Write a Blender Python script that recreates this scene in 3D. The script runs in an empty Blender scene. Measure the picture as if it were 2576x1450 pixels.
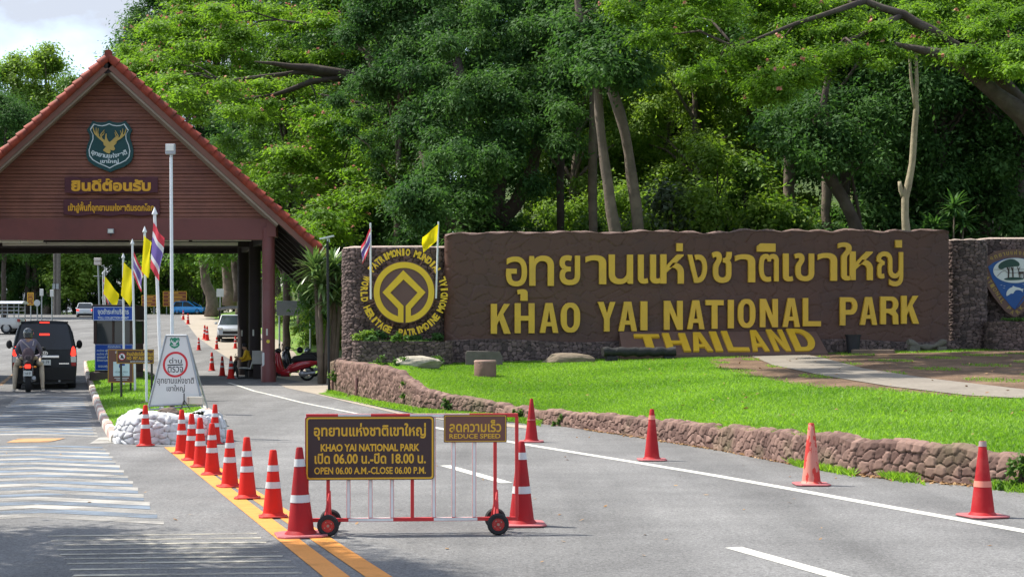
import bpy, bmesh, math, random
import numpy as np
from mathutils import Vector, Matrix
R = math.radians
SC = bpy.context.scene
COL = SC.collection

# ------------------------------------------------------------------ camera, sky, sun, exposure
F = 3800.0; CX = 1288.0; HZ = 858.0; EYE = 1.85      # photo plane: 2576 x 1450 units
cam = bpy.data.cameras.new("camera"); camo = bpy.data.objects.new("camera", cam); COL.objects.link(camo)
camo.location = (0, 0, EYE); camo.rotation_euler = (R(90), 0, 0)
cam.sensor_width = 36; cam.lens = 36 * F / 2576; cam.shift_y = (HZ - 725) / 2576
cam.clip_start = .1; cam.clip_end = 3000
SC.camera = camo
SC.view_settings.view_transform = 'Standard'; SC.view_settings.look = 'None'
SC.view_settings.exposure = 1.36; SC.view_settings.gamma = 1
SC.cycles.max_bounces = 8; SC.cycles.diffuse_bounces = 6; SC.cycles.transparent_max_bounces = 8; SC.cycles.use_denoising = True

SUN = Vector((-.52, .19, .83)).normalized()          # direction towards the sun
elev = math.asin(SUN.z)
wd = bpy.data.worlds.new("World"); SC.world = wd; wd.use_nodes = True
nt = wd.node_tree; N = nt.nodes; LK = nt.links
bg = N['Background']; sky = N.new('ShaderNodeTexSky'); sky.sky_type = 'NISHITA'; sky.sun_disc = False
sky.sun_elevation = elev; sky.sun_rotation = math.atan2(SUN.x, SUN.y)
sky.air_density = 1.0; sky.dust_density = 1.5; sky.ozone_density = 1.0
tc = N.new('ShaderNodeTexCoord'); nz = N.new('ShaderNodeTexNoise'); nz.inputs['Scale'].default_value = 5.5
nz.inputs['Detail'].default_value = 9; nz.inputs['Roughness'].default_value = .55
mp = N.new('ShaderNodeMapping'); mp.inputs['Scale'].default_value = (1, 1, 1.7); mp.inputs['Location'].default_value = (.33, .2, .12)
rp = N.new('ShaderNodeValToRGB'); rp.color_ramp.elements[0].position = .36; rp.color_ramp.elements[1].position = .58
mx = N.new('ShaderNodeMix'); mx.data_type = 'RGBA'; mx.inputs[7].default_value = (1.85, 2.02, 2.35, 1)
LK.new(tc.outputs['Generated'], mp.inputs[0]); LK.new(mp.outputs[0], nz.inputs['Vector']); LK.new(nz.outputs[0], rp.inputs[0])
LK.new(rp.outputs[0], mx.inputs[0]); LK.new(sky.outputs[0], mx.inputs[6]); LK.new(mx.outputs[2], bg.inputs[0])
bg.inputs[1].default_value = .15
sl = bpy.data.lights.new("sun", 'SUN'); sl.energy = 3.15; sl.angle = R(.55); sl.color = (1, .95, .86)
slo = bpy.data.objects.new("sun", sl); COL.objects.link(slo); slo.location = (-20, 10, 40)
slo.rotation_euler = SUN.to_track_quat('Z', 'Y').to_euler()

rng = np.random.default_rng(7); random.seed(7)

# ------------------------------------------------------------------ helpers
def W(px, py, Z): return Vector(((px - CX) * Z / F, Z, EYE + (HZ - py) * Z / F))
GY = [-100, 28, 34, 40, 45, 50, 57, 62, 72, 85, 95, 120, 175, 260, 600]
GZ = [0, 0, .06, .18, .29, .37, .45, .5, .75, 1.4, 1.95, 3.1, 5.0, 7, 12]
def g(y): return np.interp(y, GY, GZ)
def pick(px, py, surf=None, z0=5.0, z1=190.0):
    """ground point seen at a photo point, marching along the view ray"""
    surf = surf or (lambda x, y: g(y))
    Z = z0
    while Z < z1:
        p = W(px, py, Z)
        if p.z <= surf(p.x, p.y):
            a, b = Z - .25, Z
            for _ in range(18):
                m = (a + b) / 2; q = W(px, py, m)
                if q.z <= surf(q.x, q.y): b = m
                else: a = m
            q = W(px, py, b); q.z = float(surf(q.x, q.y)); return q
        Z += .25
    return W(px, py, z1)

MATS = {}
def new_mat(name):
    m = bpy.data.materials.new(name); m.use_nodes = True
    return m, m.node_tree.nodes, m.node_tree.links, m.node_tree.nodes['Principled BSDF']
def setb(b, **k):
    names = dict(rough='Roughness', metal='Metallic', spec='Specular IOR Level', coat='Coat Weight', trans='Transmission Weight', alpha='Alpha')
    for a, v in k.items(): b.inputs[names[a]].default_value = v
def mat(name, col, rough=.6, metal=0, var=.12, scale=3., bump=0, bscale=40., spec=.4, coat=0, emit=None, dirt=None, dscale=1.5, damt=.5):
    """procedural surface: base colour broken up by two noises, optional dirt colour and bump"""
    if name in MATS: return MATS[name]
    m, n, l, b = new_mat(name); MATS[name] = m
    setb(b, rough=rough, metal=metal, spec=spec, coat=coat)
    t = n.new('ShaderNodeTexCoord'); z = n.new('ShaderNodeTexNoise'); z.inputs['Scale'].default_value = scale; z.inputs['Detail'].default_value = 6
    l.new(t.outputs['Object'], z.inputs['Vector'])
    mr = n.new('ShaderNodeMapRange'); mr.inputs[3].default_value = 1 - var * 1.6; mr.inputs[4].default_value = 1 + var * 1.6
    l.new(z.outputs[0], mr.inputs[0])
    mu = n.new('ShaderNodeMix'); mu.data_type = 'RGBA'; mu.blend_type = 'MULTIPLY'; mu.inputs[0].default_value = 1
    mu.inputs[6].default_value = (*col, 1); l.new(mr.outputs[0], mu.inputs[7]); out = mu.outputs[2]
    if dirt is not None:
        d = n.new('ShaderNodeTexNoise'); d.inputs['Scale'].default_value = dscale; d.inputs['Detail'].default_value = 8; d.inputs['Roughness'].default_value = .65
        l.new(t.outputs['Object'], d.inputs['Vector'])
        r = n.new('ShaderNodeMapRange'); r.inputs[1].default_value = .48; r.inputs[2].default_value = .68; r.inputs[4].default_value = damt
        l.new(d.outputs[0], r.inputs[0])
        k = n.new('ShaderNodeMix'); k.data_type = 'RGBA'; k.inputs[7].default_value = (*dirt, 1)
        l.new(r.outputs[0], k.inputs[0]); l.new(out, k.inputs[6]); out = k.outputs[2]
    l.new(out, b.inputs['Base Color'])
    if bump:
        q = n.new('ShaderNodeTexNoise'); q.inputs['Scale'].default_value = bscale; q.inputs['Detail'].default_value = 5
        l.new(t.outputs['Object'], q.inputs['Vector'])
        bp = n.new('ShaderNodeBump'); bp.inputs['Strength'].default_value = bump; bp.inputs['Distance'].default_value = .02
        l.new(q.outputs[0], bp.inputs['Height']); l.new(bp.outputs[0], b.inputs['Normal'])
    if emit: b.inputs['Emission Color'].default_value = (*emit[0], 1); b.inputs['Emission Strength'].default_value = emit[1]
    return m

def tag(o, label=None, cat=None, group=None, kind=None):
    if label: o['label'] = label
    if cat: o['category'] = cat
    if group: o['group'] = group
    if kind: o['kind'] = kind
    return o
def thing(name, label, cat, loc=(0, 0, 0), rz=0, group=None, scale=1):
    o = bpy.data.objects.new(name, None); COL.objects.link(o); o.location = loc; o.rotation_euler = (0, 0, rz); o.scale = (scale,) * 3
    o.empty_display_size = .2
    return tag(o, label, cat, group)
def copy_tree(o, parent=None):
    c = o.copy(); COL.objects.link(c); c.parent = parent
    for ch in list(o.children): copy_tree(ch, c)
    return c
def dup(src, loc, rz=None, label=None, scale=None, group=None):
    c = copy_tree(src); c.location = loc
    if rz is not None: c.rotation_euler = (0, 0, rz)
    if label: c['label'] = label
    if group: c['group'] = group
    if scale is not None: c.scale = scale if hasattr(scale, '__len__') else (scale,) * 3
    return c

def link_mesh(name, me, mats, parent=None, smooth=None):
    for m in (mats if isinstance(mats, (list, tuple)) else [mats]): me.materials.append(m)
    if smooth is not None and len(me.polygons):
        me.polygons.foreach_set('use_smooth', np.ones(len(me.polygons), bool))
        if smooth < 180: me.set_sharp_from_angle(angle=R(smooth))
    o = bpy.data.objects.new(name, me); COL.objects.link(o)
    if parent is not None: o.parent = parent
    return o

class MB:
    def __init__(s): s.v = []; s.f = []; s.m = []; s.T = None
    def add(s, vs, fs, mi=0):
        k = len(s.v)
        for p in vs:
            p = Vector(p); s.v.append(s.T @ p if s.T is not None else p)
        for q in fs: s.f.append([i + k for i in q]); s.m.append(mi)
    def bb(s, x0, x1, y0, y1, z0, z1, mi=0):
        s.add([(x0, y0, z0), (x1, y0, z0), (x1, y1, z0), (x0, y1, z0), (x0, y0, z1), (x1, y0, z1), (x1, y1, z1), (x0, y1, z1)],
              [(0, 3, 2, 1), (4, 5, 6, 7), (0, 1, 5, 4), (1, 2, 6, 5), (2, 3, 7, 6), (3, 0, 4, 7)], mi)
    def box(s, c, d, mi=0): s.bb(c[0] - d[0] / 2, c[0] + d[0] / 2, c[1] - d[1] / 2, c[1] + d[1] / 2, c[2] - d[2] / 2, c[2] + d[2] / 2, mi)
    def prism(s, pts, y0, y1, mi=0):            # polygon in x,z (any winding) extruded along y
        a = sum(pts[i][0] * pts[(i + 1) % len(pts)][1] - pts[(i + 1) % len(pts)][0] * pts[i][1] for i in range(len(pts)))
        if a < 0: pts = pts[::-1]
        n = len(pts); y0, y1 = min(y0, y1), max(y0, y1)
        s.add([(x, y0, z) for x, z in pts] + [(x, y1, z) for x, z in pts],
              [list(range(n)), list(range(2 * n - 1, n - 1, -1))] + [(i, i + n, (i + 1) % n + n, (i + 1) % n) for i in range(n)], mi)
    def slab(s, pts, z0, z1, mi=0):             # polygon in x,y extruded along z
        a = sum(pts[i][0] * pts[(i + 1) % len(pts)][1] - pts[(i + 1) % len(pts)][0] * pts[i][1] for i in range(len(pts)))
        if a < 0: pts = pts[::-1]
        n = len(pts)
        s.add([(x, y, z0) for x, y in pts] + [(x, y, z1) for x, y in pts],
              [list(range(n - 1, -1, -1)), list(range(n, 2 * n))] + [(i, (i + 1) % n, (i + 1) % n + n, i + n) for i in range(n)], mi)
    def tube(s, pts, r, n=8, mi=0, caps=True):
        pts = [Vector(p) for p in pts]; rr = r if hasattr(r, '__len__') else [r] * len(pts)
        vs = []; fs = []; ref = None
        for i, p in enumerate(pts):
            d = (pts[min(i + 1, len(pts) - 1)] - pts[max(i - 1, 0)]).normalized()
            if ref is None: ref = Vector((0, 1, 0)) if abs(d.y) < .9 else Vector((1, 0, 0))
            u = (ref - d * ref.dot(d)).normalized(); ref = u; w = d.cross(u)
            for k in range(n):
                a = 2 * math.pi * k / n; vs.append(p + (u * math.cos(a) + w * math.sin(a)) * rr[i])
        for i in range(len(pts) - 1):
            for k in range(n): fs.append((i * n + k, i * n + (k + 1) % n, (i + 1) * n + (k + 1) % n, (i + 1) * n + k))
        if caps: fs.append(list(range(n - 1, -1, -1))); fs.append([(len(pts) - 1) * n + k for k in range(n)])
        s.add(vs, fs, mi)
    def lathe(s, prof, n=20, c=(0, 0, 0), mi=0, axis='z', caps=True):
        vs = []; fs = []
        for r, h in prof:
            for k in range(n):
                a = 2 * math.pi * k / n; x, y = r * math.cos(a), r * math.sin(a)
                vs.append((c[0] + x, c[1] + y, c[2] + h) if axis == 'z' else ((c[0] + x, c[1] - h, c[2] + y) if axis == 'y' else (c[0] + h, c[1] + x, c[2] + y)))
        for i in range(len(prof) - 1):
            for k in range(n): fs.append((i * n + k, i * n + (k + 1) % n, (i + 1) * n + (k + 1) % n, (i + 1) * n + k))
        if caps: fs.append(list(range(n - 1, -1, -1))); fs.append([(len(prof) - 1) * n + k for k in range(n)])
        s.add(vs, fs, mi)
    def ell(s, c, r, nu=14, nv=8, mi=0, jit=0):
        prof = []; vs = []; fs = []
        for j in range(nv + 1):
            t = math.pi * j / nv - math.pi / 2
            for k in range(nu):
                a = 2 * math.pi * k / nu; q = 1 + (random.uniform(-jit, jit) if jit else 0)
                vs.append((c[0] + r[0] * math.cos(t) * math.cos(a) * q, c[1] + r[1] * math.cos(t) * math.sin(a) * q, c[2] + r[2] * math.sin(t) * q))
        for j in range(nv):
            for k in range(nu): fs.append((j * nu + k, j * nu + (k + 1) % nu, (j + 1) * nu + (k + 1) % nu, (j + 1) * nu + k))
        s.add(vs, fs, mi)
    def grid(s, P, mi=0, mif=None):             # P: rows x cols of points
        r, c = len(P), len(P[0]); k = len(s.v)
        for row in P:
            for p in row:
                p = Vector(p); s.v.append(s.T @ p if s.T is not None else p)
        for i in range(r - 1):
            for j in range(c - 1):
                s.f.append([k + i * c + j, k + i * c + j + 1, k + (i + 1) * c + j + 1, k + (i + 1) * c + j]); s.m.append(mif(i, j) if mif else mi)
    def build(s, name, mats, parent=None, smooth=None, bevel=0, seg=2, fix=True):
        me = bpy.data.meshes.new(name); me.from_pydata([tuple(p) for p in s.v], [], s.f)
        me.polygons.foreach_set('material_index', s.m)
        if fix or bevel:
            b = bmesh.new(); b.from_mesh(me); bmesh.ops.remove_doubles(b, verts=b.verts, dist=1e-5)
            if fix: bmesh.ops.recalc_face_normals(b, faces=b.faces)
            if bevel:
                es = [e for e in b.edges if len(e.link_faces) == 2 and e.calc_face_angle(0) > R(30)]
                bmesh.ops.bevel(b, geom=es, offset=bevel, segments=seg, affect='EDGES', clamp_overlap=True, profile=.5)
            b.to_mesh(me); b.free()
        me.update()
        return link_mesh(name, me, mats, parent, smooth)

def mesh_np(name, V, Q, mats, parent=None, smooth=None, fattr=None, vcol=None, joint=None):
    me = bpy.data.meshes.new(name); V = np.asarray(V, np.float32); Q = np.asarray(Q, np.int32)
    k = Q.shape[1]; me.vertices.add(len(V)); me.vertices.foreach_set('co', V.ravel())
    me.loops.add(Q.size); me.loops.foreach_set('vertex_index', Q.ravel())
    me.polygons.add(len(Q)); me.polygons.foreach_set('loop_start', np.arange(0, Q.size, k, dtype=np.int32))
    if fattr is not None:
        a = me.attributes.new('tint', 'FLOAT', 'FACE'); a.data.foreach_set('value', np.asarray(fattr, np.float32))
    if vcol is not None:
        a = me.attributes.new('tint', 'FLOAT', 'POINT'); a.data.foreach_set('value', np.asarray(vcol, np.float32))
    if joint is not None:
        a = me.attributes.new('joint', 'FLOAT', 'POINT'); a.data.foreach_set('value', np.asarray(joint, np.float32))
    me.update(calc_edges=True); me.validate()
    return link_mesh(name, me, mats, parent, smooth)
def grid_np(P):
    r, c = P.shape[:2]; i = np.arange(r * c).reshape(r, c)
    return P.reshape(-1, 3), np.stack([i[:-1, :-1], i[:-1, 1:], i[1:, 1:], i[1:, :-1]], -1).reshape(-1, 4)

# ---- lettering and flat shapes: curves evaluated to meshes
UP = "ิีึืัํ็"; TONE = "่้๊๋์"
def eval_curve(cu):
    o = bpy.data.objects.new('tmp', cu); COL.objects.link(o)
    bpy.context.view_layer.update()
    e = o.evaluated_get(bpy.context.evaluated_depsgraph_get()); me = e.to_mesh()
    V = np.array([v.co[:] for v in me.vertices]).reshape(-1, 3); fs = [list(p.vertices) for p in me.polygons]; mi = [p.material_index for p in me.polygons]
    e.to_mesh_clear(); bpy.data.objects.remove(o); bpy.data.curves.remove(cu)
    return V, fs, mi
def put_text(mb, s, x0, x1, z0, z1, y, bold=.0, depth=0, mi=0, space=1, res=3, shear=0):
    """lettering fitted into the box x0..x1, z0..z1 on a board facing -y"""
    cu = bpy.data.curves.new('t', 'FONT'); cu.body = s; cu.offset = bold; cu.resolution_u = res; cu.space_character = space
    cu.extrude = .05 if depth else 0; cu.fill_mode = 'BOTH' if depth else 'FRONT'
    for i, f in enumerate(cu.body_format): cu.materials.append(None); f.material_index = i
    V, fs, ix = eval_curve(cu)
    if not len(V): return
    lift = {}
    for i in range(len(s)):
        if s[i] in TONE and i and s[i - 1] in UP: lift[i] = .2
    for q, k in zip(fs, ix):
        if k in lift:
            for a in q:
                if V[a, 1] < 50: V[a, 1] += 100 + lift[k]
    V[:, 1] = np.where(V[:, 1] > 50, V[:, 1] - 100, V[:, 1])
    step = {}
    for q, k in zip(fs, ix):
        if k < len(s) and (s[k] in UP or s[k] in TONE or s[k] in "ุู"):
            for a in q: step[a] = .0012 if s[k] in UP else .0024
    a, b = V.min(0), V.max(0)
    sx = (x1 - x0) / max(b[0] - a[0], 1e-6); sz = (z1 - z0) / max(b[1] - a[1], 1e-6)
    out = [(x0 + (p[0] - a[0]) * sx + shear * (p[1] - a[1]) * sz, y - (p[2] - a[2]) / .1 * depth - step.get(i, 0), z0 + (p[1] - a[1]) * sz) for i, p in enumerate(V)]
    mb.add(out, fs, mi)
def put_shape(mb, loops, y, depth=.01, mi=0):
    """closed outlines in x,z (inner ones are holes) as a plate from y to y-depth"""
    cu = bpy.data.curves.new('s', 'CURVE'); cu.dimensions = '2D'; cu.fill_mode = 'BOTH'; cu.extrude = .05
    for lp in loops:
        sp = cu.splines.new('POLY'); sp.points.add(len(lp) - 1); sp.use_cyclic_u = True
        for q, p in zip(sp.points, lp): q.co = (p[0], p[1], 0, 1)
    V, fs, _ = eval_curve(cu)
    mb.add([(p[0], y - (p[2] + .05) / .1 * depth, p[1]) for p in V], fs, mi)
def circ(cx, cz, r, n=40, rz=None): return [(cx + r * math.cos(2 * math.pi * k / n), cz + (rz or r) * math.sin(2 * math.pi * k / n)) for k in range(n)]
def rrect(x0, x1, z0, z1, r, n=5):
    o = []
    for cx, cz, a in ((x1 - r, z1 - r, 0), (x0 + r, z1 - r, 90), (x0 + r, z0 + r, 180), (x1 - r, z0 + r, 270)):
        for k in range(n + 1): t = R(a + 90 * k / n); o.append((cx + r * math.cos(t), cz + r * math.sin(t)))
    return o
def smooth_loop(pts, it=2):
    for _ in range(it):
        o = []
        for i in range(len(pts)):
            a, b = pts[i], pts[(i + 1) % len(pts)]
            o += [(a[0] * .75 + b[0] * .25, a[1] * .75 + b[1] * .25), (a[0] * .25 + b[0] * .75, a[1] * .25 + b[1] * .75)]
        pts = o
    return pts
def stroke(pts, w):
    """outline of a tapered polyline"""
    L = []; Rr = []; n = len(pts)
    for i, p in enumerate(pts):
        a = pts[max(i - 1, 0)]; b = pts[min(i + 1, n - 1)]; dx, dz = b[0] - a[0], b[1] - a[1]; d = math.hypot(dx, dz) or 1
        ww = (w if not hasattr(w, '__len__') else w[0] + (w[1] - w[0]) * i / (n - 1)) / 2
        L.append((p[0] - dz / d * ww, p[1] + dx / d * ww)); Rr.append((p[0] + dz / d * ww, p[1] - dx / d * ww))
    return L + Rr[::-1]

# ---- stone facing: relief of rounded stones on any u,v sheet (numpy Voronoi)
def stones(U, V, cu, cv, seed, depth, sharp=.35, stretch=True):
    r = np.random.default_rng(seed); nu = int(np.ptp(U) / cu) + 4; nv = int(np.ptp(V) / cv) + 4
    iu = np.floor((U - U.min()) / cu).astype(int) + 1; iv = np.floor((V - V.min()) / cv).astype(int) + 1
    jx = r.uniform(.1, .9, (nu + 2, nv + 2)); jy = r.uniform(.1, .9, (nu + 2, nv + 2)); tn = r.uniform(0, 1, (nu + 2, nv + 2)); wt = r.uniform(0, .28, (nu + 2, nv + 2))
    f1 = np.full(U.shape, 9.); f2 = f1.copy(); t1 = np.zeros(U.shape)
    x = (U - U.min()) / cu + 1; y = (V - V.min()) / cv + 1
    for a in (-1, 0, 1):
        for b in (-1, 0, 1):
            i = np.clip(iu + a, 0, nu + 1); j = np.clip(iv + b, 0, nv + 1)
            d = np.hypot(x - (i + jx[i, j]), y - (j + jy[i, j])) - wt[i, j]
            new = d < f1
            f2 = np.where(new, f1, np.minimum(f2, d)); t1 = np.where(new, tn[i, j], t1); f1 = np.where(new, d, f1)
    e = np.clip((f2 - f1) / sharp, 0, 1); dome = np.sqrt(1 - (1 - e) ** 2)
    return dome * depth * (.7 + .5 * t1), t1, e

def stone_mat(name, c0, c1, mortar=(.1, .08, .07), rough=.8, moss=None):
    """per-stone colour (attribute 'tint', >=0 on a stone, <0 in a joint)"""
    m, n, l, b = new_mat(name); setb(b, rough=rough, spec=.3)
    at = n.new('ShaderNodeAttribute'); at.attribute_name = 'tint'
    rm = n.new('ShaderNodeValToRGB'); rm.color_ramp.elements[0].color = (*c0, 1); rm.color_ramp.elements[1].color = (*c1, 1); l.new(at.outputs['Fac'], rm.inputs[0])
    t = n.new('ShaderNodeTexCoord'); z = n.new('ShaderNodeTexNoise'); z.inputs['Scale'].default_value = 14; z.inputs['Detail'].default_value = 8; l.new(t.outputs['Object'], z.inputs['Vector'])
    mr = n.new('ShaderNodeMapRange'); mr.inputs[3].default_value = .55; mr.inputs[4].default_value = 1.4; l.new(z.outputs[0], mr.inputs[0])
    mu = n.new('ShaderNodeMix'); mu.data_type = 'RGBA'; mu.blend_type = 'MULTIPLY'; mu.inputs[0].default_value = 1; l.new(rm.outputs[0], mu.inputs[6]); l.new(mr.outputs[0], mu.inputs[7])
    aj = n.new('ShaderNodeAttribute'); aj.attribute_name = 'joint'; lt = n.new('ShaderNodeMapRange'); lt.inputs[1].default_value = .1; lt.inputs[2].default_value = .45; lt.inputs[3].default_value = 1; lt.inputs[4].default_value = 0; l.new(aj.outputs['Fac'], lt.inputs[0])
    k = n.new('ShaderNodeMix'); k.data_type = 'RGBA'; k.inputs[7].default_value = (*mortar, 1); l.new(lt.outputs[0], k.inputs[0]); l.new(mu.outputs[2], k.inputs[6]); out = k.outputs[2]
    if moss:
        q = n.new('ShaderNodeTexNoise'); q.inputs['Scale'].default_value = .8; q.inputs['Detail'].default_value = 8; l.new(t.outputs['Object'], q.inputs['Vector'])
        r = n.new('ShaderNodeMapRange'); r.inputs[1].default_value = .55; r.inputs[2].default_value = .72; r.inputs[4].default_value = .6; l.new(q.outputs[0], r.inputs[0])
        w = n.new('ShaderNodeMix'); w.data_type = 'RGBA'; w.inputs[7].default_value = (*moss, 1); l.new(r.outputs[0], w.inputs[0]); l.new(out, w.inputs[6]); out = w.outputs[2]
    l.new(out, b.inputs['Base Color'])
    bp = n.new('ShaderNodeBump'); bp.inputs['Strength'].default_value = .5; bp.inputs['Distance'].default_value = .02; l.new(z.outputs[0], bp.inputs['Height']); l.new(bp.outputs[0], b.inputs['Normal'])
    return m
def stone_sheet(name, base, nrm, U, V, cu, cv, seed, depth, m, parent=None, sharp=.35):
    """base, nrm: arrays rows x cols x 3; the relief pushes out along nrm"""
    h, t, e = stones(U, V, cu, cv, seed, depth, sharp)
    Vv, Q = grid_np(base + nrm * h[..., None])
    return mesh_np(name, Vv, Q, m, parent, smooth=180, vcol=t.ravel(), joint=e.ravel())

# ------------------------------------------------------------------ terrain
WALL_PX = [(830, 985, 912), (890, 1000, 916), (945, 1013, 926), (1000, 1022, 938), (1018, 1025, 960), (1060, 1034, 986), (1150, 1042, 1003), (1250, 1048, 1021), (1330, 1060, 1034),
           (1450, 1076, 1045), (1600, 1097, 1060), (1800, 1129, 1078), (2000, 1168, 1095), (2150, 1193, 1110), (2300, 1207, 1124), (2450, 1220, 1143), (2576, 1232, 1158), (2800, 1268, 1182), (3300, 1330, 1240)]
WX = []; WY = []; WT = []
for a, b, c in WALL_PX:
    p = pick(a, b); WX.append(p.x); WY.append(p.y); WT.append(EYE + (HZ - c) * p.y / F)
WX[-1] += 6; WY[-1] -= 2
yW = lambda x: np.interp(x, WX, WY); zT = lambda x: np.interp(x, WX, WT)
SGL = W(1120, 915, 47.3); SGR = W(2388, 880, 50.0)           # foot of the brown sign wall
yS = lambda x: SGL.y + (SGR.y - SGL.y) * (np.asarray(x) - SGL.x) / (SGR.x - SGL.x)
zS = lambda x: np.interp(x, [SGL.x, SGR.x], [SGL.z, SGR.z])
def lawn(x, y):
    a, b = yW(x), yS(x); t = np.clip((y - a) / np.maximum(b - a, .5), 0, 1)
    t = t * t * (3 - 2 * t) * .35 + t * .65
    return (zT(x) - .03) * (1 - t) + zS(x) * t + np.maximum(y - b, 0) * .05
XS_Y = [50, 59, 63, 70, 82, 93, 110, 130, 160, 185]; XS_X = [-4.8, -5.2, -8.6, -9.6, -11.8, -14.2, -19, -24.5, -32, -36]
xs_f = lambda y: np.interp(y, XS_Y, XS_X)
def bank(x, y): return g(y) + np.clip((x - xs_f(y)) * .14, 0, 2.6)
def terr(x, y):
    """height of the whole ground"""
    x = np.asarray(x, float); y = np.asarray(y, float)
    road = g(y); wf = np.clip((y - yS(x) - .5) / 3, 0, 1) * np.clip((x + 5.9 + np.maximum(0, y - 60) * .15) / 1.5, 0, 1)
    bk = bank(x, np.maximum(y, 50)); h = road + (bk - road) * np.clip((y - 59) / 4, 0, 1)
    return h * (1 - wf) + np.maximum(lawn(x, y), h) * wf

def nodes_noise(n, l, t, scale, det=6, rough=.6):
    z = n.new('ShaderNodeTexNoise'); z.inputs['Scale'].default_value = scale; z.inputs['Detail'].default_value = det; z.inputs['Roughness'].default_value = rough
    l.new(t, z.inputs['Vector']); return z.outputs[0]
def ramp_mat(name, stops, scale, rough=.9, fine=None, bump=.4, bscale=30, spec=.3, dist=.02, big=None, stretch=None):
    m, n, l, b = new_mat(name); setb(b, rough=rough, spec=spec)
    t = n.new('ShaderNodeTexCoord').outputs['Object']
    if stretch:
        q = n.new('ShaderNodeMapping'); q.inputs['Scale'].default_value = stretch; l.new(t, q.inputs[0]); tt = q.outputs[0]
    else: tt = t
    r = n.new('ShaderNodeValToRGB'); els = r.color_ramp.elements
    while len(els) < len(stops): els.new(.5)
    for e, (p, c) in zip(els, stops): e.position = p; e.color = (*c, 1)
    l.new(nodes_noise(n, l, tt, scale, 8), r.inputs[0]); out = r.outputs[0]
    for sc, amt in (fine or []):
        mr = n.new('ShaderNodeMapRange'); mr.inputs[1].default_value = .3; mr.inputs[2].default_value = .7; mr.inputs[3].default_value = 1 - amt; mr.inputs[4].default_value = 1 + amt
        l.new(nodes_noise(n, l, t, sc, 4), mr.inputs[0])
        mu = n.new('ShaderNodeMix'); mu.data_type = 'RGBA'; mu.blend_type = 'MULTIPLY'; mu.inputs[0].default_value = 1; l.new(out, mu.inputs[6]); l.new(mr.outputs[0], mu.inputs[7]); out = mu.outputs[2]
    l.new(out, b.inputs['Base Color'])
    bp = n.new('ShaderNodeBump'); bp.inputs['Strength'].default_value = bump; bp.inputs['Distance'].default_value = dist; l.new(nodes_noise(n, l, t, bscale, 5), bp.inputs['Height']); l.new(bp.outputs[0], b.inputs['Normal'])
    return m
M_ASPH = ramp_mat('asphalt', [(.3, (.126, .123, .120)), (.5, (.158, .155, .151)), (.7, (.190, .186, .180))], .35, .85, fine=[(22, .34), (60, .45), (2.2, .10)], bump=.5, bscale=90, dist=.012)
M_SOIL = ramp_mat('forest_floor', [(.3, (.05, .045, .025)), (.48, (.045, .075, .02)), (.62, (.07, .11, .025)), (.75, (.12, .08, .04))], .25, .95, fine=[(6, .3), (20, .3)], bump=.8, bscale=8, dist=.1)
M_LAWN = ramp_mat('lawn_soil', [(.3, (.10, .21, .016)), (.5, (.14, .27, .022)), (.7, (.19, .32, .035))], .6, .9, fine=[(9, .3), (40, .35)], bump=.9, bscale=50, dist=.05)
M_DIRT = ramp_mat('leaf_strewn_dirt', [(.3, (.085, .05, .03)), (.45, (.125, .078, .048)), (.6, (.175, .112, .068)), (.72, (.23, .15, .09))], .9, .95, fine=[(9, .3), (30, .35)], bump=.8, bscale=25, dist=.03)
M_PATH = ramp_mat('concrete_path', [(.3, (.19, .165, .135)), (.7, (.25, .22, .18))], .8, .9, fine=[(12, .15)], bump=.3)
M_SAND = ramp_mat('sandy_paving', [(.3, (.29, .25, .20)), (.7, (.36, .31, .25))], .3, .9, fine=[(8, .12)], bump=.3)
M_BANK = ramp_mat('bank_grass', [(.3, (.07, .12, .02)), (.5, (.11, .20, .03)), (.62, (.15, .22, .04)), (.74, (.16, .12, .06))], .2, .95, fine=[(8, .3)], bump=.8, bscale=20, dist=.05)

def tracks(m):
    n, l = m.node_tree.nodes, m.node_tree.links; b = n['Principled BSDF']; src = b.inputs['Base Color'].links[0].from_socket; t = n.new('ShaderNodeTexCoord').outputs['Object']; mp = n.new('ShaderNodeMapping'); mp.inputs['Rotation'].default_value = (0, 0, R(-18)); mp.inputs['Scale'].default_value = (.75, .035, 1); l.new(t, mp.inputs[0])
    r = n.new('ShaderNodeMapRange'); r.inputs[1].default_value = .35; r.inputs[2].default_value = .65; r.inputs[3].default_value = .80; r.inputs[4].default_value = 1.14; l.new(nodes_noise(n, l, mp.outputs[0], 1.0, 3), r.inputs[0])
    v = n.new('ShaderNodeTexVoronoi'); v.feature = 'DISTANCE_TO_EDGE'; v.inputs['Scale'].default_value = .16; w = n.new('ShaderNodeMapping'); l.new(t, w.inputs[0]); ad = n.new('ShaderNodeMix'); ad.data_type = 'VECTOR'; ad.inputs[0].default_value = .25; l.new(w.outputs[0], ad.inputs[4]); nz_ = n.new('ShaderNodeTexNoise'); nz_.inputs['Scale'].default_value = .8; l.new(t, nz_.inputs['Vector']); l.new(nz_.outputs['Color'], ad.inputs[5]); l.new(ad.outputs[1], v.inputs['Vector'])
    c = n.new('ShaderNodeMapRange'); c.inputs[1].default_value = .0; c.inputs[2].default_value = .006; c.inputs[3].default_value = .97; c.inputs[4].default_value = 1; l.new(v.outputs['Distance'], c.inputs[0])
    q = n.new('ShaderNodeMath'); q.operation = 'MULTIPLY'; l.new(r.outputs[0], q.inputs[0]); l.new(c.outputs[0], q.inputs[1]); mu = n.new('ShaderNodeMix'); mu.data_type = 'RGBA'; mu.blend_type = 'MULTIPLY'; mu.inputs[0].default_value = 1; l.new(src, mu.inputs[6]); l.new(q.outputs[0], mu.inputs[7]); l.new(mu.outputs[2], b.inputs['Base Color'])
tracks(M_ASPH)
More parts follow.
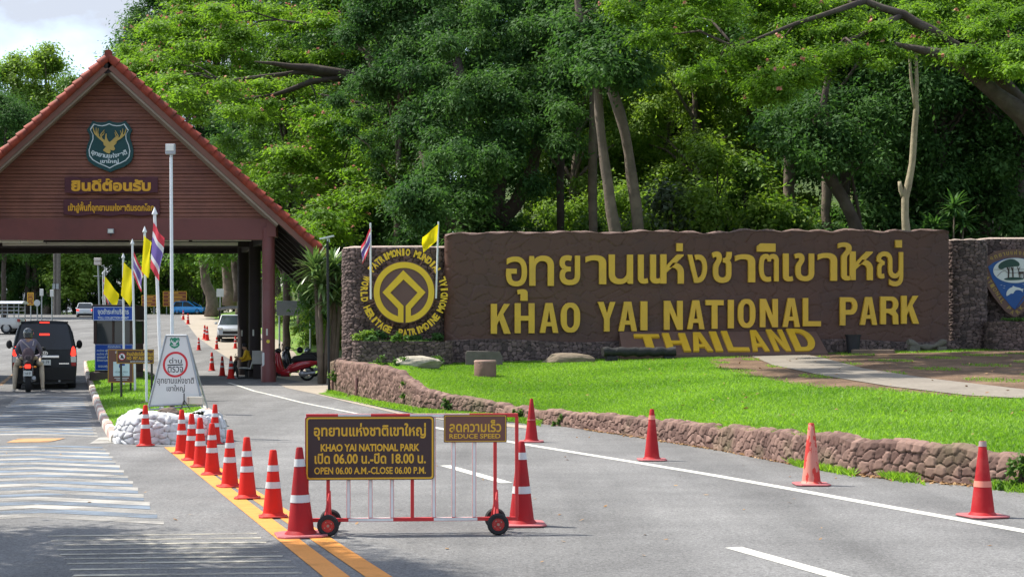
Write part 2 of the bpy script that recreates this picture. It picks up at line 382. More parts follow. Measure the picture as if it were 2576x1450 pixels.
def sheet(name, xs, ys, hf, m, off=0, label=None):
    X, Y = np.meshgrid(xs, ys); Zz = hf(X, Y) + off
    V, Q = grid_np(np.stack([X, Y, Zz], -1)); o = mesh_np(name, V, Q, m, smooth=180); o['kind'] = 'structure'
    return o
xs = np.concatenate([np.arange(-420, -60, 20), np.arange(-60, 60, 1.5), np.arange(60, 421, 20)]); ys = np.concatenate([np.arange(-60, -10, 10), np.arange(-10, 130, 1.), np.arange(130, 900, 10)])
sheet('ground', xs, ys, terr, M_SOIL, -.07)
# hill behind the wood
hx = np.arange(-12, 200, 4.); hy = np.arange(88, 260, 5.)
sheet('hill', hx, hy, lambda x, y: terr(x, y) - 1 + 26 * np.clip((y - 92) / 70, 0, 1) ** 1.0 * np.clip((x + 12) / 22, 0, 1) + 1.5 * np.sin(x * .4) * np.sin(y * .3), M_SOIL)

def strip(name, ys, xl, xr, m, off, hf=None, nx=24):
    P = []
    for y in ys:
        a, b = xl(y), xr(y); xx = np.linspace(a, b, nx); P.append(np.stack([xx, np.full(nx, y), (hf(xx, np.full(nx, y)) if hf else np.full(nx, g(y))) + off], -1))
    V, Q = grid_np(np.array(P)); o = mesh_np(name, V, Q, m, smooth=180); o['kind'] = 'structure'; return o
XR_Y = [-60, 15, 20, 40, 44, 50, 57, 70, 82, 98, 130, 160, 176]; XR_X = [26, 24, 22, 14, 4, -5.8, -8.4, -12.2, -15.6, -20.1, -27.8, -34.8, -38]
strip('road', np.concatenate([np.arange(-60, 0, 10), np.arange(0, 177, 1.)]), lambda y: -46 - max(0, y - 60) * .25, lambda y: np.interp(y, XR_Y, XR_X), M_ASPH, 0)
strip('sandy_paving', np.arange(50, 172, 1.), lambda y: np.interp(y, XR_Y, XR_X) - .3, lambda y: xs_f(y) + .4, M_SAND, .004)
strip('grass_bank', np.arange(60, 172, 1.), lambda y: xs_f(y), lambda y: xs_f(y) + 24, M_BANK, .012, lambda x, y: terr(x, y))

# lawn on its terrace
lx = np.concatenate([np.arange(WX[0] + .05, 7, .35), np.arange(7, 22, .6)]); nv = 60; P = []
for x in lx:
    y0 = yW(x) + .10; y1 = yS(x) + 6; t = np.linspace(0, 1, nv); yy = y0 + (y1 - y0) * t; P.append(np.stack([np.full(nv, x), yy, lawn(np.full(nv, x), yy)], -1))
V, Q = grid_np(np.array(P)); Q = Q[:, ::-1]; o = mesh_np('lawn', V, Q, M_LAWN, smooth=180); o['kind'] = 'structure'
def poly_sheet(name, pxs, m, surf, off, fine=.5):
    """a ground patch traced on the photo, laid on the surface as a fine grid clipped to its outline"""
    pts = [pick(a, b, surf, 10) for a, b in pxs]; poly = [(p.x, p.y) for p in pts]
    bm = bmesh.new(); vs = [bm.verts.new((x, y, 0)) for x, y in poly]; bm.faces.new(vs)
    xa, xb = min(p[0] for p in poly), max(p[0] for p in poly); ya, yb = min(p[1] for p in poly), max(p[1] for p in poly)
    for k in np.arange(xa + fine, xb, fine): bmesh.ops.bisect_plane(bm, geom=bm.verts[:] + bm.edges[:] + bm.faces[:], plane_co=(k, 0, 0), plane_no=(1, 0, 0))
    for k in np.arange(ya + fine, yb, fine): bmesh.ops.bisect_plane(bm, geom=bm.verts[:] + bm.edges[:] + bm.faces[:], plane_co=(0, k, 0), plane_no=(0, 1, 0))
    for v in bm.verts: v.co.z = float(surf(v.co.x, v.co.y)) + off
    bmesh.ops.recalc_face_normals(bm, faces=bm.faces)
    for f in bm.faces:
        if f.normal.z < 0: f.normal_flip()
    me = bpy.data.meshes.new(name); bm.to_mesh(me); bm.free()
    o = link_mesh(name, me, m, smooth=180); o['kind'] = 'structure'
    return o, poly
PATCH = []
_, pl = poly_sheet('dirt', [(1780, 905), (1945, 891), (2390, 886), (2700, 872), (2800, 1000), (2576, 1003), (2431, 1000), (2237, 984), (2060, 975), (1900, 948), (1800, 925)], M_DIRT, lawn, .012); PATCH.append(pl)
_, pl = poly_sheet('path', [(1890, 897), (2026, 892), (2172, 928), (2334, 953), (2576, 981), (2800, 1003), (2800, 1028), (2576, 1004), (2431, 996), (2237, 973), (2075, 947), (1945, 920)], M_PATH, lawn, .026); PATCH.append(pl)
gsurf = lambda x, y: g(y)
poly_sheet('verge', [(800, 990), (835, 984), (945, 1010), (1060, 1030), (1250, 1046), (1330, 1058), (1345, 1064), (1180, 1056), (1040, 1040), (930, 1018), (850, 1002)], M_LAWN, gsurf, .02)
poly_sheet('gravel_apron', [(700, 966), (830, 956), (828, 992), (1040, 1046), (1330, 1070), (1330, 1078), (1200, 1066), (1000, 1040), (880, 1012), (790, 990), (720, 975)], M_SAND, gsurf, .008)

# ---- painted markings
def paint(name, col, wear, wscale=2.5, lo=.42, hi=.6):
    m, n, l, b = new_mat(name); setb(b, rough=.75); t = n.new('ShaderNodeTexCoord').outputs['Object']
    mp = n.new('ShaderNodeMapping'); mp.inputs['Scale'].default_value = (.5, 1, 1); l.new(t, mp.inputs[0])
    z = nodes_noise(n, l, mp.outputs[0], wscale, 10, .7); mr = n.new('ShaderNodeMapRange'); mr.inputs[1].default_value = lo; mr.inputs[2].default_value = hi; mr.inputs[3].default_value = 1; mr.inputs[4].default_value = 1 - wear
    l.new(z, mr.inputs[0]); l.new(mr.outputs[0], b.inputs['Alpha'])
    z2 = nodes_noise(n, l, t, 40, 4); r = n.new('ShaderNodeMapRange'); r.inputs[3].default_value = .75; r.inputs[4].default_value = 1.2; l.new(z2, r.inputs[0])
    mu = n.new('ShaderNodeMix'); mu.data_type = 'RGBA'; mu.blend_type = 'MULTIPLY'; mu.inputs[0].default_value = 1; mu.inputs[6].default_value = (*col, 1); l.new(r.outputs[0], mu.inputs[7]); l.new(mu.outputs[2], b.inputs['Base Color'])
    return m
M_ORANGE = paint('orange_line_paint', (.66, .26, .045), .25, 5, .5, .7); M_WHITE = paint('white_line_paint', (.56, .55, .49), .3, 5, .5, .7)
M_WORN = paint('worn_white_paint', (.37, .35, .315), .95, 1.1, .42, .62); M_BLUE = paint('worn_blue_paint', (.155, .195, .245), .95, 1.0, .42, .62); M_OLD = paint('old_orange_paint', (.46, .25, .10), .7, 1.3, .5, .62)
def ribbon(mb, pts, w, off=.004, sub=4):
    P = []; pts = [Vector((p[0], p[1], 0)) for p in pts]; q = []
    for i in range(len(pts) - 1):
        for k in range(sub): q.append(pts[i].lerp(pts[i + 1], k / sub))
    q.append(pts[-1])
    for i, p in enumerate(q):
        d = (q[min(i + 1, len(q) - 1)] - q[max(i - 1, 0)]).normalized(); nn = Vector((-d.y, d.x, 0)) * w / 2
        a, b = p + nn, p - nn; P.append([(a.x, a.y, g(a.y) + off), (b.x, b.y, g(b.y) + off)])
    mb.grid(P)
def mark(name, mb, m): o = mb.build(name, m, fix=False); o['kind'] = 'structure'; return o
G = lambda a, b: pick(a, b)
mb = MB(); ribbon(mb, [G(428, 1124), G(846, 1450), G(846 + 641, 1950)], .20, .006); ribbon(mb, [G(458, 1124), G(952, 1450), G(952 + 758, 1950)], .20, .006); mark('centre_line', mb, M_ORANGE)
mb = MB(); ribbon(mb, [G(a, b) for a, b in ((900, 1040), (1060, 1068), (1200, 1095), (1340, 1120), (1500, 1146), (1780, 1192), (2000, 1231), (2280, 1282), (2576, 1335), (3200, 1446))], .18); ribbon(mb, [G(a, b) for a, b in ((575, 962), (640, 983), (760, 1012), (898, 1039.6))], .11, .0045); mark('edge_line', mb, M_WHITE)
mb = MB()
for a, b in (((1120, 1170), (1275, 1214)), ((1845, 1376), (2330, 1512))): ribbon(mb, [G(*a), G(*b)], .17)
mark('lane_line', mb, M_WHITE)
mb = MB(); ribbon(mb, [G(0, 968), G(28, 945), G(48, 930)], .15); mark('lane_line', mb, M_OLD)
mb = MB(); mb2 = MB()
Zs = 15.9; k = 0
ex = lambda y: 245 + (y - 1098) / 233 * 193          # right edge of the rumble field at that photo row
while Zs < 44:
    py = HZ + (EYE - g(Zs)) * F / Zs
    if 1096 < py < 1118: Zs += .86; continue
    xr = max(ex(py), 215 + (py - 988) * .3); pk = 83 + max(0, 1100 - py) * .6; xl = -60 + max(0, 1090 - py) * 1.1
    for mbx, dz, th in ((mb, 0, .40), (mb2, .42, .38)):
        if mbx is mb2 and py < 1000: continue
        row0 = []; row1 = []
        for j in range(17):
            px = xl + (xr * (.90 if mbx is mb2 else 1) - xl) * j / 16; X = (px - CX) * Zs / F; dY = -(px - pk) / (xr - pk) * .62 if px > pk else -(pk - px) / (pk - xl) * .30; X *= (Zs + dY) / Zs; y = Zs + dY
            row0.append((X, y + dz, g(y + dz) + .004)); row1.append((X * (y + dz + th) / (y + dz), y + dz + th, g(y + dz + th) + .004))
        mbx.grid([row0, row1])
    Zs += .86; k += 1
mark('rumble_stripes', mb, M_WORN); mark('rumble_bands', mb2, M_BLUE)
mb = MB()
for j, (y, xr) in enumerate(zip((1341, 1352, 1363, 1375, 1387, 1398, 1410, 1425, 1440, 1456), (646, 657, 670, 686, 702, 711, 733, 745, 760, 775))):
    a = G(xr, y); b = G(120 + 8 * j, y + 7); ribbon(mb, [a, b], .085, .004)
mark('transverse_bars', mb, M_WHITE if False else paint('thin_bar_paint', (.42, .39, .31), .9, 1.6, .45, .62))
mb = MB(); mb.grid([[tuple(G(15, 1113) + Vector((0, 0, .008))), tuple(G(120, 1112) + Vector((0, 0, .008)))], [tuple(G(45, 1103) + Vector((0, 0, .008))), tuple(G(165, 1102) + Vector((0, 0, .008)))]]); mark('old_orange_patch', mb, M_OLD)
mb = MB(); mb.grid([[tuple(G(225, 1116) + Vector((0, 0, .008))), tuple(G(285, 1114) + Vector((0, 0, .008)))], [tuple(G(250, 1100) + Vector((0, 0, .008))), tuple(G(292, 1098) + Vector((0, 0, .008)))]]); mark('worn_white_patch', mb, M_WORN)

# ------------------------------------------------------------------ low stone retaining wall
M_RET = stone_mat('reddish_stone', (.090, .050, .040), (.245, .152, .120), (.045, .032, .025), moss=(.13, .12, .06))
M_COB = stone_mat('dark_cobble', (.058, .042, .039), (.175, .122, .11), (.018, .013, .012))
wr = thing('retaining_wall', 'long low wall of rounded reddish stones holding up the lawn along the road', 'wall', (0, 0, 0))
cx = [WX[0] + .15] + WX; cy = [WY[0] + 3.2] + WY; ct = [WT[0] + .02] + WT
seg = np.hypot(np.diff(cx), np.diff(cy)); S = np.concatenate([[0], np.cumsum(seg)]); n = int(min(S[-1], 50) / .021); ss = np.linspace(0, min(S[-1], 50), n)
px_ = np.interp(ss, S, cx); py_ = np.interp(ss, S, cy); tp = np.interp(ss, S, ct)
r2 = np.random.default_rng(3); tp = tp + np.interp(ss, np.arange(0, 60, .45), r2.normal(0, .025, 134)) 
bt = g(py_) - .06; tx = np.gradient(px_); ty = np.gradient(py_); ln = np.hypot(tx, ty); nx_, ny_ = ty / ln, -tx / ln
k = 12
nx_ = np.convolve(np.pad(nx_, k, 'edge'), np.ones(2 * k + 1) / (2 * k + 1), 'valid'); ny_ = np.convolve(np.pad(ny_, k, 'edge'), np.ones(2 * k + 1) / (2 * k + 1), 'valid')
hv = 40; v = np.linspace(0, 1, hv); hgt = tp - bt
Zg = bt[None] + hgt[None] * v[:, None]; lean = (v[:, None] * -.05)
nvec = np.stack([np.broadcast_to(nx_, Zg.shape), np.broadcast_to(ny_, Zg.shape), np.zeros_like(Zg)], -1)
B = np.stack([np.broadcast_to(px_, Zg.shape), np.broadcast_to(py_, Zg.shape), Zg], -1) + nvec * lean[..., None]
U = np.broadcast_to(ss, Zg.shape); Vv = v[:, None] * hgt[None]
# face, rounded coping and top in one sheet
kt = 9; tt = np.linspace(0, 1, kt)[1:]; top = []
for t in tt: top.append(np.stack([px_ - nx_ * (.05 + .20 * t), py_ - ny_ * (.05 + .20 * t), tp + .02 * math.sin(t * math.pi)], -1))
top = np.array(top); nt_ = np.zeros_like(top); nt_[..., 2] = 1
B = np.concatenate([B, top]); nvec = np.concatenate([nvec, nt_]); U = np.concatenate([U, np.broadcast_to(ss, (kt - 1, n))]); Vv = np.concatenate([Vv, hgt[None] + .20 * tt[:, None]])
nvec[hv - 2:hv + 2] = (nvec[hv - 2:hv + 2] + np.array([0, 0, .7])); nvec /= np.linalg.norm(nvec, axis=-1, keepdims=True)
stone_sheet('stone_facing', B, nvec, U + .05 * np.sin(Vv * 9), Vv, .135, .145, 11, .065, M_RET, wr, .22)

# ------------------------------------------------------------------ sign wall
ang = math.atan2(SGR.y - SGL.y, SGR.x - SGL.x)
ld = Vector((math.cos(ang), math.sin(ang), 0)); nd = Vector((math.sin(ang), -math.cos(ang), 0))
def on_wall(px, py, out=0.):
    """local x,z of a photo point on the sign wall's face, pushed out by `out`"""
    o = SGL + nd * out; d = Vector(((px - CX) / F, 1, (HZ - py) / F)); t = (o.x * nd.x + o.y * nd.y) / (d.x * nd.x + d.y * nd.y)
    p = Vector((d.x * t, d.y * t, EYE + d.z * t)); q = p - o; return q.dot(ld), p.z - SGL.z
sw = thing('sign_wall', 'long brown wall of carved stone blocks with raised golden park name letters', 'sign wall', SGL, ang)
LW = (SGR - SGL).xy.length
M_PANEL = mat('brown_wall_paint', (.102, .050, .036), .62, var=.10, scale=1.2, bump=.25, bscale=30, dirt=(.06, .04, .04), dscale=.5, damt=.5)
M_GOLD = mat('gold_letter_paint', (.70, .42, .028), .42, var=.08, scale=4, bump=.15, bscale=25, dirt=(.46, .27, .04), dscale=2.0, damt=.45, spec=.5)
us = np.arange(0, LW, .03); zt_px = [(1120, 592), (1135, 587), (1180, 585), (1500, 582), (1550, 586), (1640, 578), (1760, 586), (1900, 578), (2000, 580), (2090, 580), (2150, 577), (2200, 582), (2260, 578), (2300, 582), (2340, 577), (2370, 577), (2388, 580)]
ul, zl = zip(*[on_wall(*p) for p in zt_px])
ztop = np.interp(us, ul, zl) + .035 * np.sin(us * 2.1) * np.sin(us * 5.3); zb = .62
z0b = np.full_like(us, -.2)
vv = np.linspace(0, 1, 140); ZZ = z0b[None] + (ztop - z0b)[None] * vv[:, None]; UU = np.broadcast_to(us, ZZ.shape)
# carved block pattern: jittered courses of stretched cells
wob = UU + .18 * np.sin(ZZ * 2.3) + .10 * np.sin(UU * 1.7 + ZZ * 3); wz = ZZ + .12 * np.sin(UU * 1.3) + .05 * np.sin(UU * 4.1)
h, t, e = stones(wob, wz, .50, .33, 5, 1.0, .10)
groove = np.clip(e / .55, 0, 1); r3 = np.random.default_rng(9)
rel = -.035 * (1 - groove) + .02 * (t - .5)
Yd = -(rel)[...]
edge = np.clip(UU / .35, 0, 1); Yd = Yd + .22 * (1 - np.sqrt(1 - (1 - edge) ** 2))
Vp, Qp = grid_np(np.stack([UU, Yd, ZZ], -1))
face = mesh_np('panel', Vp, Qp, M_PANEL, sw, smooth=180)
mb = MB()                                                   # wall body behind the carved face and its rough coping
for i in range(0, len(us) - 1, 4):
    j = min(i + 4, len(us) - 1); mb.bb(us[i] if i else .12, us[j] + .001, .1, .55, -.4, min(ztop[i], ztop[j]) - .015 + .02 * math.sin(i), 0)
mb.build('wall_core', M_PANEL, sw)
cop = []
for i, u in enumerate(us[::2]):
    z = ztop[i * 2]; row = []
    for k in range(7):
        a = math.pi * k / 6; row.append((u, .27 - .30 * math.cos(a), z - .03 + (.05 + .035 * math.sin(u * 7 + k)) * math.sin(a)))
    cop.append(row)
mb = MB(); mb.grid(cop); mb.build('coping', mat('wall_coping', (.16, .105, .09), .85, var=.2, scale=3, bump=.5, bscale=20), sw, smooth=180)
# rubble band along the foot
ub = np.arange(.0, LW + .3, .024); zr = np.linspace(-.25, .74, 44); Ub, Zb = np.meshgrid(ub, zr)
Bf = np.stack([Ub, np.full_like(Ub, -.06) - .16 * (1 - np.clip((Zb + .25) / 1.0, 0, 1)), Zb + .05 * np.sin(Ub * 1.1) * (Zb > .5)], -1); Nf = np.zeros_like(Bf); Nf[..., 1] = -1
Bf[-1, :, 1] = .03
stone_sheet('rubble_base', Bf, Nf, Ub, Zb, .15, .13, 21, .055, M_COB, sw)
def px_box(l, r, t, b, out=.07):
    x0, _ = on_wall(l, (t + b) / 2, out); x1, _ = on_wall(r, (t + b) / 2, out); _, z1 = on_wall((l + r) / 2, t, out); _, z0 = on_wall((l + r) / 2, b, out); return x0, x1, z0, z1
def c7(x0, x1, y0, y1): f = .6708; return ((1800 + x0 / 2.4167) * f, (1800 + x1 / 2.4167) * f, (800 + y0 / 2.4167) * f, (800 + y1 / 2.4167) * f)
def c8(x0, x1, y0, y1): f = .6708; return ((2900 + x0 / 2.071) * f, (2900 + x1 / 2.071) * f, (800 + y0 / 2.071) * f, (800 + y1 / 2.071) * f)
def c9(x0, x1, y0, y1): f = .6708; return ((2550 + x0 / 3.02) * f, (2550 + x1 / 3.02) * f, (860 + y0 / 3.02) * f, (860 + y1 / 3.02) * f)
# block letters drawn as outlines in a 0..1 x 0..1 cell (w = stroke width as a fraction of the cell)
def blk(ch):
    if ch == 'K': return [[(0, 0), (.31, 0), (.31, .30), (.42, .46), (.66, 0), (1, 0), (.62, .66), (.96, 1), (.66, 1), (.31, .56), (.31, 1), (0, 1)]]
    if ch == 'H': return [[(0, 0), (.3, 0), (.3, .42), (.7, .42), (.7, 0), (1, 0), (1, 1), (.7, 1), (.7, .58), (.3, .58), (.3, 1), (0, 1)]]
    if ch == 'A': return [[(0, 0), (.29, 0), (.35, .22), (.65, .22), (.71, 0), (1, 0), (.69, 1), (.31, 1)], [(.40, .36), (.5, .74), (.60, .36)]]
    if ch == 'O': return [rrect(0, 1, 0, 1, .42, 8), rrect(.31, .69, .16, .84, .18, 7)]
    if ch == 'Y': return [[(.36, 0), (.67, 0), (.67, .42), (1, 1), (.70, 1), (.52, .62), (.33, 1), (0, 1), (.36, .42)]]
    if ch == 'I': return [[(0, 0), (1, 0), (1, 1), (0, 1)]]
    if ch == 'N': return [[(0, 0), (.30, 0), (.30, .62), (.70, 0), (1, 0), (1, 1), (.70, 1), (.70, .42), (.33, 1), (0, 1)]]
    if ch == 'T': return [[(.34, 0), (.66, 0), (.66, .82), (1, .82), (1, 1), (0, 1), (0, .82), (.34, .82)]]
    if ch == 'L': return [[(0, 0), (1, 0), (1, .18), (.29, .18), (.29, 1), (0, 1)]]
    if ch == 'P':
        o = [(0, 0), (.31, 0), (.31, .38)] + [(.62 + .38 * math.sin(R(a)), .69 - .31 * math.cos(R(a))) for a in range(0, 181, 18)] + [(0, 1)]
        i = [(.31, .55), (.31, .84)] + [(.58 + .13 * math.sin(R(a)), .695 + .145 * math.cos(R(a))) for a in range(0, 181, 20)]; return [o, i]
    if ch == 'R':
        o = [(0, 0), (.31, 0), (.31, .40), (.46, .40), (.68, .30), (.70, 0), (1, 0), (.98, .34), (.86, .46)] + [(.62 + .38 * math.sin(R(a)), .725 - .275 * math.cos(R(a))) for a in range(36, 181, 18)] + [(0, 1)]
        i = [(.31, .56), (.31, .85)] + [(.58 + .13 * math.sin(R(a)), .705 + .145 * math.cos(R(a))) for a in range(0, 181, 20)]; return [o, i]
    if ch == 'D':
        o = [(0, 0)] + [(.45 + .55 * math.sin(R(a)), .5 - .5 * math.cos(R(a))) for a in range(0, 181, 12)] + [(0, 1)]
        i = [(.3, .17), (.3, .83)] + [(.45 + .25 * math.sin(R(a)), .5 + .33 * math.cos(R(a))) for a in range(0, 181, 15)]; return [o, i]
def letter(ch, bx, parent, y=-.03, depth=.09, bold=0.015):
    mb = MB(); x0, x1, z0, z1 = bx
    if ord(ch) < 128: put_shape(mb, [[(x0 + (x1 - x0) * a, z0 + (z1 - z0) * b) for a, b in lp] for lp in blk(ch)], y, depth)
    else: put_text(mb, ch, x0, x1, z0, z1, y, bold, depth, res=5)
    return mb.build('letter', M_GOLD, parent)
for ch, bx in (('อ', c7(235, 425, 390, 660)), ('ท', c7(445, 668, 382, 655)), ('ย', c7(720, 905, 378, 648)), ('า', c7(955, 1142, 378, 640)), ('น', c7(1165, 1385, 372, 640)), ('เ', c7(1430, 1522, 372, 636)), ('เ', c7(1540, 1635, 372, 635)),
               ('ห', c7(1632, 1845, 370, 635)), ('่', c7(1778, 1835, 270, 342)), ('ุ', c7(335, 430, 685, 790)), ('ง', c9(82, 303, 282, 604)), ('ช', c9(358, 584, 250, 604)), ('า', c9(620, 848, 280, 597)), ('ต', c9(892, 1114, 276, 592)), ('ิ', c9(868, 1078, 158, 252)),
               ('เ', c9(1163, 1278, 272, 588)), ('ข', c9(1290, 1516, 268, 584)), ('า', c9(1556, 1775, 266, 580)), ('ใ', c8(500, 605, 225, 520)), ('ห', c8(590, 770, 295, 517)), ('ญ', c8(800, 1005, 295, 565)), ('่', c8(945, 995, 207, 265)),
               ('K', c7(97, 277, 818, 1088)), ('H', c7(313, 493, 812, 1083)), ('A', c7(540, 708, 810, 1080)), ('O', c7(730, 905, 808, 1077)), ('Y', c7(1065, 1225, 800, 1068)), ('A', c7(1253, 1420, 798, 1065)), ('I', c7(1452, 1515, 795, 1058)), ('N', c7(1665, 1835, 790, 1053)),
               ('A', c9(78, 274, 800, 1127)), ('T', c9(287, 490, 798, 1122)), ('I', c9(540, 606, 796, 1117)), ('O', c9(652, 850, 786, 1112)), ('N', c9(902, 1105, 785, 1105)), ('A', c9(1158, 1353, 776, 1103)), ('L', c9(1388, 1592, 775, 1094)),
               ('P', c8(515, 650, 650, 868)), ('A', c8(670, 803, 648, 864)), ('R', c8(828, 968, 644, 859)), ('K', c8(990, 1128, 638, 855))):
    letter(ch, px_box(*bx), sw)
# sloping THAILAND bed at the foot
x0, zA = on_wall(1556, 840); x1, _ = on_wall(2050, 830); zA = on_wall(1800, 834)[1]; DEP = 1.05
zB = on_wall(1830, 892, DEP)[1]
mb = MB()
mb.add([(x0, -.1, zA), (x1, -.1, zA + .02), (x1 + .05, -DEP, zB + .05), (x0 - .1, -DEP, zB), (x0, -.1, zB - .3), (x1, -.1, zB - .3), (x1 + .05, -DEP, zB - .35), (x0 - .1, -DEP, zB - .4)], [(3, 2, 1, 0), (3, 7, 6, 2), (0, 4, 7, 3), (1, 2, 6, 5), (4, 5, 6, 7), (0, 1, 5, 4)])
bed = mb.build('name_bed', mat('name_bed_paint', (.14, .078, .062), .7, var=.12, scale=2, bump=.3), sw)
sl_l = math.hypot(DEP - .1, zA - zB); up = Vector((0, (DEP - .1) / sl_l, (zA - zB) / sl_l)); no = Vector((0, -up.z, up.y))
def bed_xy(px, py):
    """photo point -> local x and distance up the sloping bed"""
    d = Vector(((px - CX) / F, 1, (HZ - py) / F)); Rm = Matrix.Rotation(-ang, 3, 'Z'); o = Rm @ (Vector((0, 0, EYE)) - SGL); d = Rm @ d
    p0 = Vector((0, -DEP, zB)); t = (p0 - o).dot(no) / d.dot(no); q = o + d * t; return q.x, (q - p0).dot(up)
for ch, (a, b, t, bo, sh) in zip('THAILAND', ((1592, 1665, 844, 870, 0), (1682, 1745, 842, 868, 0), (1729, 1785, 838, 882, 0), (1774, 1800, 836, 880, 0), (1797, 1858, 835, 877, 0), (1870, 1918, 833, 874, 0), (1912, 1975, 831, 872, 0), (1969, 2028, 829, 870, 0))):
    pass
TH = [('T', 1593, 1656), ('H', 1664, 1722), ('A', 1727, 1776), ('I', 1782, 1800), ('L', 1812, 1866), ('A', 1872, 1914), ('N', 1925, 1966), ('D', 1976, 2034)]
for ch, a, b in TH:
    ytop = 842 - (a - 1593) / 440 * 16; w0 = .09; xa, s1 = bed_xy(a, ytop + 2); xb, _ = bed_xy(b, ytop + 2); s0 = .12
    if ch in 'ANT': pass
    mb = MB(); tmp = MB(); put_shape(tmp, [[(xa + (xb - xa) * p, q) for p, q in lp] for lp in blk(ch)], 0, .07)
    mb.add([tuple(Vector((v.x, -DEP, zB)) + up * (s0 + v.z * (s1 - s0)) + no * (-v.y + .004)) for v in tmp.v], tmp.f); mb.build('letter', M_GOLD, sw)

# ------------------------------------------------------------------ stone pillars beside the sign
def pillar(name, label, pl, pr, ptop, pbase, Z, depth, seed, rad=.55, ext=0):
    a = W(pl, pbase, Z); b = W(pr, pbase, Z); zt = EYE + (HZ - ptop) * Z / F; w = b.x - a.x; th = thing(name, label, 'stone pillar', (a.x, Z, a.z))
    # outline: back-left, round left corner, front, round right corner, back-right
    pts = [(0, depth)] + [(rad - rad * math.cos(R(t)), rad - rad * math.sin(R(t))) for t in range(0, 91, 10)] + [(w - rad + rad * math.sin(R(t)), rad - rad * math.cos(R(t))) for t in range(0, 91, 10)] + [(w, depth)]
    pts = np.array(pts); s = np.concatenate([[0], np.cumsum(np.hypot(*np.diff(pts, axis=0).T))]); u = np.arange(0, s[-1], .022); X = np.interp(u, s, pts[:, 0]); Y = np.interp(u, s, pts[:, 1])
    tx, ty = np.gradient(X), np.gradient(Y); ln = np.hypot(tx, ty) + 1e-9; h = zt - a.z; z = np.arange(-.3, h + .03, .022); Uu, Zz = np.meshgrid(u, z)
    Bb = np.stack([np.broadcast_to(X, Zz.shape), np.broadcast_to(Y, Zz.shape), Zz], -1); Nn = np.stack([np.broadcast_to(ty / ln, Zz.shape), np.broadcast_to(-tx / ln, Zz.shape), 0 * Zz], -1)
    stone_sheet('stone_facing', Bb, Nn, Uu + .06 * np.sin(Zz * 3) + .03 * np.sin(Zz * 11), Zz + .03 * np.sin(Uu * 6), .17, .11, seed, .06, M_COB, th)
    mb = MB(); out = [(x - .5 * 0, y) for x, y in pts]; c = np.array([w / 2, depth / 2])
    rings = []
    for k, (f, dz) in enumerate(((1.0, -.06), (1.012, .0), (.995, .05), (.9, .075), (.0, .08))):
        rings.append([(c[0] + (x - c[0]) * f + (.012 * math.sin(i * 2.7)), c[1] + (y - c[1]) * f, h + dz + .018 * math.sin(i * 1.3)) for i, (x, y) in enumerate(list(map(tuple, pts)) + [tuple(pts[0])])])
    mb.grid(rings); mb.build('cap', mat('pale_cap', (.42, .33, .28), .9, var=.2, scale=4, bump=.6, bscale=20), th, smooth=180)
    return th, a, w, h
pil, pa, pw, ph = pillar('stone_pillar', 'dark cobbled stone pillar behind the golden world heritage emblem', 858, 1142, 624, 915, 47.6, 2.9, 31, .75)
pillar('stone_pillar', 'dark round cobbled column joined to the right end of the brown sign wall', 2386, 2492, 606, 882, 50.3, 1.4, 32, .62)
ext, ea, ew, eh = pillar('stone_pillar', 'dark cobbled wall at the far right behind the shield emblem with dolphin', 2470, 2800, 603, 876, 51.2, 1.5, 33, .3)
def planter(name, label, pl, pr, ptop, pbase, Z, dep, seed, plant):
    a = W(pl, pbase, Z); b = W(pr, pbase, Z); zt = EYE + (HZ - ptop) * Z / F; w = b.x - a.x; th = thing(name, label, 'planter', (a.x, Z, a.z)); rad = .42
    pts = [(0, dep)] + [(rad - rad * math.cos(R(t)), rad - rad * math.sin(R(t))) for t in range(0, 91, 10)] + [(w - rad + rad * math.sin(R(t)), rad - rad * math.cos(R(t))) for t in range(0, 91, 10)] + [(w, dep)]
    pts = np.array(pts); s = np.concatenate([[0], np.cumsum(np.hypot(*np.diff(pts, axis=0).T))]); u = np.arange(0, s[-1], .022); X = np.interp(u, s, pts[:, 0]); Y = np.interp(u, s, pts[:, 1])
    tx, ty = np.gradient(X), np.gradient(Y); ln = np.hypot(tx, ty) + 1e-9; h = zt - a.z; z = np.arange(-.3, h, .022); Uu, Zz = np.meshgrid(u, z)
    Bb = np.stack([np.broadcast_to(X, Zz.shape), np.broadcast_to(Y, Zz.shape), Zz], -1); Nn = np.stack([np.broadcast_to(ty / ln, Zz.shape), np.broadcast_to(-tx / ln, Zz.shape), 0 * Zz], -1)
    stone_sheet('stone_facing', Bb, Nn, Uu + .06 * np.sin(Zz * 4), Zz + .03 * np.sin(Uu * 6), .16, .11, seed, .05, M_COB, th)
    mb = MB(); mb.slab([tuple(p) for p in pts], h - .15, h - .02); mb.build('soil', M_SOIL, th)
    return th, a, w, h
plA = planter('stone_planter', 'low cobbled planter with bushes at the foot of the world heritage emblem', 886, 1132, 857, 914, 46.2, 2.2, 41, 1)
plB = planter('stone_planter', 'low dark cobbled planter with grass under the dolphin shield emblem', 2498, 2800, 806, 872, 49.6, 1.7, 42, 1)

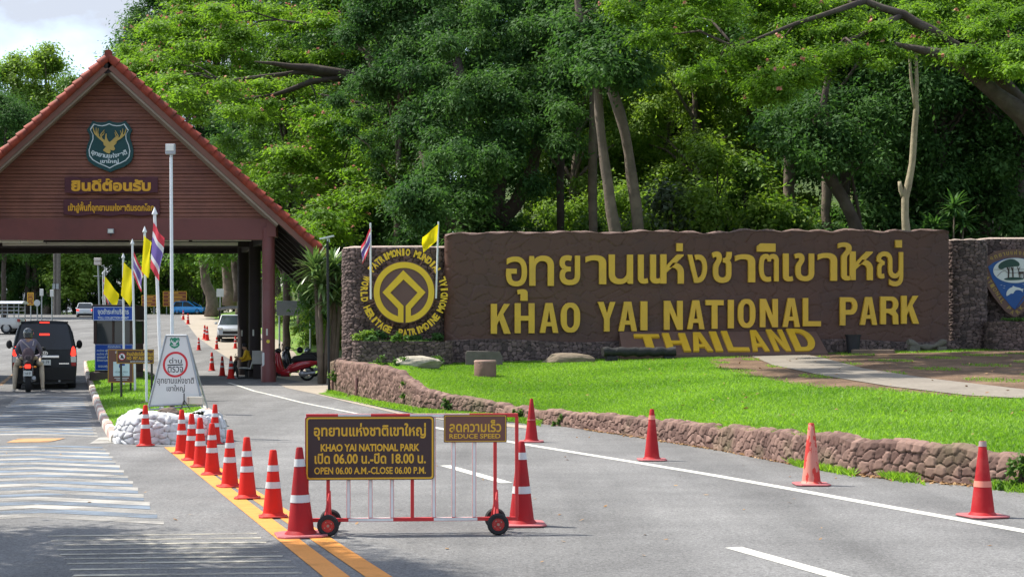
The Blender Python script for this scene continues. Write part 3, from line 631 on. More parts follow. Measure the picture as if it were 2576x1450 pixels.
# world heritage emblem
EZ = 47.0; es = EZ / F; EC = W(1017, 735, EZ)
em = thing('heritage_emblem', 'round golden emblem of a square within a circle ringed by golden lettering', 'emblem', (EC.x, EZ, EC.z))
M_DISC = mat('emblem_brown', (.14, .075, .06), .55, var=.08); M_YEL = mat('emblem_yellow', (.80, .52, .015), .45, var=.06, scale=5, bump=.1, spec=.5)
q = lambda x, z: ((x - 762) * .2777 * es, (690 - z) * .2777 * es)
mb = MB(); put_shape(mb, [circ(0, 0, 78.5 * es, 56)], .02, .09); mb.build('disc', M_DISC, em)
ring_o = [(274 * .2777 * es * math.cos(R(a)), 274 * .2777 * es * math.sin(R(a))) for a in range(-87, 268, 5)]; ring_i = [(221 * .2777 * es * math.cos(R(a)), 221 * .2777 * es * math.sin(R(a))) for a in range(-76, 257, 5)]
mb = MB()
put_shape(mb, [ring_o + [q(742, 964), q(757, 830), q(757, 812), q(637, 693), q(757, 574), q(878, 693), q(773, 812), q(773, 830), q(777, 964)][:0] + ring_i[::-1]], -.071, .04)
put_shape(mb, [[q(755, 490), q(567, 690), q(708, 838), q(708, 905), q(690, 916), q(702, 958), q(757, 964), q(757, 812), q(638, 693), q(757, 574), q(885, 693), q(777, 812), q(777, 964), q(832, 955), q(842, 916), q(824, 905), q(824, 838), q(957, 690)]], -.073, .042)
mb.build('square_and_ring', M_YEL, em)
for a in (150, 118, 90, 60, 35, 10, 170, 200, 225, 250, 290, 320, 345): rods = MB(); rods.tube([(76 * es * math.cos(R(a)), 0, 76 * es * math.sin(R(a))), (96 * es * math.cos(R(a)), 0, 96 * es * math.sin(R(a)))], .012, 6); rods.build('stay_rod', mat('rusty_rod', (.16, .08, .06), .7), em)
def arc_text(s, a0, a1, inward, rc=101, ht=18, wd=11):
    k = len(s)
    for i, ch in enumerate(s):
        if ch == ' ': continue
        a = R(a0 + (a1 - a0) * i / (k - 1)); w = wd * (1.25 if ch in 'MW' else .5 if ch in 'I' else 1) * es; h = ht * es
        mb = MB(); put_text(mb, ch, -w / 2, w / 2, -h / 2, h / 2, 0, .045, .05)
        rot = (a - math.pi / 2) if not inward else (a + math.pi / 2); c, sn = math.cos(rot), math.sin(rot); X0, Z0 = rc * es * math.cos(a), rc * es * math.sin(a)
        mb.v = [Vector((X0 + v.x * c - v.z * sn, v.y, Z0 + v.x * sn + v.z * c)) for v in mb.v]; mb.build('letter', M_YEL, em)
arc_text('PATRIMONIO MUNDIAL', 144, 32, False); arc_text('WORLD', 160, 190, True); arc_text('HERITAGE', 203, 248, True); arc_text('PATRIMOINE', 265, 323, True); arc_text('MONDIAL', 335, 379, True)

# national park shield emblem at the right
NZ = 50.75; ns = NZ / F
def n10(x, y): return (((3540 + x / 3.02) * .6708 - 2545) * ns, (720 - (860 + y / 3.02) * .6708) * ns)
NC = W(2545, 720, NZ); ne = thing('park_emblem', 'brown bordered blue shield emblem with deer under a tree and white dolphin', 'emblem', (NC.x, NZ, NC.z))
half = [(388, 395), (470, 310), (560, 258), (680, 228), (790, 222)]; low = [(400, 430), (450, 600), (560, 770), (680, 920), (770, 985), (795, 990)]
def mirror(pts): return [(1590 - x, y) for x, y in pts][::-1]
mb = MB(); put_shape(mb, [[n10(*p) for p in half + mirror(half) + mirror(low[::1])[::1][::-1][::-1] + low[::-1]]], .03, .10)
mb.build('shield', mat('shield_brown', (.13, .07, .055), .6, var=.1), ne)
mb = MB(); bl = [(490, 420), (560, 372), (680, 330), (795, 320)]; blw = [(540, 560), (640, 735), (750, 870), (797, 908)]
put_shape(mb, [[n10(*p) for p in bl + mirror(bl) + mirror(blw) + blw[::-1]]], -.072, .012); mb.build('blue_field', mat('shield_blue', (.015, .075, .26), .45, var=.08), ne)
mb = MB(); ce = n10(795, 465); put_shape(mb, [circ(ce[0], ce[1], (795 - 548) / 3.02 * .6708 * ns, 40, 141 / 3.02 * .6708 * ns)], -.086, .01)
put_shape(mb, [smooth_loop([n10(*p) for p in ((695, 755), (700, 700), (740, 660), (765, 655), (772, 633), (790, 650), (850, 660), (868, 675), (893, 668), (880, 690), (884, 715), (866, 690), (820, 682), (790, 695), (775, 728), (750, 722), (720, 745))], 1)], -.086, .01)
for x, y in ((640, 630), (675, 640), (672, 665), (890, 622)): put_shape(mb, [[n10(x - 14, y - 4), n10(x, y + 2), n10(x + 14, y - 3), n10(x, y - 2)]], -.086, .01)
mb.build('white_shapes', mat('emblem_white', (.62, .64, .62), .5, var=.05), ne)
mb = MB(); put_shape(mb, [smooth_loop([n10(*p) for p in ((600, 420), (625, 380), (690, 345), (765, 330), (830, 365), (848, 395), (838, 420), (790, 418), (740, 428), (690, 430), (650, 452), (615, 448))], 2)], -.098, .01)
put_shape(mb, [smooth_loop([n10(*p) for p in ((658, 562), (720, 542), (800, 540), (880, 548), (900, 558), (860, 572), (700, 576))], 2)], -.098, .01); mb.build('green_tree', mat('emblem_green', (.02, .06, .045), .5, var=.1), ne)
mb = MB()
for pts, w in ((((718, 548), (722, 470), (705, 430)), 16), (((722, 480), (728, 430)), 8), (((770, 540), (768, 470), (752, 428)), 15), (((768, 475), (772, 425)), 8), (((835, 510), (838, 480), (828, 445), (818, 425)), 9), (((838, 450), (850, 425)), 6), (((832, 490), (860, 490), (893, 490)), 26), (((840, 500), (842, 545)), 9), (((858, 500), (860, 545)), 7), (((885, 500), (888, 555)), 9), (((555, 455), (1030, 450)), 3), (((590, 530), (640, 480), (675, 466), (710, 490), (760, 494), (830, 488)), 4)):
    a = w / 3.02 * .6708 * ns; put_shape(mb, [stroke([n10(*p) for p in pts], a)], -.110, .006)
mb.build('brown_shapes', mat('emblem_dark', (.06, .035, .028), .5), ne)
mb = MB()
for k, ch in enumerate('NATIONAL'):
    x, y = 462 + (655 - 462) * (k / 7) ** 1.05, 505 + (812 - 505) * k / 7; c = n10(x, y); w = .07; t = MB(); put_text(t, ch, -.055, .055, -.07, .07, 0, .02); a = R(-62 + 8 * k / 7)
    mb.add([(c[0] + v.x * math.cos(a) - v.z * math.sin(a), -.074, c[1] + v.x * math.sin(a) + v.z * math.cos(a)) for v in t.v], t.f)
for ch, x, y, dg in (('P', 728, 890, -48), ('A', 765, 935, -30), ('R', 828, 930, 42), ('K', 868, 885, 50)):
    c = n10(x, y); t = MB(); put_text(t, ch, -.055, .055, -.07, .07, 0, .02); a = R(dg); mb.add([(c[0] + v.x * math.cos(a) - v.z * math.sin(a), -.074, c[1] + v.x * math.sin(a) + v.z * math.cos(a)) for v in t.v], t.f)
for k, ch in enumerate('อุทยานแห่งชาติ'):
    pass
xx = 512
for grp in ('อุ', 'ท', 'ย', 'า', 'น', 'แ', 'ห่', 'ง', 'ช', 'า', 'ติ'):
    t = MB(); wd = {'า': 30, 'แ': 34}.get(grp, 40); x = xx + wd / 2; y = 338 - 78 * (1 - ((x - 795) / 290) ** 2) + 5; c = n10(x, y); put_text(t, grp, -.045 * wd / 40, .045 * wd / 40, -.06, .10 if grp in ('ห่', 'ติ') else .06, 0, .02); a = R(-(x - 795) / 290 * 30) ; xx += wd + 8
    mb.add([(c[0] + v.x * math.cos(a) - v.z * math.sin(a), -.074, c[1] + v.x * math.sin(a) + v.z * math.cos(a)) for v in t.v], t.f)
mb.build('lettering', mat('emblem_letters', (.36, .24, .05), .5), ne)

# ------------------------------------------------------------------ timber gate with tiled roof
GZ0 = 53.3; gs = GZ0 / F; GB = W(272, 960, GZ0); GB.z = float(g(GZ0))
gx = lambda px: (px - 272) * gs; gz = lambda py: EYE + (HZ - py) * gs - GB.z
gate = thing('entrance_gate', 'big timber entrance gate with steep red tiled gable roof spanning the road', 'gate', GB)
M_BOARD = mat('gable_boards', (.225, .086, .056), .62, var=.22, scale=2.2, bump=.3, bscale=18, dirt=(.14, .05, .042), dscale=.7, damt=.6)
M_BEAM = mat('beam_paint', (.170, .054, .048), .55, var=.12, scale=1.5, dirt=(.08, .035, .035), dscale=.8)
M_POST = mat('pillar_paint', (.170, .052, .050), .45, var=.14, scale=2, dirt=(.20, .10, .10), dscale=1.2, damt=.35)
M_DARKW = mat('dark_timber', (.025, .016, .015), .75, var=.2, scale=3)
M_TILE = mat('red_roof_tile', (.28, .046, .024), .75, var=.35, scale=3.5, bump=.4, bscale=14, dirt=(.07, .03, .025), dscale=2.4, damt=.75)
M_BARGE = mat('bargeboard_paint', (.20, .085, .06), .6, var=.15, scale=2, dirt=(.10, .05, .045), dscale=1)
M_STRIP = mat('pale_strip', (.33, .26, .21), .7, var=.15)
hw = gx(818); za = gz(144); ze = gz(640)                  # roof half width, ridge and eave heights
DG = (-.30, 1.0)                                        # the building runs back along the road
dp = 8.2
def gp(x, d, z): return (x + DG[0] * d, d, z)
slope = (za - ze) / hw
# clapboards
mb = MB(); y_ap, y_bt = gz(172), gz(550); nb = 42; bh = (y_bt - y_ap) / nb
for i in range(nb):
    z1 = y_ap + bh * i; z0 = y_ap + bh * (i + 1) ; w1 = (gz(160) - z1) / slope; w0 = (gz(160) - z0) / slope
    jt = random.uniform(-.012, .012); z0 += random.uniform(-.012, .018)
    mb.add([(-w0, .50 + jt, z0 + .012), (w0, .50 + jt, z0 + .012), (w1, .535 + jt, z1), (-w1, .535 + jt, z1), (-w0, .56, z0 + .012), (w0, .56, z0 + .012)], [(0, 1, 2, 3), (4, 5, 1, 0)])
mb.add([(-(gz(160) - y_bt) / slope, .58, y_bt), ((gz(160) - y_bt) / slope, .58, y_bt), (0, .58, gz(150))], [(0, 1, 2)])
mb.build('gable_wall', M_BOARD, gate, fix=False)
mb = MB(); mb.bb(gx(-135), gx(676), .35, .62, gz(601), gz(548)); mb.build('front_beam', M_BEAM, gate, bevel=.015)
for sgn in (1, -1):
    mb = MB(); xa = sgn * gx(680); mb.add([(xa - .17, .22, gz(594)), (xa + .17, .22, gz(594)), (xa + .17, .7, gz(594)), (xa - .17, .7, gz(594)), (xa - .17, .22, gz(538)), (xa + .17, .22, gz(545)), (xa + .17, .7, gz(545)), (xa - .17, .7, gz(538))],
           [(0, 3, 2, 1), (4, 5, 6, 7), (0, 1, 5, 4), (1, 2, 6, 5), (2, 3, 7, 6), (3, 0, 4, 7)]); mb.build('beam_end', M_BEAM, gate, bevel=.02)
    for k, d in enumerate((.45, 4.2, dp - .4)):
        mb = MB(); x = sgn * gx(680) + DG[0] * d; gr = float(g(GZ0 + d)) - GB.z
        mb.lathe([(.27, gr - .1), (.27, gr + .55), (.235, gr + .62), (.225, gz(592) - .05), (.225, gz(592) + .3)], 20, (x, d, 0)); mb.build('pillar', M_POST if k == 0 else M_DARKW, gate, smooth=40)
        if k == 0 and sgn == 1:
            mb = MB(); mb.lathe([(.062, .0), (.062, .012)], 20, (x + .02, d - .222, gz(858)), axis='y'); mb.build('yellow_dot', mat('dot_yellow', (.75, .6, .06), .5), gate)
        if sgn == 1:
            mb = MB(); mb.bb(x - .05, x + .01, d - .236, d - .22, gz(843), gz(826)); mb.build('paper_notice', mat('notice_paper', (.6, .58, .52), .7), gate)
    mb = MB(); mb.add([gp(sgn * gx(680) - .1, .6, gz(603)), gp(sgn * gx(680) + .1, .6, gz(603)), gp(sgn * gx(680) + .1, dp, gz(603)), gp(sgn * gx(680) - .1, dp, gz(603)), gp(sgn * gx(680) - .1, .6, gz(572)), gp(sgn * gx(680) + .1, .6, gz(572)), gp(sgn * gx(680) + .1, dp, gz(572)), gp(sgn * gx(680) - .1, dp, gz(572))],
           [(0, 3, 2, 1), (4, 5, 6, 7), (0, 1, 5, 4), (1, 2, 6, 5), (2, 3, 7, 6), (3, 0, 4, 7)]); mb.build('side_beam', M_DARKW, gate)
def cross(d, zt, zb, x0, x1, t=.2):
    mb = MB(); mb.bb(x0 + DG[0] * d, x1 + DG[0] * d, d - t / 2, d + t / 2, zb, zt); return mb
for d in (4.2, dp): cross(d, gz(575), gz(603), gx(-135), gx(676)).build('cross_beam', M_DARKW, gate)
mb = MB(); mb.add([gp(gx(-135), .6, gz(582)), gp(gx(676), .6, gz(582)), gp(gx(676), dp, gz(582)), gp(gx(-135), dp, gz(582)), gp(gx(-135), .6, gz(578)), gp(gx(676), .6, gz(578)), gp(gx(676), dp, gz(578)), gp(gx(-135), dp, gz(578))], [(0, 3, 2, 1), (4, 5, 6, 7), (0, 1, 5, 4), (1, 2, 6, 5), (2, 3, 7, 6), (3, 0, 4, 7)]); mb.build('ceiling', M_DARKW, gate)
for x0, x1, d, py in ((-60, 50, .9, 604), (52, 108, .9, 603), (330, 480, .9, 601), (490, 640, .9, 600), (0, 118, 2.6, 604), (115, 370, 2.6, 604), (375, 620, 2.6, 604)):
    mb = MB(); xa, xb = gx(x0) + DG[0] * d, gx(x1) + DG[0] * d; mb.tube([(xa, d, gz(py) + .01), (xb, d, gz(py) + .01)], .035, 8); mb.bb(xa, xb, d - .05, d + .05, gz(py) + .04, gz(py) + .10); mb.build('tube_lamp', mat('lamp_white', (.72, .68, .58), .5), gate)
# rear gable
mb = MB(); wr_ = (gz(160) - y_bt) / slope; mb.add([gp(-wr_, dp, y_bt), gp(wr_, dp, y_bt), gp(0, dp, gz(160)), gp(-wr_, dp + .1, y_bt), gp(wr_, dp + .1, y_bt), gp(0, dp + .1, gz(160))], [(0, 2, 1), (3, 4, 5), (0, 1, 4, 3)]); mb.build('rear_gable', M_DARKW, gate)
# roof slopes with tile courses, dark boarded underside
d0, d1 = -.35, dp + .5
for sgn in (1, -1):
    ex = .55                                           # the rear of the eave hangs lower
    def rp_(u, d, off): # u 0 ridge..1 eave
        f = (d - d0) / (d1 - d0); L_ = u * (1 + .09 * f); x = sgn * hw * L_; z = za - (za - ze) * L_; nx, nz = sgn * slope / math.hypot(1, slope), 1 / math.hypot(1, slope); return Vector(gp(x, d, z)) + Vector((nx, 0, nz)) * off
    n = 30; tiles = []
    nd_ = 90
    for i in range(n + 1):
        for eps, lift in ((0, 0.0), (.999, .035)):
            if i == n and eps: continue
            u = (i + eps) / n; tiles.append([rp_(u, d0 + (d1 - d0) * k / nd_, -.05 + lift + .03 * math.sin(k * math.pi * .9)) for k in range(nd_ + 1)])
    mb = MB(); mb.grid(tiles); roof = mb.build('roof_slope', M_TILE, gate)
    # verge tiles along the front edge, each a half barrel lapping the one below
    mb = MB(); nt2 = 27
    for i in range(nt2):
        u0, u1 = i / nt2, (i + 1.12) / nt2; P = []
        for u, r in ((u0, .13), (u1, .175)):
            P.append([rp_(min(u, 1.01), d0 + .11 + math.cos(R(a)) * r * 1.15 - .02, -.03 + math.sin(R(a)) * r + (.03 if u == u1 else 0)) for a in range(-70, 251, 20)])
        mb.grid(P); k = len(P[0]); mb.add([tuple(p) for p in P[1]], [list(range(k))])
        # dark gap under the lap
    mb.build('verge_tiles', M_TILE, roof, smooth=60)
    mb = MB(); mb.add([tuple(rp_(u, d, o)) for u in (0.005, 1.0) for d in (d0 + .04, d0 + .12) for o in (-.12, -.34)], [(0, 1, 3, 2), (4, 6, 7, 5), (0, 4, 5, 1), (2, 3, 7, 6), (0, 2, 6, 4), (1, 5, 7, 3)]); mb.build('bargeboard', M_BARGE, gate)
    mb = MB(); mb.add([tuple(rp_(u, d, o)) for u in (0.03, .81) for d in (d0 + .125, d0 + .85) for o in (-.34, -.41)], [(0, 1, 3, 2), (4, 6, 7, 5), (0, 4, 5, 1), (2, 3, 7, 6), (0, 2, 6, 4), (1, 5, 7, 3)]); mb.build('soffit_strip', M_STRIP, gate)
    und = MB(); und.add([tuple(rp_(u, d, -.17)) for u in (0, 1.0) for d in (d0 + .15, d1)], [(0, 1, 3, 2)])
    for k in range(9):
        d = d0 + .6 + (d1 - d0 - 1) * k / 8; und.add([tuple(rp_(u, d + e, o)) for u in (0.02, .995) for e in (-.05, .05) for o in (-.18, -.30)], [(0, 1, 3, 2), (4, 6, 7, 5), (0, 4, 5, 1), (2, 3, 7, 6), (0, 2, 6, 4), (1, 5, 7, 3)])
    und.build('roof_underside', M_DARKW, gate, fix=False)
mb = MB(); mb.tube([gp(0, d0 - .05, za + .06), gp(0, d1, za + .06)], [.14, .14], 12); mb.build('ridge_tiles', M_TILE, gate, smooth=50)
mb = MB(); mb.ell((0, d0 + .06, gz(168)), (.10, .06, .12)); mb.add([(0, d0 + .10, gz(150) - .55), (.5, d0 + .10, gz(150) - .35), (0, d0 + .10, gz(150) + .22), (-.5, d0 + .10, gz(150) - .35)], [(0, 1, 2, 3)]); mb.build('ridge_knob', M_DARKW, gate, smooth=180)

def board_sign(name, label, pl, pr, pt, pb, y, text, mcol, tcol, wavy=True, tb=None, bold=.03):
    c = W((pl + pr) / 2, pb, GZ0 + y); th = thing(name, label, 'sign', c); w = (pr - pl) * (GZ0 + y) / F; h = (pb - pt) * (GZ0 + y) / F; mb = MB(); n = 24
    top = [(-w / 2 + w * i / n, h + (.03 * math.sin(i * .9) if wavy else 0)) for i in range(n + 1)]; bot = [(w / 2 - w * i / n, .03 * math.sin(i * .8 + 1) if wavy else 0) for i in range(n + 1)]
    put_shape(mb, [top + bot], .04, .06); mb.build('board', mcol, th, bevel=.006)
    mb = MB(); a, b, t, u = tb; f = (GZ0 + y) / F; put_text(mb, text, (a - (pl + pr) / 2) * f, (b - (pl + pr) / 2) * f, (pb - u) * f, (pb - t) * f, -.024, bold, .02); mb.build('lettering', tcol, th); return th
M_SIGNB = mat('plum_sign_board', (.085, .022, .032), .6, var=.15, scale=3); M_SIGNT = mat('orange_yellow_letters', (.72, .37, .03), .5, var=.06)
board_sign('welcome_sign', 'upper plum wooden board with large orange welcome lettering on the gate gable', 163, 397, 446, 486, .42, 'ยินดีต้อนรับ', M_SIGNB, M_SIGNT, True, (180, 380, 449, 481), .045)
board_sign('heritage_sign', 'lower plum wooden board with one narrow line of orange lettering on the gate', 160, 402, 502, 541, .42, 'เข้าสู่พื้นที่อุทยานแห่งชาติมรดกโลก', M_SIGNB, M_SIGNT, True, (172, 388, 507, 536), .03)
# shield
SY = GZ0 + .40; sf = SY / F; c = W(276, 430, SY); sh = thing('shield_sign', 'dark green shield with golden stag head high on the gate gable', 'sign', c)
c5 = lambda x, y: (((300 + x / 6.305) * .6708 - 276) * sf, (430 - (420 + y / 6.305) * .6708) * sf)
so = [(300, 205), (400, 240), (500, 245), (600, 235), (690, 200), (780, 235), (880, 250), (980, 245), (1075, 205), (1160, 310), (1230, 420), (1185, 530), (1180, 620), (1230, 760), (1262, 900), (1255, 1050), (1200, 1180), (1050, 1290), (850, 1360), (705, 1420), (560, 1360), (360, 1280), (200, 1160), (150, 1040), (145, 900), (180, 760), (235, 630), (225, 540), (160, 420), (240, 310)]
si = [(325, 275), (420, 305), (520, 318), (610, 300), (690, 265), (770, 300), (870, 318), (970, 310), (1055, 275), (1110, 360), (1155, 425), (1095, 520), (1100, 640), (1160, 780), (1190, 920), (1170, 1060), (1090, 1150), (950, 1220), (820, 1270), (705, 1335), (590, 1280), (440, 1220), (300, 1140), (220, 1040), (205, 900), (245, 770), (300, 640), (300, 530), (235, 410), (280, 340)]
shr = lambda L, k: [(702 + (x - 702) * k, 790 + (y - 790) * k) for x, y in L]
mb = MB(); put_shape(mb, [[c5(*p) for p in so]], .06, .06); mb.build('shield', mat('shield_green', (.010, .058, .062), .5, var=.08), sh)
mb = MB(); put_shape(mb, [[c5(*p) for p in si], [c5(*p) for p in shr(si, .955)]], -.001, .012); mb.build('white_border', mat('border_white', (.62, .68, .70), .5), sh)
mb = MB(); put_shape(mb, [[c5(*p) for p in ((590, 660), (610, 520), (632, 505), (632, 600), (665, 680), (705, 712), (760, 670), (870, 560), (880, 640), (862, 740), (800, 800), (835, 870), (800, 912), (745, 905), (720, 880), (728, 930), (700, 985), (620, 960), (545, 905), (620, 815), (570, 790), (545, 680))]], -.003, .02)
for i, (pts, w) in enumerate((( [(570, 690), (450, 600), (350, 500), (305, 350)], (62, 14)), ([(400, 560), (385, 460), (385, 370)], (34, 10)), ([(440, 590), (425, 480), (435, 385)], (30, 10)), ([(520, 640), (490, 540), (580, 425)], (40, 10)), ([(500, 570), (560, 530), (578, 470)], (26, 9)),
          ([(820, 690), (960, 610), (1060, 530), (1100, 390)], (62, 14)), ([(1000, 580), (1015, 480), (1015, 395)], (34, 10)), ([(955, 610), (985, 520), (960, 440)], (28, 9)), ([(860, 660), (910, 570), (835, 435)], (40, 10)), ([(890, 600), (850, 550), (830, 480)], (26, 9)))):
    put_shape(mb, [stroke([c5(*p) for p in pts], (w[0] / 6.3 * .67 * sf, w[1] / 6.3 * .67 * sf))], -.006 - .0022 * i, .02)
mb.build('stag_head', mat('stag_gold', (.52, .36, .10), .5, var=.1), sh)
mb = MB(); xx = 268
for k, grp in enumerate(('อุ', 'ท', 'ย', 'า', 'น', 'แ', 'ห่', 'ง', 'ช', 'า', 'ติ')):
    t = MB(); wd = {'า': 58, 'แ': 72}.get(grp, 78); x = xx + wd / 2; u = (x - 702) / 434; y = 1045 - 110 * u * u; p = c5(x, y); up = .35 if grp in ('ห่', 'ติ') else 0; put_text(t, grp, -wd / 2, wd / 2, -42 - (35 if grp == 'อุ' else 0), 42 + 84 * up, 0, .03); k6 = .67 * sf / 6.3; a = R(u * 26); xx += wd + 3
    mb.add([(p[0] + (v.x * math.cos(a) - v.z * math.sin(a)) * k6, -.0035, p[1] + (v.x * math.sin(a) + v.z * math.cos(a)) * k6) for v in t.v], t.f)
p0, p1 = c5(480, 1225), c5(915, 1105); put_text(mb, 'เขาใหญ่', p0[0], p1[0], p0[1], p1[1], -.0035, .03); mb.build('lettering', mat('border_white', (.62, .68, .70), .5), sh)

def floodlight(name, label, p, rz=0, s=1, facing=-1):
    th = thing(name, label, 'lamp', p, rz); mb = MB(); mb.box((0, 0, 0), (.22 * s, .09 * s, .17 * s)); mb.build('housing', mat('lamp_housing', (.35, .36, .38), .5, .3), th, bevel=.012)
    mb = MB(); mb.box((0, facing * .048 * s, 0), (.17 * s, .01, .12 * s)); mb.build('lens', mat('lamp_lens', (.72, .72, .66), .3), th); mb = MB(); mb.box((0, 0, -.13 * s), (.03, .03, .12 * s)); mb.build('bracket', mat('dark_metal', (.05, .05, .055), .5, .5), th); return th
floodlight('floodlight', 'small grey floodlight on the gate beam above the van', W(279, 581, GZ0 + .25))
floodlight('floodlight', 'white floodlight at the lower right corner of the gate roof', W(806, 648, GZ0 - .4), .5, 1.3)

# ------------------------------------------------------------------ traffic island
isl_l = [(292, 1112), (270, 1075), (256, 1048), (243, 1012), (230, 975), (222, 950), (218, 930), (216, 915)]
isl_r = [(560, 1072), (500, 1030), (440, 985), (395, 958), (360, 938), (335, 925), (320, 915)]
L_ = [G(*p) for p in isl_l]; R_ = [G(*p) for p in isl_r]
def interp_poly(P, n):
    P = np.array([p[:2] for p in P]); s = np.concatenate([[0], np.cumsum(np.hypot(*np.diff(P, axis=0).T))]); u = np.linspace(0, s[-1], n); return np.stack([np.interp(u, s, P[:, 0]), np.interp(u, s, P[:, 1])], 1)
A = interp_poly(L_, 60); Bq = interp_poly(R_, 60); P = []
for a, b in zip(A, Bq): P.append([(a[0] * (1 - t) + b[0] * t, a[1] * (1 - t) + b[1] * t, float(g(a[1] * (1 - t) + b[1] * t)) + .13 + .10 * math.sin(math.pi * t)) for t in np.linspace(0.02, .98, 14)])
mb = MB(); mb.grid(P); o = mb.build('island_grass', M_LAWN, fix=False, smooth=180); o['kind'] = 'structure'
def kerb(name, pts, seglen=.95):
    mb = MB(); pts = interp_poly([Vector((p[0], p[1], 0)) for p in pts], int(sum(math.dist(pts[i][:2], pts[i + 1][:2]) for i in range(len(pts) - 1)) / seglen) + 1)
    for i in range(len(pts) - 1):
        a, b = Vector((*pts[i], 0)), Vector((*pts[i + 1], 0)); d = (b - a).normalized(); nn = Vector((-d.y, d.x, 0)) * .09; a = a + d * .008; b = b - d * .008; za_, zb_ = float(g(a.y)), float(g(b.y)); h = .17 + random.uniform(-.015, .015)
        v = []
        for p, z in ((a, za_), (b, zb_)): v += [(p - nn * 1.1).to_tuple()[:2] + (z - .05,), (p + nn * 1.1).to_tuple()[:2] + (z - .05,), (p + nn).to_tuple()[:2] + (z + h * .7,), (p + nn * .6).to_tuple()[:2] + (z + h,), (p - nn * .6).to_tuple()[:2] + (z + h,), (p - nn).to_tuple()[:2] + (z + h * .7,)]
        mb.add(v, [(0, 1, 2, 3, 4, 5)[::-1], (6, 7, 8, 9, 10, 11)] + [(k, (k + 1) % 6, (k + 1) % 6 + 6, k + 6) for k in range(6)], i % 2)
    o = mb.build(name, [mat('kerb_white', (.58, .54, .47), .8, var=.2, dirt=(.3, .24, .18), dscale=4), mat('kerb_red', (.44, .29, .25), .8, var=.2, dirt=(.3, .22, .18), dscale=4)]); o['kind'] = 'structure'; return o
kerb('kerb', L_); kerb('kerb', R_)
# white painted rubble planter at the nose of the island
PC = W(430, 1108, 28.0); PC.z = 0
plw = thing('stone_planter', 'low round planter of white painted rubble at the nose of the island', 'planter', (PC.x, PC.y, 0))
n = 300; th_ = np.linspace(0, 2 * np.pi, n); rx, ry = .97, .86; sq = 2.6
ex_ = np.sign(np.cos(th_)) * np.abs(np.cos(th_)) ** (2 / sq) * rx; ey_ = np.sign(np.sin(th_)) * np.abs(np.sin(th_)) ** (2 / sq) * ry; s = np.concatenate([[0], np.cumsum(np.hypot(np.diff(ex_), np.diff(ey_)))])
zz = np.linspace(-.03, .45, 34); tpp = np.linspace(0, 1, 10)[1:]
fac = np.concatenate([1.0 - .10 * (zz / .45) ** 2, .90 - .26 * tpp]); hz = np.concatenate([zz, .45 + .03 * np.sin(tpp * np.pi)]); hvar = 1 + .06 * np.sin(th_ * 3) + .05 * np.sin(th_ * 7 + 1)
Bb = np.stack([ex_[None] * fac[:, None], ey_[None] * fac[:, None], hz[:, None] * hvar[None]], -1)
Nn = np.stack([np.broadcast_to(np.cos(th_), Bb.shape[:2]), np.broadcast_to(np.sin(th_), Bb.shape[:2]), np.zeros(Bb.shape[:2])], -1).copy(); Nn[32:, :, :] = (0, 0, 1); Nn[30:33, :, 2] += .6; Nn /= np.linalg.norm(Nn, axis=-1, keepdims=True)
M_WST = stone_mat('white_painted_rubble', (.50, .50, .50), (.66, .66, .66), (.30, .28, .26), .7)
Uu, Zz = np.meshgrid(s, np.concatenate([zz, .45 + .24 * tpp])); stone_sheet('rubble_facing', Bb, Nn, Uu + .05 * np.sin(Zz * 9), Zz, .165, .135, 51, .06, M_WST, plw, .3)
mb = MB(); mb.lathe([(0.01, .43), (.5, .43), (.70, .40)], 24); mb.build('soil', M_LAWN, plw, smooth=180)
def boulder(name, label, c, r, seed, col, parent=None, cat='rock', flat=.0, rz=0, base=True, mm=None):
    rr = np.random.default_rng(seed); bm = bmesh.new(); bmesh.ops.create_icosphere(bm, subdivisions=5, radius=1); ph = rr.uniform(0, 6, (7, 3)); fr = rr.uniform(1.2, 4.5, (7, 3)); cut = [(Vector(rr.normal(size=3)).normalized(), rr.uniform(.62, .88)) for _ in range(9)]
    for v in bm.verts:
        p = v.co.copy()
        for nn, d in cut:
            k = p.dot(nn)
            if k > d: p -= nn * (k - d) * .92
        f = 1 + sum(.05 / (1 + i * .5) * math.sin(p.x * fr[i, 0] * (1 + i * .6) + ph[i, 0]) * math.sin(p.y * fr[i, 1] * (1 + i * .6) + ph[i, 1]) * math.cos(p.z * fr[i, 2] * (1 + i * .6) + ph[i, 2]) for i in range(7)); p *= f
        v.co = Vector((p.x * r[0], p.y * r[1], max(p.z, -.55) * r[2] + r[2] * .5))
    me = bpy.data.meshes.new(name); bm.to_mesh(me); bm.free(); o = link_mesh(name, me, mm or mat('rock_%d' % seed, col, .85, var=.28, scale=2.5, bump=.7, bscale=12, dirt=tuple(k * .45 for k in col), dscale=2), parent, smooth=50); o.location = c; o.rotation_euler = (0, 0, rz)
    if parent is None: tag(o, label, cat)
    return o
boulder('rock', 'brown flat rock lying on the white rubble planter below the checkpoint sign', (PC.x + .05, PC.y - .25, .45), (.26, .22, .13), 61, (.13, .095, .075))

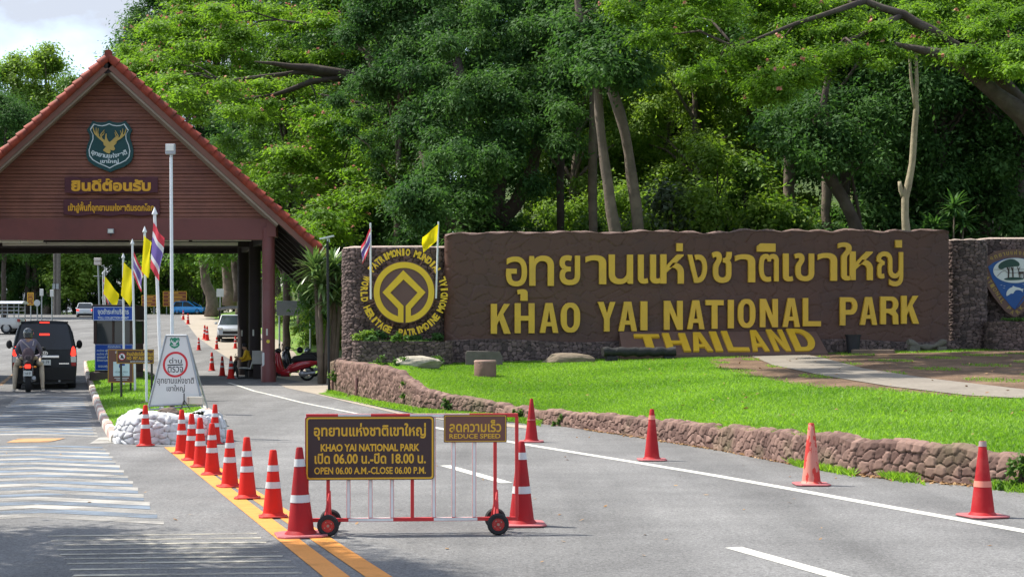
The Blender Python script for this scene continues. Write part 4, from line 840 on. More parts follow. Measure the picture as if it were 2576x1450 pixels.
# ------------------------------------------------------------------ cones
def cone_mats(kind):
    if kind == 'new': return mat('cone_orange_red', (.60, .020, .012), .6, var=.10, scale=4, spec=.2, dirt=(.34, .025, .02), dscale=4, damt=.4), mat('cone_band', (.55, .55, .55), .5, var=.06), mat('cone_base_red', (.46, .035, .03), .6, var=.15, dirt=(.26, .07, .06), dscale=6)
    if kind == 'dark': return mat('cone_dark_red', (.34, .014, .018), .6, var=.15, scale=3, spec=.2, dirt=(.24, .03, .03), dscale=5, damt=.5), mat('cone_band', (.55, .55, .55), .5, var=.06), mat('cone_base_pink', (.44, .13, .135), .75, var=.15, dirt=(.25, .10, .10), dscale=6)
    if kind == 'faded': return mat('cone_faded_band', (.36, .014, .018), .6, var=.15, scale=3, spec=.2, dirt=(.42, .08, .07), dscale=4, damt=.45), mat('cone_salmon_band', (.66, .22, .16), .6, var=.12), mat('cone_base_pink', (.44, .13, .135), .75)
def peel_mat():
    m, n, l, b = new_mat('cone_peeling'); setb(b, rough=.65); t = n.new('ShaderNodeTexCoord').outputs['Object']; mp = n.new('ShaderNodeMapping'); mp.inputs['Scale'].default_value = (1, 1, .45); l.new(t, mp.inputs[0]); z = nodes_noise(n, l, mp.outputs[0], 9, 6, .55)
    r = n.new('ShaderNodeValToRGB'); r.color_ramp.interpolation = 'CONSTANT'; r.color_ramp.elements[0].color = (.56, .20, .15, 1); r.color_ramp.elements[1].position = .51; r.color_ramp.elements[1].color = (.52, .03, .02, 1); l.new(z, r.inputs[0]); l.new(r.outputs[0], b.inputs['Base Color']); return m
def make_cone(label, kind, H, bands, base=.42, rb=.15, rt=.05, group=None, peel=False):
    th = thing('traffic_cone', label, 'cone', (0, 0, 0), group=group); body, band, bas = cone_mats(kind)
    if peel: body = peel_mat()
    prof = lambda z: H * (rb + (rt - rb) * (z / H - .05) / .95) if z > .05 * H else H * (rb + .02)
    mb = MB(); mb.lathe([(H * (rb + .035), .028 * H), (H * (rb + .012), .055 * H)] + [(prof(z), z) for z in np.linspace(.07 * H, .985 * H, 8)] + [(prof(H) * .82, H), (prof(H) * .5, H), (prof(H) * .45, H * .9)], 28); mb.build('cone_body', body, th, smooth=35)
    hb = base * H / 2; mb = MB(); mb.slab([(hb, hb * .72), (hb * .72, hb), (-hb * .72, hb), (-hb, hb * .72), (-hb, -hb * .72), (-hb * .72, -hb), (hb * .72, -hb), (hb, -hb * .72)], .008, .032 * H); mb.build('base', bas, th, bevel=.006)
    for z0, z1 in bands:
        a, b = H * (1 - z1), H * (1 - z0); mb = MB(); mb.lathe([(prof(a) + .0035, a), (prof(b) + .0035, b)], 28, caps=False); mb.build('reflective_band', band, th, smooth=60)
    return th
ST = ((.225, .315), (.47, .565))
proto = make_cone('', 'new', .72, ST)
grp_row = 'orange cones lined up along the centre line'
row = [(687, 1300, 'nearest cone of the small orange row, next to the tall dark cone'), (622, 1253, 'orange cone standing second from the near end of the small cone row'), (578, 1224, 'orange cone standing third from the near end of the small cone row'),
       (534, 1193, 'orange cone in front of the right planter end, overlapping the cone behind it'), (505, 1174, 'orange cone fifth from the near end of the small cone row'), (482, 1157, 'orange cone sixth from the near end, slimly overlapped by its neighbours'), (457, 1140, 'farthest orange cone of the diagonal row, beside the start of the orange line'),
       (366, 1121, 'lone orange cone at the left front of the white rubble planter'), (540, 1116, 'orange cone behind the row at the right corner of the white rubble planter')]
for i, (x, y, lb) in enumerate(row):
    p = G(x, y); o = proto if i == 0 else copy_tree(proto); o.location = p; o['label'] = lb; o['group'] = grp_row; o.rotation_euler = (R(random.uniform(-1.2, 1.2)), R(random.uniform(-1.2, 1.2)), random.uniform(0, .5)); o.scale = (1, 1, random.uniform(.985, 1.015))
big = make_cone('tall dark red cone with white bands touching the left end of the wheeled barrier', 'dark', .845, ((.13, .214), (.53, .615)), .56, .152, .036); big.location = G(757, 1347); big.rotation_euler = (0, R(-1), .25)
o = dup(big, G(1312, 1320), .1, 'tall dark red cone with white bands behind the right end of the wheeled barrier')
c1 = make_cone('dark red cone with faint worn lettering band, farthest of the four by the lawn wall', 'dark', .80, (), .56, .15, .035); c1.location = G(1337, 1111)
mb = MB(); mb.lathe([(.085, .40), (.081, .425)], 28, caps=False); mb.build('worn_band', mat('worn_band_red', (.48, .10, .09), .6, var=.4, scale=20), c1)
c2 = make_cone('dark red cone with one pale band near its top, standing on the white edge line', 'faded', .80, ((.12, .205),), .56, .15, .042); c2.location = G(1640, 1157)
c3 = make_cone('salmon cone with red paint peeling off in patches', 'faded', .80, (), .56, .15, .045, peel=True); c3.location = G(2041, 1219)
c4 = make_cone('red cone with scuffed grey tip and salmon band, nearest the right edge of the photo', 'faded', .80, ((.0, .07), (.52, .60)), .56, .155, .042); c4.location = G(2472, 1299); c4.rotation_euler = (0, 0, .3)
c4.children[2].data.materials[0] = mat('grey_tip', (.33, .24, .23), .7)
far = [(500, 880, .70, 'small banded cone left of the silver pickup, alone on the sand edge'), (545, 878, .70, 'small banded cone in front of the left headlamp of the silver pickup'), (592, 876, .70, 'small banded cone in front of the middle of the silver pickup'),
       (533, 932, .80, 'banded cone left of the two cones beside the seated guard'), (559, 945, .78, 'banded cone in the middle of the three beside the seated guard'), (581, 952, .86, 'banded cone right next to the seated guard and his bench'),
       (461, 804, .9, 'tiny banded cone just right of the light pole near the blue car'), (473, 815, .9, 'tiny plain red cone below the blue car'), (515, 853, .9, 'left one of two cones standing close together by the silver pickup'), (521, 856, .9, 'right one of two cones standing close together by the silver pickup'), (352, 946, .95, 'red cone half hidden behind the no pet sign')]
for x, y, k, lb in far: dup(proto, G(x, y), random.random(), lb, k / .72, 'cones around the toll gate')

# ------------------------------------------------------------------ wheeled barrier
M_RED = mat('barrier_red', (.56, .028, .03), .42, var=.1, scale=5, dirt=(.35, .06, .05), dscale=5, damt=.4); M_WHT = mat('barrier_white', (.74, .73, .70), .45, var=.07, dirt=(.5, .44, .38), dscale=6, damt=.35)
bs = 14.55 / F; BA = W(770, 1340, 14.55); BA.z = 0; bar = thing('barrier', 'wheeled red and white road barrier carrying two brown signs', 'barrier', BA, R(4))
bx = lambda px: (px - 770) * bs / math.cos(R(4)); bz = lambda py: EYE + (HZ - py) * bs
mb = MB()
def rail(z, cuts, r=.018):
    for a, b, k in cuts: mb.bb(bx(a), bx(b), -r, r, z - r, z + r, k)
rail(bz(1045), ((770, 850, 0), (850, 932, 1), (932, 1030, 0), (1030, 1115, 1), (1115, 1180, 1), (1180, 1303, 0))); rail(bz(1307), ((770, 876, 0), (876, 988, 1), (988, 1090, 0), (1090, 1200, 1), (1200, 1303, 0)))
for x, k in ((772, 0), (825, 0), (876, 1), (931, 1), (985, 1), (1036, 0), (1090, 1), (1140, 1), (1192, 1), (1245, 0), (1300, 0)): r = .017 if k == 0 else .018; mb.bb(bx(x) - r, bx(x) + r, -r * .9, r * .9, bz(1307) + .017, bz(1045) - .017, k)
mb.build('frame', [M_RED, M_WHT], bar, bevel=.004)
M_TYRE = mat('tyre_rubber', (.018, .018, .019), .85, var=.3, bump=.3, bscale=60)
for x in (828, 1249):
    mb = MB(); X = bx(x)
    for sg in (-1, 1): mb.tube([(X, 0, bz(1235)), (X, sg * .19, .10)], .014, 8); mb.tube([(X - .045, sg * .19, .105), (X, sg * .02, bz(1240))], .010, 6)
    mb.tube([(X, -.25, .105), (X, .25, .105)], .013, 8); mb.build('axle_stand', M_RED, bar)
    for sg in (-1, 1):
        mb = MB(); mb.lathe([(.06, -.03), (.088, -.034), (.102, -.02), (.105, 0), (.102, .02), (.088, .034), (.06, .03)], 28, (X, sg * .235, .105), axis='y', caps=False); w = mb.build('tyre', M_TYRE, bar, smooth=50)
        mb = MB(); mb.lathe([(.003, .016), (.022, .022), (.024, .012), (.056, .010), (.062, .028), (.062, -.028), (.056, -.010), (.003, -.010)], 24, (X, sg * .235, .105), axis='y', caps=False)
        mb.build('rim', mat('rim_red', (.42, .035, .03), .5, var=.15), w, smooth=40); mb = MB()
        for k in range(4): a = k * math.pi / 2 + .6; mb.lathe([(.007, .0), (.007, .018)], 8, (X + .038 * math.cos(a), sg * .235, .105 + .038 * math.sin(a)), axis='y')
        mb.lathe([(.016, 0), (.014, .027)], 12, (X, sg * .235, .105), axis='y'); mb.build('wheel_bolts', mat('bolt_metal', (.35, .2, .16), .5, .5), w)
def flat_sign(name, parent, x0, x1, z0, z1, y, mb_, border, r=.03, bw=.02, th=.012):
    mb = MB(); put_shape(mb, [rrect(x0, x1, z0, z1, r)], y + th, th); b = mb.build(name, mb_, parent)
    if border: mb = MB(); put_shape(mb, [rrect(x0 + .008, x1 - .008, z0 + .008, z1 - .008, r * .8), rrect(x0 + bw, x1 - bw, z0 + bw, z1 - bw, max(r * .6, .004))], y - .0015, .002); mb.build('border', border, b)
    return b
M_DKB = mat('sign_dark_brown', (.045, .022, .022), .42, var=.06); M_GLD = mat('sign_gold', (.66, .37, .025), .5, var=.05); M_BRN = mat('sign_brown', (.15, .062, .045), .5, var=.06)
mb = MB(); mb.bb(bx(771), bx(1089), -.031, -.018, bz(1200), bz(1050)); mb.build('sign_back', M_RED, bar)
s1 = flat_sign('opening_hours_sign', bar, bx(769), bx(1091), bz(1206), bz(1046), -.047, M_DKB, M_GLD, .035, .024, .014)
mb = MB(); tx = lambda s, a, b, t, u, bo=.03: put_text(mb, s, bx(a), bx(b), bz(u), bz(t), -.0485, bo)
tx('อุทยานแห่งชาติเขาใหญ่', 790, 1070, 1063, 1105, .025); tx('KHAO YAI NATIONAL PARK', 807, 1054, 1115, 1134, .035); tx('เปิด 06.00 น.-ปิด 18.00 น.', 792, 1070, 1138, 1165, .028); tx('OPEN 06.00 A.M.-CLOSE 06.00 P.M.', 791, 1070, 1173, 1191, .025)
mb.build('lettering', M_GLD, s1)
s2 = flat_sign('reduce_speed_sign', bar, bx(1115), bx(1274), bz(1113), bz(1043), -.036, M_BRN, M_GLD, .012, .014)
mb = MB(); put_text(mb, 'ลดความเร็ว', bx(1129), bx(1260), bz(1087), bz(1056), -.0375, .02); put_text(mb, 'REDUCE SPEED', bx(1129), bx(1258), bz(1103), bz(1091), -.0375, .02); mb.build('lettering', M_GLD, s2)

# ------------------------------------------------------------------ checkpoint A-sign, light pole
CZ = 27.9; cs = CZ / F; CB = W(440, 1025, CZ); chk = thing('checkpoint_sign', 'white trapezoid checkpoint sign in a grey frame standing on the white rubble planter', 'sign', CB, R(-6))
kx = lambda px: (px - 440) * cs; kz = lambda py: (1025 - py) * cs
M_WB = mat('sign_white', (.62, .62, .60), .45, var=.04); M_GREY = mat('grey_metal', (.32, .34, .36), .4, .6, var=.1); M_BLK = mat('sign_black', (.02, .02, .02), .5); M_SRED = mat('sign_red', (.55, .02, .03), .45)
lean = lambda z: z * .10
def leanmb(mb): mb.v = [Vector((v.x, v.y + lean(v.z), v.z)) for v in mb.v]; return mb
mb = MB(); put_shape(mb, [[(kx(375), kz(1019)), (kx(508), kz(1011)), (kx(463), kz(845)), (kx(413), kz(845))]], .015, .015); board = leanmb(mb).build('board', M_WB, chk)
mb = MB(); cn = [(kx(372), kz(1021)), (kx(510), kz(1013)), (kx(465), kz(843)), (kx(411), kz(843))]
for a, b in zip(cn, cn[1:] + cn[:1]): mb.tube([(a[0], 0, a[1]), (b[0], 0, b[1])], .02, 8)
for a, b in (((372, 1021), (376, 1032)), ((510, 1013), (511, 1024)), ((374, 1030), (512, 1018))): mb.tube([(kx(a[0]), 0, kz(a[1])), (kx(b[0]), 0, kz(b[1]))], .016, 8)
leanmb(mb)
for x0, x1 in ((411, 366), (465, 492)): mb.tube([(kx(x0), lean(kz(843)), kz(843)), (kx(x1), .75, kz(1030))], .018, 8)
mb.build('frame', M_GREY, chk, smooth=60)
mb = MB(); put_shape(mb, [circ(kx(437.5), kz(916), 32.5 * cs, 44), circ(kx(437.5), kz(916), 27 * cs, 40)], -.001, .002); leanmb(mb).build('red_ring', M_SRED, board)
mb = MB(); K = lambda s, a, b, t, u, bo: put_text(mb, s, kx(a), kx(b), kz(u), kz(t), -.0015, bo); K('ด่าน', 421, 454, 899, 913, .01); K('ตรวจ', 418, 458, 921, 936, .01); K('อุทยานแห่งชาติ', 392, 487, 946, 969, .008); K('เขาใหญ่', 417, 464, 967, 986, .008)
put_shape(mb, [[(kx(417), kz(919.5)), (kx(457), kz(918)), (kx(457), kz(915)), (kx(417), kz(916.5))]], -.001, .001); leanmb(mb).build('lettering', M_BLK, board)
def mini_shield(cx_, cz_, w, h): return [(cx_ + a * w, cz_ + b * h) for a, b in ((-.36, .5), (-.2, .42), (0, .5), (.2, .42), (.36, .5), (.5, .32), (.42, .1), (.5, -.2), (.32, -.38), (0, -.5), (-.32, -.38), (-.5, -.2), (-.42, .1), (-.5, .32))]
mb = MB(); put_shape(mb, [mini_shield(kx(434), kz(862), 26 * cs, 28 * cs)], -.001, .002); leanmb(mb).build('green_shield', mat('shield_bright_green', (.01, .20, .10), .45), board)
mb = MB(); z = kz(862); x = kx(434)
for pts, w in (([(0, -6), (-3, 0), (-9, 5), (-8, 9)], (4, 1.5)), ([(0, -6), (3, 0), (9, 5), (8, 9)], (4, 1.5)), ([(-5, 2), (-4, 7)], (2, 1)), ([(5, 2), (4, 7)], (2, 1)), ([(-8, -5), (0, -8), (8, -5)], (1.6, 1.6)), ([(-1, 2), (1, -4)], (4, 3))): put_shape(mb, [stroke([(x + a * cs, z + b * cs) for a, b in pts], (w[0] * cs, w[1] * cs))], -.0035, .001)
leanmb(mb).build('white_stag', M_WB, board)
fl = thing('floodlight', 'cream floodlight box hung on the lower right rail of the checkpoint sign', 'lamp', W(494, 1006, CZ - .1), R(-6)); mb = MB(); mb.box((0, 0, 0), (36 * cs, .10, 19 * cs)); mb.build('housing', mat('cream_box', (.55, .51, .42), .5, var=.08), fl, bevel=.01); mb = MB(); mb.box((-20 * cs, -.01, 0), (.03, .13, .13)); mb.build('end_cap', mat('cream_cap', (.5, .44, .36), .5), fl, bevel=.008)
tr = thing('tripod', 'small black tripod under the checkpoint sign', 'tripod', W(463, 1029, CZ - .15)); mb = MB(); mb.tube([(0, 0, .08), (0, 0, .30)], .012, 8)
for a in (.3, 2.4, 4.5): mb.tube([(0, 0, .18), (.11 * math.cos(a), .11 * math.sin(a), 0)], .008, 6)
mb.build('legs', M_BLK, tr)
LP = W(433, 1030, 28.6); lp = thing('light_pole', 'tall thin white pole with a floodlight on top behind the checkpoint sign', 'lamp post', (LP.x, LP.y, .45)); ls = 28.6 / F
mb = MB(); mb.tube([(0, 0, 0), (0, 0, kz(0) * 0 + (1030 - 842) * ls)], [.05, .05], 10); mb.build('lower_tube', mat('maroon_tube', (.08, .03, .03), .5), lp, smooth=50)
zt = EYE + (HZ - 388) * ls - .45; mb = MB(); mb.tube([(0, 0, (1030 - 840) * ls), (-.02, 0, zt)], [.033, .029], 10); mb.build('upper_tube', mat('pole_white', (.68, .72, .74), .4, .1), lp, smooth=50)
mb = MB(); zr = (1030 - 845) * ls; mb.lathe([(.055, 0), (.088, .01), (.09, .05), (.06, .06), (.062, .09), (.04, .10)], 18, (0, 0, zr)); mb.build('red_collar', M_SRED, lp, smooth=40)
mb = MB(); zl_ = EYE + (HZ - 376) * ls - .45; mb.box((-.02, -.05, zl_), (.185, .07, .20)); hd = mb.build('lamp_head', mat('lamp_housing', (.35, .36, .38), .5, .3), lp, bevel=.015); mb = MB(); mb.box((-.02, -.092, zl_ + .022), (.14, .012, .115)); mb.build('lens', mat('lamp_lens', (.72, .72, .66), .3), hd, bevel=.004); mb = MB(); mb.box((-.02, 0, zl_ - .12), (.05, .05, .06)); mb.build('bracket', M_GREY, lp)

# ------------------------------------------------------------------ flags
def cloth_mat(name, cols, emit=0):
    m, n, l, b = new_mat(name); setb(b, rough=.75, spec=.2)
    b.inputs['Base Color'].default_value = (*cols, 1); tr_ = n.new('ShaderNodeBsdfTranslucent'); tr_.inputs[0].default_value = (*cols, 1); mxs = n.new('ShaderNodeMixShader'); mxs.inputs[0].default_value = .55
    l.new(b.outputs[0], mxs.inputs[1]); l.new(tr_.outputs[0], mxs.inputs[2]); l.new(mxs.outputs[0], n['Material Output'].inputs[0]); return m
FM = [cloth_mat('flag_red', (.66, .07, .10)), cloth_mat('flag_white', (.76, .74, .76)), cloth_mat('flag_blue', (.20, .14, .42)), cloth_mat('flag_yellow', (.92, .78, .012))]
M_POLE = mat('flagpole_white', (.72, .73, .73), .45, var=.06)
def flagpole(label, fl_label, kind, top, base, Z, hoist, fly, r=.033, group='flagpoles in a row on the island', foot=True, fz=0., wave=.05):
    b = W(base[0], base[1], Z); t = W(top[0], top[1], Z); th = thing('flagpole', label, 'flagpole', b, group=group); h = t - b; mb = MB(); mb.tube([(0, 0, 0), tuple(h * .5), tuple(h)], [r, r, r * .92], 12); mb.build('pole', M_POLE, th, smooth=60)
    k = r / .033
    if foot: mb = MB(); mb.lathe([(r * 1.6, -.02), (r * 1.7, .0), (r * 1.2, .04 * k), (.004, .13 * k)], 12, tuple(h)); mb.build('finial', M_POLE, th, smooth=50); mb = MB(); mb.box((0, 0, .02), (.26, .2, .12)); mb.build('footing', mat('footing_concrete', (.16, .13, .11), .9, var=.2), th, bevel=.01)
    P0 = W(*hoist[0], Z) - b; P1 = W(*hoist[1], Z) - b; fv = Vector((fly[0], 0, -fly[1])) * (Z / F); mb = MB(); nu, nv = 22, 16; rows = []
    ph = random.uniform(0, 6)
    for i in range(nv + 1):
        v = i / nv; row = []
        for j in range(nu + 1):
            u = j / nu; p = P0.lerp(P1, v) + fv * u * (1 - .12 * v * (1 if fly[1] > 20 else 0)); y = math.sin(u * 7 + v * 2 + ph) * wave * u + math.sin(v * 5 - u * 4 + ph) * wave * .6 * u; row.append((p.x + math.sin(u * 6 + v * 6 + ph) * .02 * u, p.y - r * 1.1 + y + fz * u, p.z - .06 * u * math.sin(v * math.pi)))
        rows.append(row)
    st = [0] * 3 + [1] * 2 + [2] * 6 + [1] * 2 + [0] * 3
    mb.grid(rows, mif=(lambda i, j: st[i]) if kind == 'thai' else (lambda i, j: 3)); fo = mb.build('flag', FM, th, smooth=180, fix=False)
    if fl_label: fo['label'] = fl_label
    return th
flagpole('white flagpole with plain yellow flag, leftmost of the four nearer poles', None, 'y', (310, 647), (312, 972), 46.0, ((312, 658), (305, 742)), (36, 34), fz=-.38)
flagpole('white flagpole with striped flag second from the left behind the no pet sign', None, 'thai', (333, 612), (340, 990), 42.5, ((337, 632), (336, 690)), (30, 52), fz=-.30)
flagpole('white flagpole with yellow flag crossing in front of the no pet sign', None, 'y', (364, 582), (369, 1018), 37.0, ((363, 592), (357, 682)), (26, 22), fz=-.25)
flagpole('tallest leaning flagpole with striped flag, partly behind the checkpoint sign', None, 'thai', (389, 537), (409, 1060), 29.3, ((387, 560), (379, 672)), (32, 40), fz=-.22)
flagpole('distant flagpole with yellow flag above the toll booth', None, 'y', (263, 683), (267, 880), 75.0, ((264, 694), (261, 738)), (42, 46), fz=-.5, group='small flagpoles behind the toll booth', foot=True)
flagpole('distant flagpole with striped flag above the toll booth', None, 'thai', (259, 688), (261, 880), 76.0, ((260, 700), (260, 738)), (18, 34), fz=-.2, group='small flagpoles behind the toll booth', foot=True)
flagpole('white stick with striped flag at the left of the world heritage emblem', None, 'thai', (932, 560), (933, 752), EZ - .15, ((932, 572), (931, 624)), (-22, 46), r=.03, group='flag sticks on the emblem', foot=False, wave=.06)
flagpole('white stick with yellow flag at the right of the world heritage emblem', None, 'y', (1103, 557), (1097, 750), EZ - .15, ((1103, 563), (1099, 606)), (-40, 34), r=.028, group='flag sticks on the emblem', foot=False, wave=.06)

# ------------------------------------------------------------------ toll booth and island signs
TZ = 50.5; ts = TZ / F; TB = W(285, 958, TZ); TB.z = float(g(TZ)) + .1; tb = thing('toll_booth', 'narrow dark timber toll booth with blue boards on the island', 'booth', TB, R(3))
qx = lambda px: (px - 285) * ts; qz = lambda py: EYE + (HZ - py) * ts - TB.z
M_BTH = mat('booth_timber', (.06, .032, .028), .6, var=.2, scale=3); M_BLU = mat('blue_board', (.012, .065, .40), .42, var=.06); M_GLS = mat('dark_glass', (.03, .035, .04), .08, var=.1, spec=.8)
mb = MB(); mb.bb(qx(238), qx(333), .05, 1.9, .35, qz(862)); mb.build('wall', M_BTH, tb, bevel=.02)
mb = MB(); mb.bb(qx(236), qx(243), 0, .12, qz(864), qz(804)); mb.bb(qx(326), qx(335), 0, .12, qz(864), qz(804)); mb.bb(qx(282), qx(287), .02, .1, qz(864), qz(804)); mb.bb(qx(236), qx(243), 1.8, 1.9, qz(864), qz(804)); mb.bb(qx(326), qx(335), 1.8, 1.9, qz(864), qz(804)); mb.build('window_frame', M_BTH, tb)
mb = MB(); mb.bb(qx(243), qx(282), .05, .07, qz(863), qz(805)); mb.bb(qx(287), qx(326), .05, .07, qz(863), qz(805)); mb.bb(qx(238), qx(240), .13, 1.8, qz(863), qz(805)); mb.bb(qx(331), qx(333), .13, 1.8, qz(863), qz(805)); mb.build('window', M_GLS, tb)
mb = MB(); mb.bb(qx(234), qx(337), -.12, 2.0, qz(803), qz(766)); mb.build('roof', M_DARKW, tb, bevel=.02)
mb = MB(); mb.bb(qx(226), qx(333), -.05, 1.95, -.3, .36); mb.build('stone_base', mat('booth_base', (.10, .075, .065), .9, var=.4, scale=5, bump=.8, bscale=8), tb, bevel=.05)
M_WT = mat('white_lettering', (.72, .74, .76), .5)
b1 = flat_sign('toll_sign', tb, qx(237), qx(336), qz(806), qz(771), -.16, M_BLU, M_WT, .01, .022, .03)
mb = MB(); put_text(mb, 'จุดชำระค่าบริการ', qx(249), qx(326), qz(794), qz(775), -.1635, .02); put_text(mb, 'TOLL COLLECTION POINT', qx(249), qx(326), qz(802), qz(796), -.1635, .02); mb.build('lettering', M_WT, b1)
b2 = flat_sign('fee_board', tb, qx(240), qx(334), qz(931), qz(865), -.05, M_BLU, M_WT, .01, .018, .03)
mb = MB(); put_text(mb, 'อัตราค่าบริการ', qx(272), qx(304), qz(874), qz(868), -.0535, .01)
for k, (s_, w_) in enumerate((('คนไทย ผู้ใหญ่ 40 บาท', 60), ('คนไทย เด็ก 20 บาท', 52), ('รถยนต์ 4 ล้อ 30 บาท', 62), ('จักรยานยนต์ 20 บาท', 58))): put_text(mb, s_, qx(245), qx(245 + w_), qz(884 + k * 8), qz(878 + k * 8), -.0535, .01)
put_text(mb, 'THAI PARKS', qx(262), qx(300), qz(914), qz(909), -.0535, .01) if False else None
put_text(mb, 'ขอบคุณ', qx(248), qx(280), qz(925), qz(918), -.0535, .01); mb.build('lettering', M_WT, b2)
def post_sign(name, label, pl, pr, pt, pb, Z, legs, yb):
    c = W((pl + pr) / 2, yb, Z); th = thing(name, label, 'sign', c); s = Z / F; X = lambda p: (p - (pl + pr) / 2) * s; Zf = lambda p: (yb - p) * s
    mb = MB()
    for a, b, bt in legs: mb = MB(); mb.tube([(X(a), .03, Zf(bt) - .1), (X(b), .03, Zf(pt) - .05)], .03, 8); mb.build('post', mat('dark_post', (.035, .03, .025), .6), th)
    return th, X, Zf
h1, X, Zf = post_sign('helmet_sign', 'square brown sign with a pale panel and helmet picture in front of the toll booth', 271, 336, 877, 962, 42.5, [(281, 281, 992)], 992)
mb = MB(); mb.tube([(X(328), .03, Zf(990)), (X(328), .03, Zf(880))], .03, 8); mb.build('post', mat('dark_post', (.035, .03, .025), .6), h1)
b3 = flat_sign('board', h1, X(271), X(336), Zf(962), Zf(877), 0, M_BRN, M_GLD, .008, .022, .02)
mb = MB(); mb.bb(X(285), X(326), -.006, -.002, Zf(945), Zf(909)); mb.build('pale_panel', mat('panel_pale', (.55, .66, .68), .5), b3)
mb = MB(); put_text(mb, 'HELMET AREA', X(289), X(322), Zf(937), Zf(932), -.0075, .02); put_text(mb, '100 %', X(300), X(312), Zf(942), Zf(939), -.0075, .02); mb.build('lettering', mat('grey_letters', (.25, .32, .34), .5), b3)
mb = MB(); put_shape(mb, [smooth_loop([(X(299), Zf(924)), (X(300), Zf(914)), (X(308), Zf(911)), (X(315), Zf(914)), (X(314), Zf(920)), (X(307), Zf(918)), (X(304), Zf(925))], 2)], -.006, .002); mb.build('helmet_picture', mat('helmet_blue', (.03, .07, .25), .5), b3)
mb = MB(); put_text(mb, 'พื้นที่สวมหมวก', X(290), X(322), Zf(888), Zf(881), -.0025, .01); mb.bb(X(288), X(324), -.004, -.002, Zf(950.5), Zf(949)); mb.bb(X(292), X(320), -.004, -.002, Zf(955), Zf(953.5)); mb.build('small_lettering', M_WT, b3)
h2, X, Zf = post_sign('no_pet_sign', 'wide brown no pet allowed sign with orange lettering and red ring pictogram', 293, 387, 878, 914, 39.5, [(305, 303, 1012), (381, 381, 1008)], 1012)
b4 = flat_sign('board', h2, X(293), X(387), Zf(914), Zf(878), 0, mat('no_pet_brown', (.10, .045, .03), .5, var=.08), M_GLD, .006, .02, .02)
mb = MB(); put_text(mb, 'ห้ามนำสัตว์เลี้ยงเข้ามา', X(319), X(385), Zf(894), Zf(882), -.0025, .03); put_text(mb, 'NO  PET ALLOWED', X(319), X(384), Zf(904), Zf(896), -.0025, .03); mb.build('lettering', M_GLD, b4)
mb = MB(); put_text(mb, 'ผู้ฝ่าฝืนมีโทษตามกฎหมาย', X(328), X(376), Zf(911), Zf(906), -.0025, .01); put_shape(mb, [circ(X(307), Zf(896), 8.2 * 39.5 / F, 26)], -.002, .001); mb.build('white_marks', M_WT, b4)
mb = MB(); r_ = 39.5 / F; put_shape(mb, [circ(X(307), Zf(896), 9.2 * r_, 28), circ(X(307), Zf(896), 7.6 * r_, 26)], -.0045, .001); mb.build('red_ring', M_SRED, b4)
mb = MB(); put_shape(mb, [smooth_loop([(X(302), Zf(901)), (X(304), Zf(897)), (X(305), Zf(893)), (X(308), Zf(890)), (X(309), Zf(895)), (X(312), Zf(898)), (X(311), Zf(902)), (X(306), Zf(900))], 1)], -.0045, .001); put_shape(mb, [stroke([(X(302), Zf(890)), (X(312), Zf(902))], 1.3 * r_)], -.006, .001); mb.build('dog_pictogram', M_BLK, b4)

# ------------------------------------------------------------------ vehicles
M_VAN = mat('van_black_paint', (.008, .009, .011), .22, var=.2, spec=.22); M_VGL = mat('tinted_glass', (.010, .013, .022), .06, var=.3, spec=.45)
M_CHR = mat('chrome', (.75, .76, .78), .12, 1); M_TAIL = mat('tail_lamp_lit', (.6, .02, .015), .3, emit=((1, .03, .015), 1.1)); M_TAILD = mat('tail_lamp_dark', (.30, .012, .012), .25); M_CLR = mat('clear_lens', (.55, .52, .50), .2); M_PLATE = mat('number_plate', (.62, .63, .60), .5, var=.05); M_BLKP = mat('black_plastic', (.016, .016, .017), .6)
def wheel(parent, c, r, w, n=24):
    """wheel with its axle along x"""
    mb = MB(); mb.lathe([(r * .62, -w / 2), (r * .92, -w / 2), (r, -w * .35), (r, w * .35), (r * .92, w / 2), (r * .62, w / 2)], n, c, axis='x', caps=False); t = mb.build('wheel', M_TYRE, parent, smooth=40)
    mb = MB(); mb.lathe([(.01, w * .30), (r * .2, w * .34), (r * .55, w * .22), (r * .63, w * .42), (r * .63, -w * .42), (r * .55, -w * .22), (r * .2, -w * .34), (.01, -w * .30)], n, c, axis='x', caps=False); mb.build('rim', mat('alloy_rim', (.34, .35, .36), .35, .7), t, smooth=40); return t
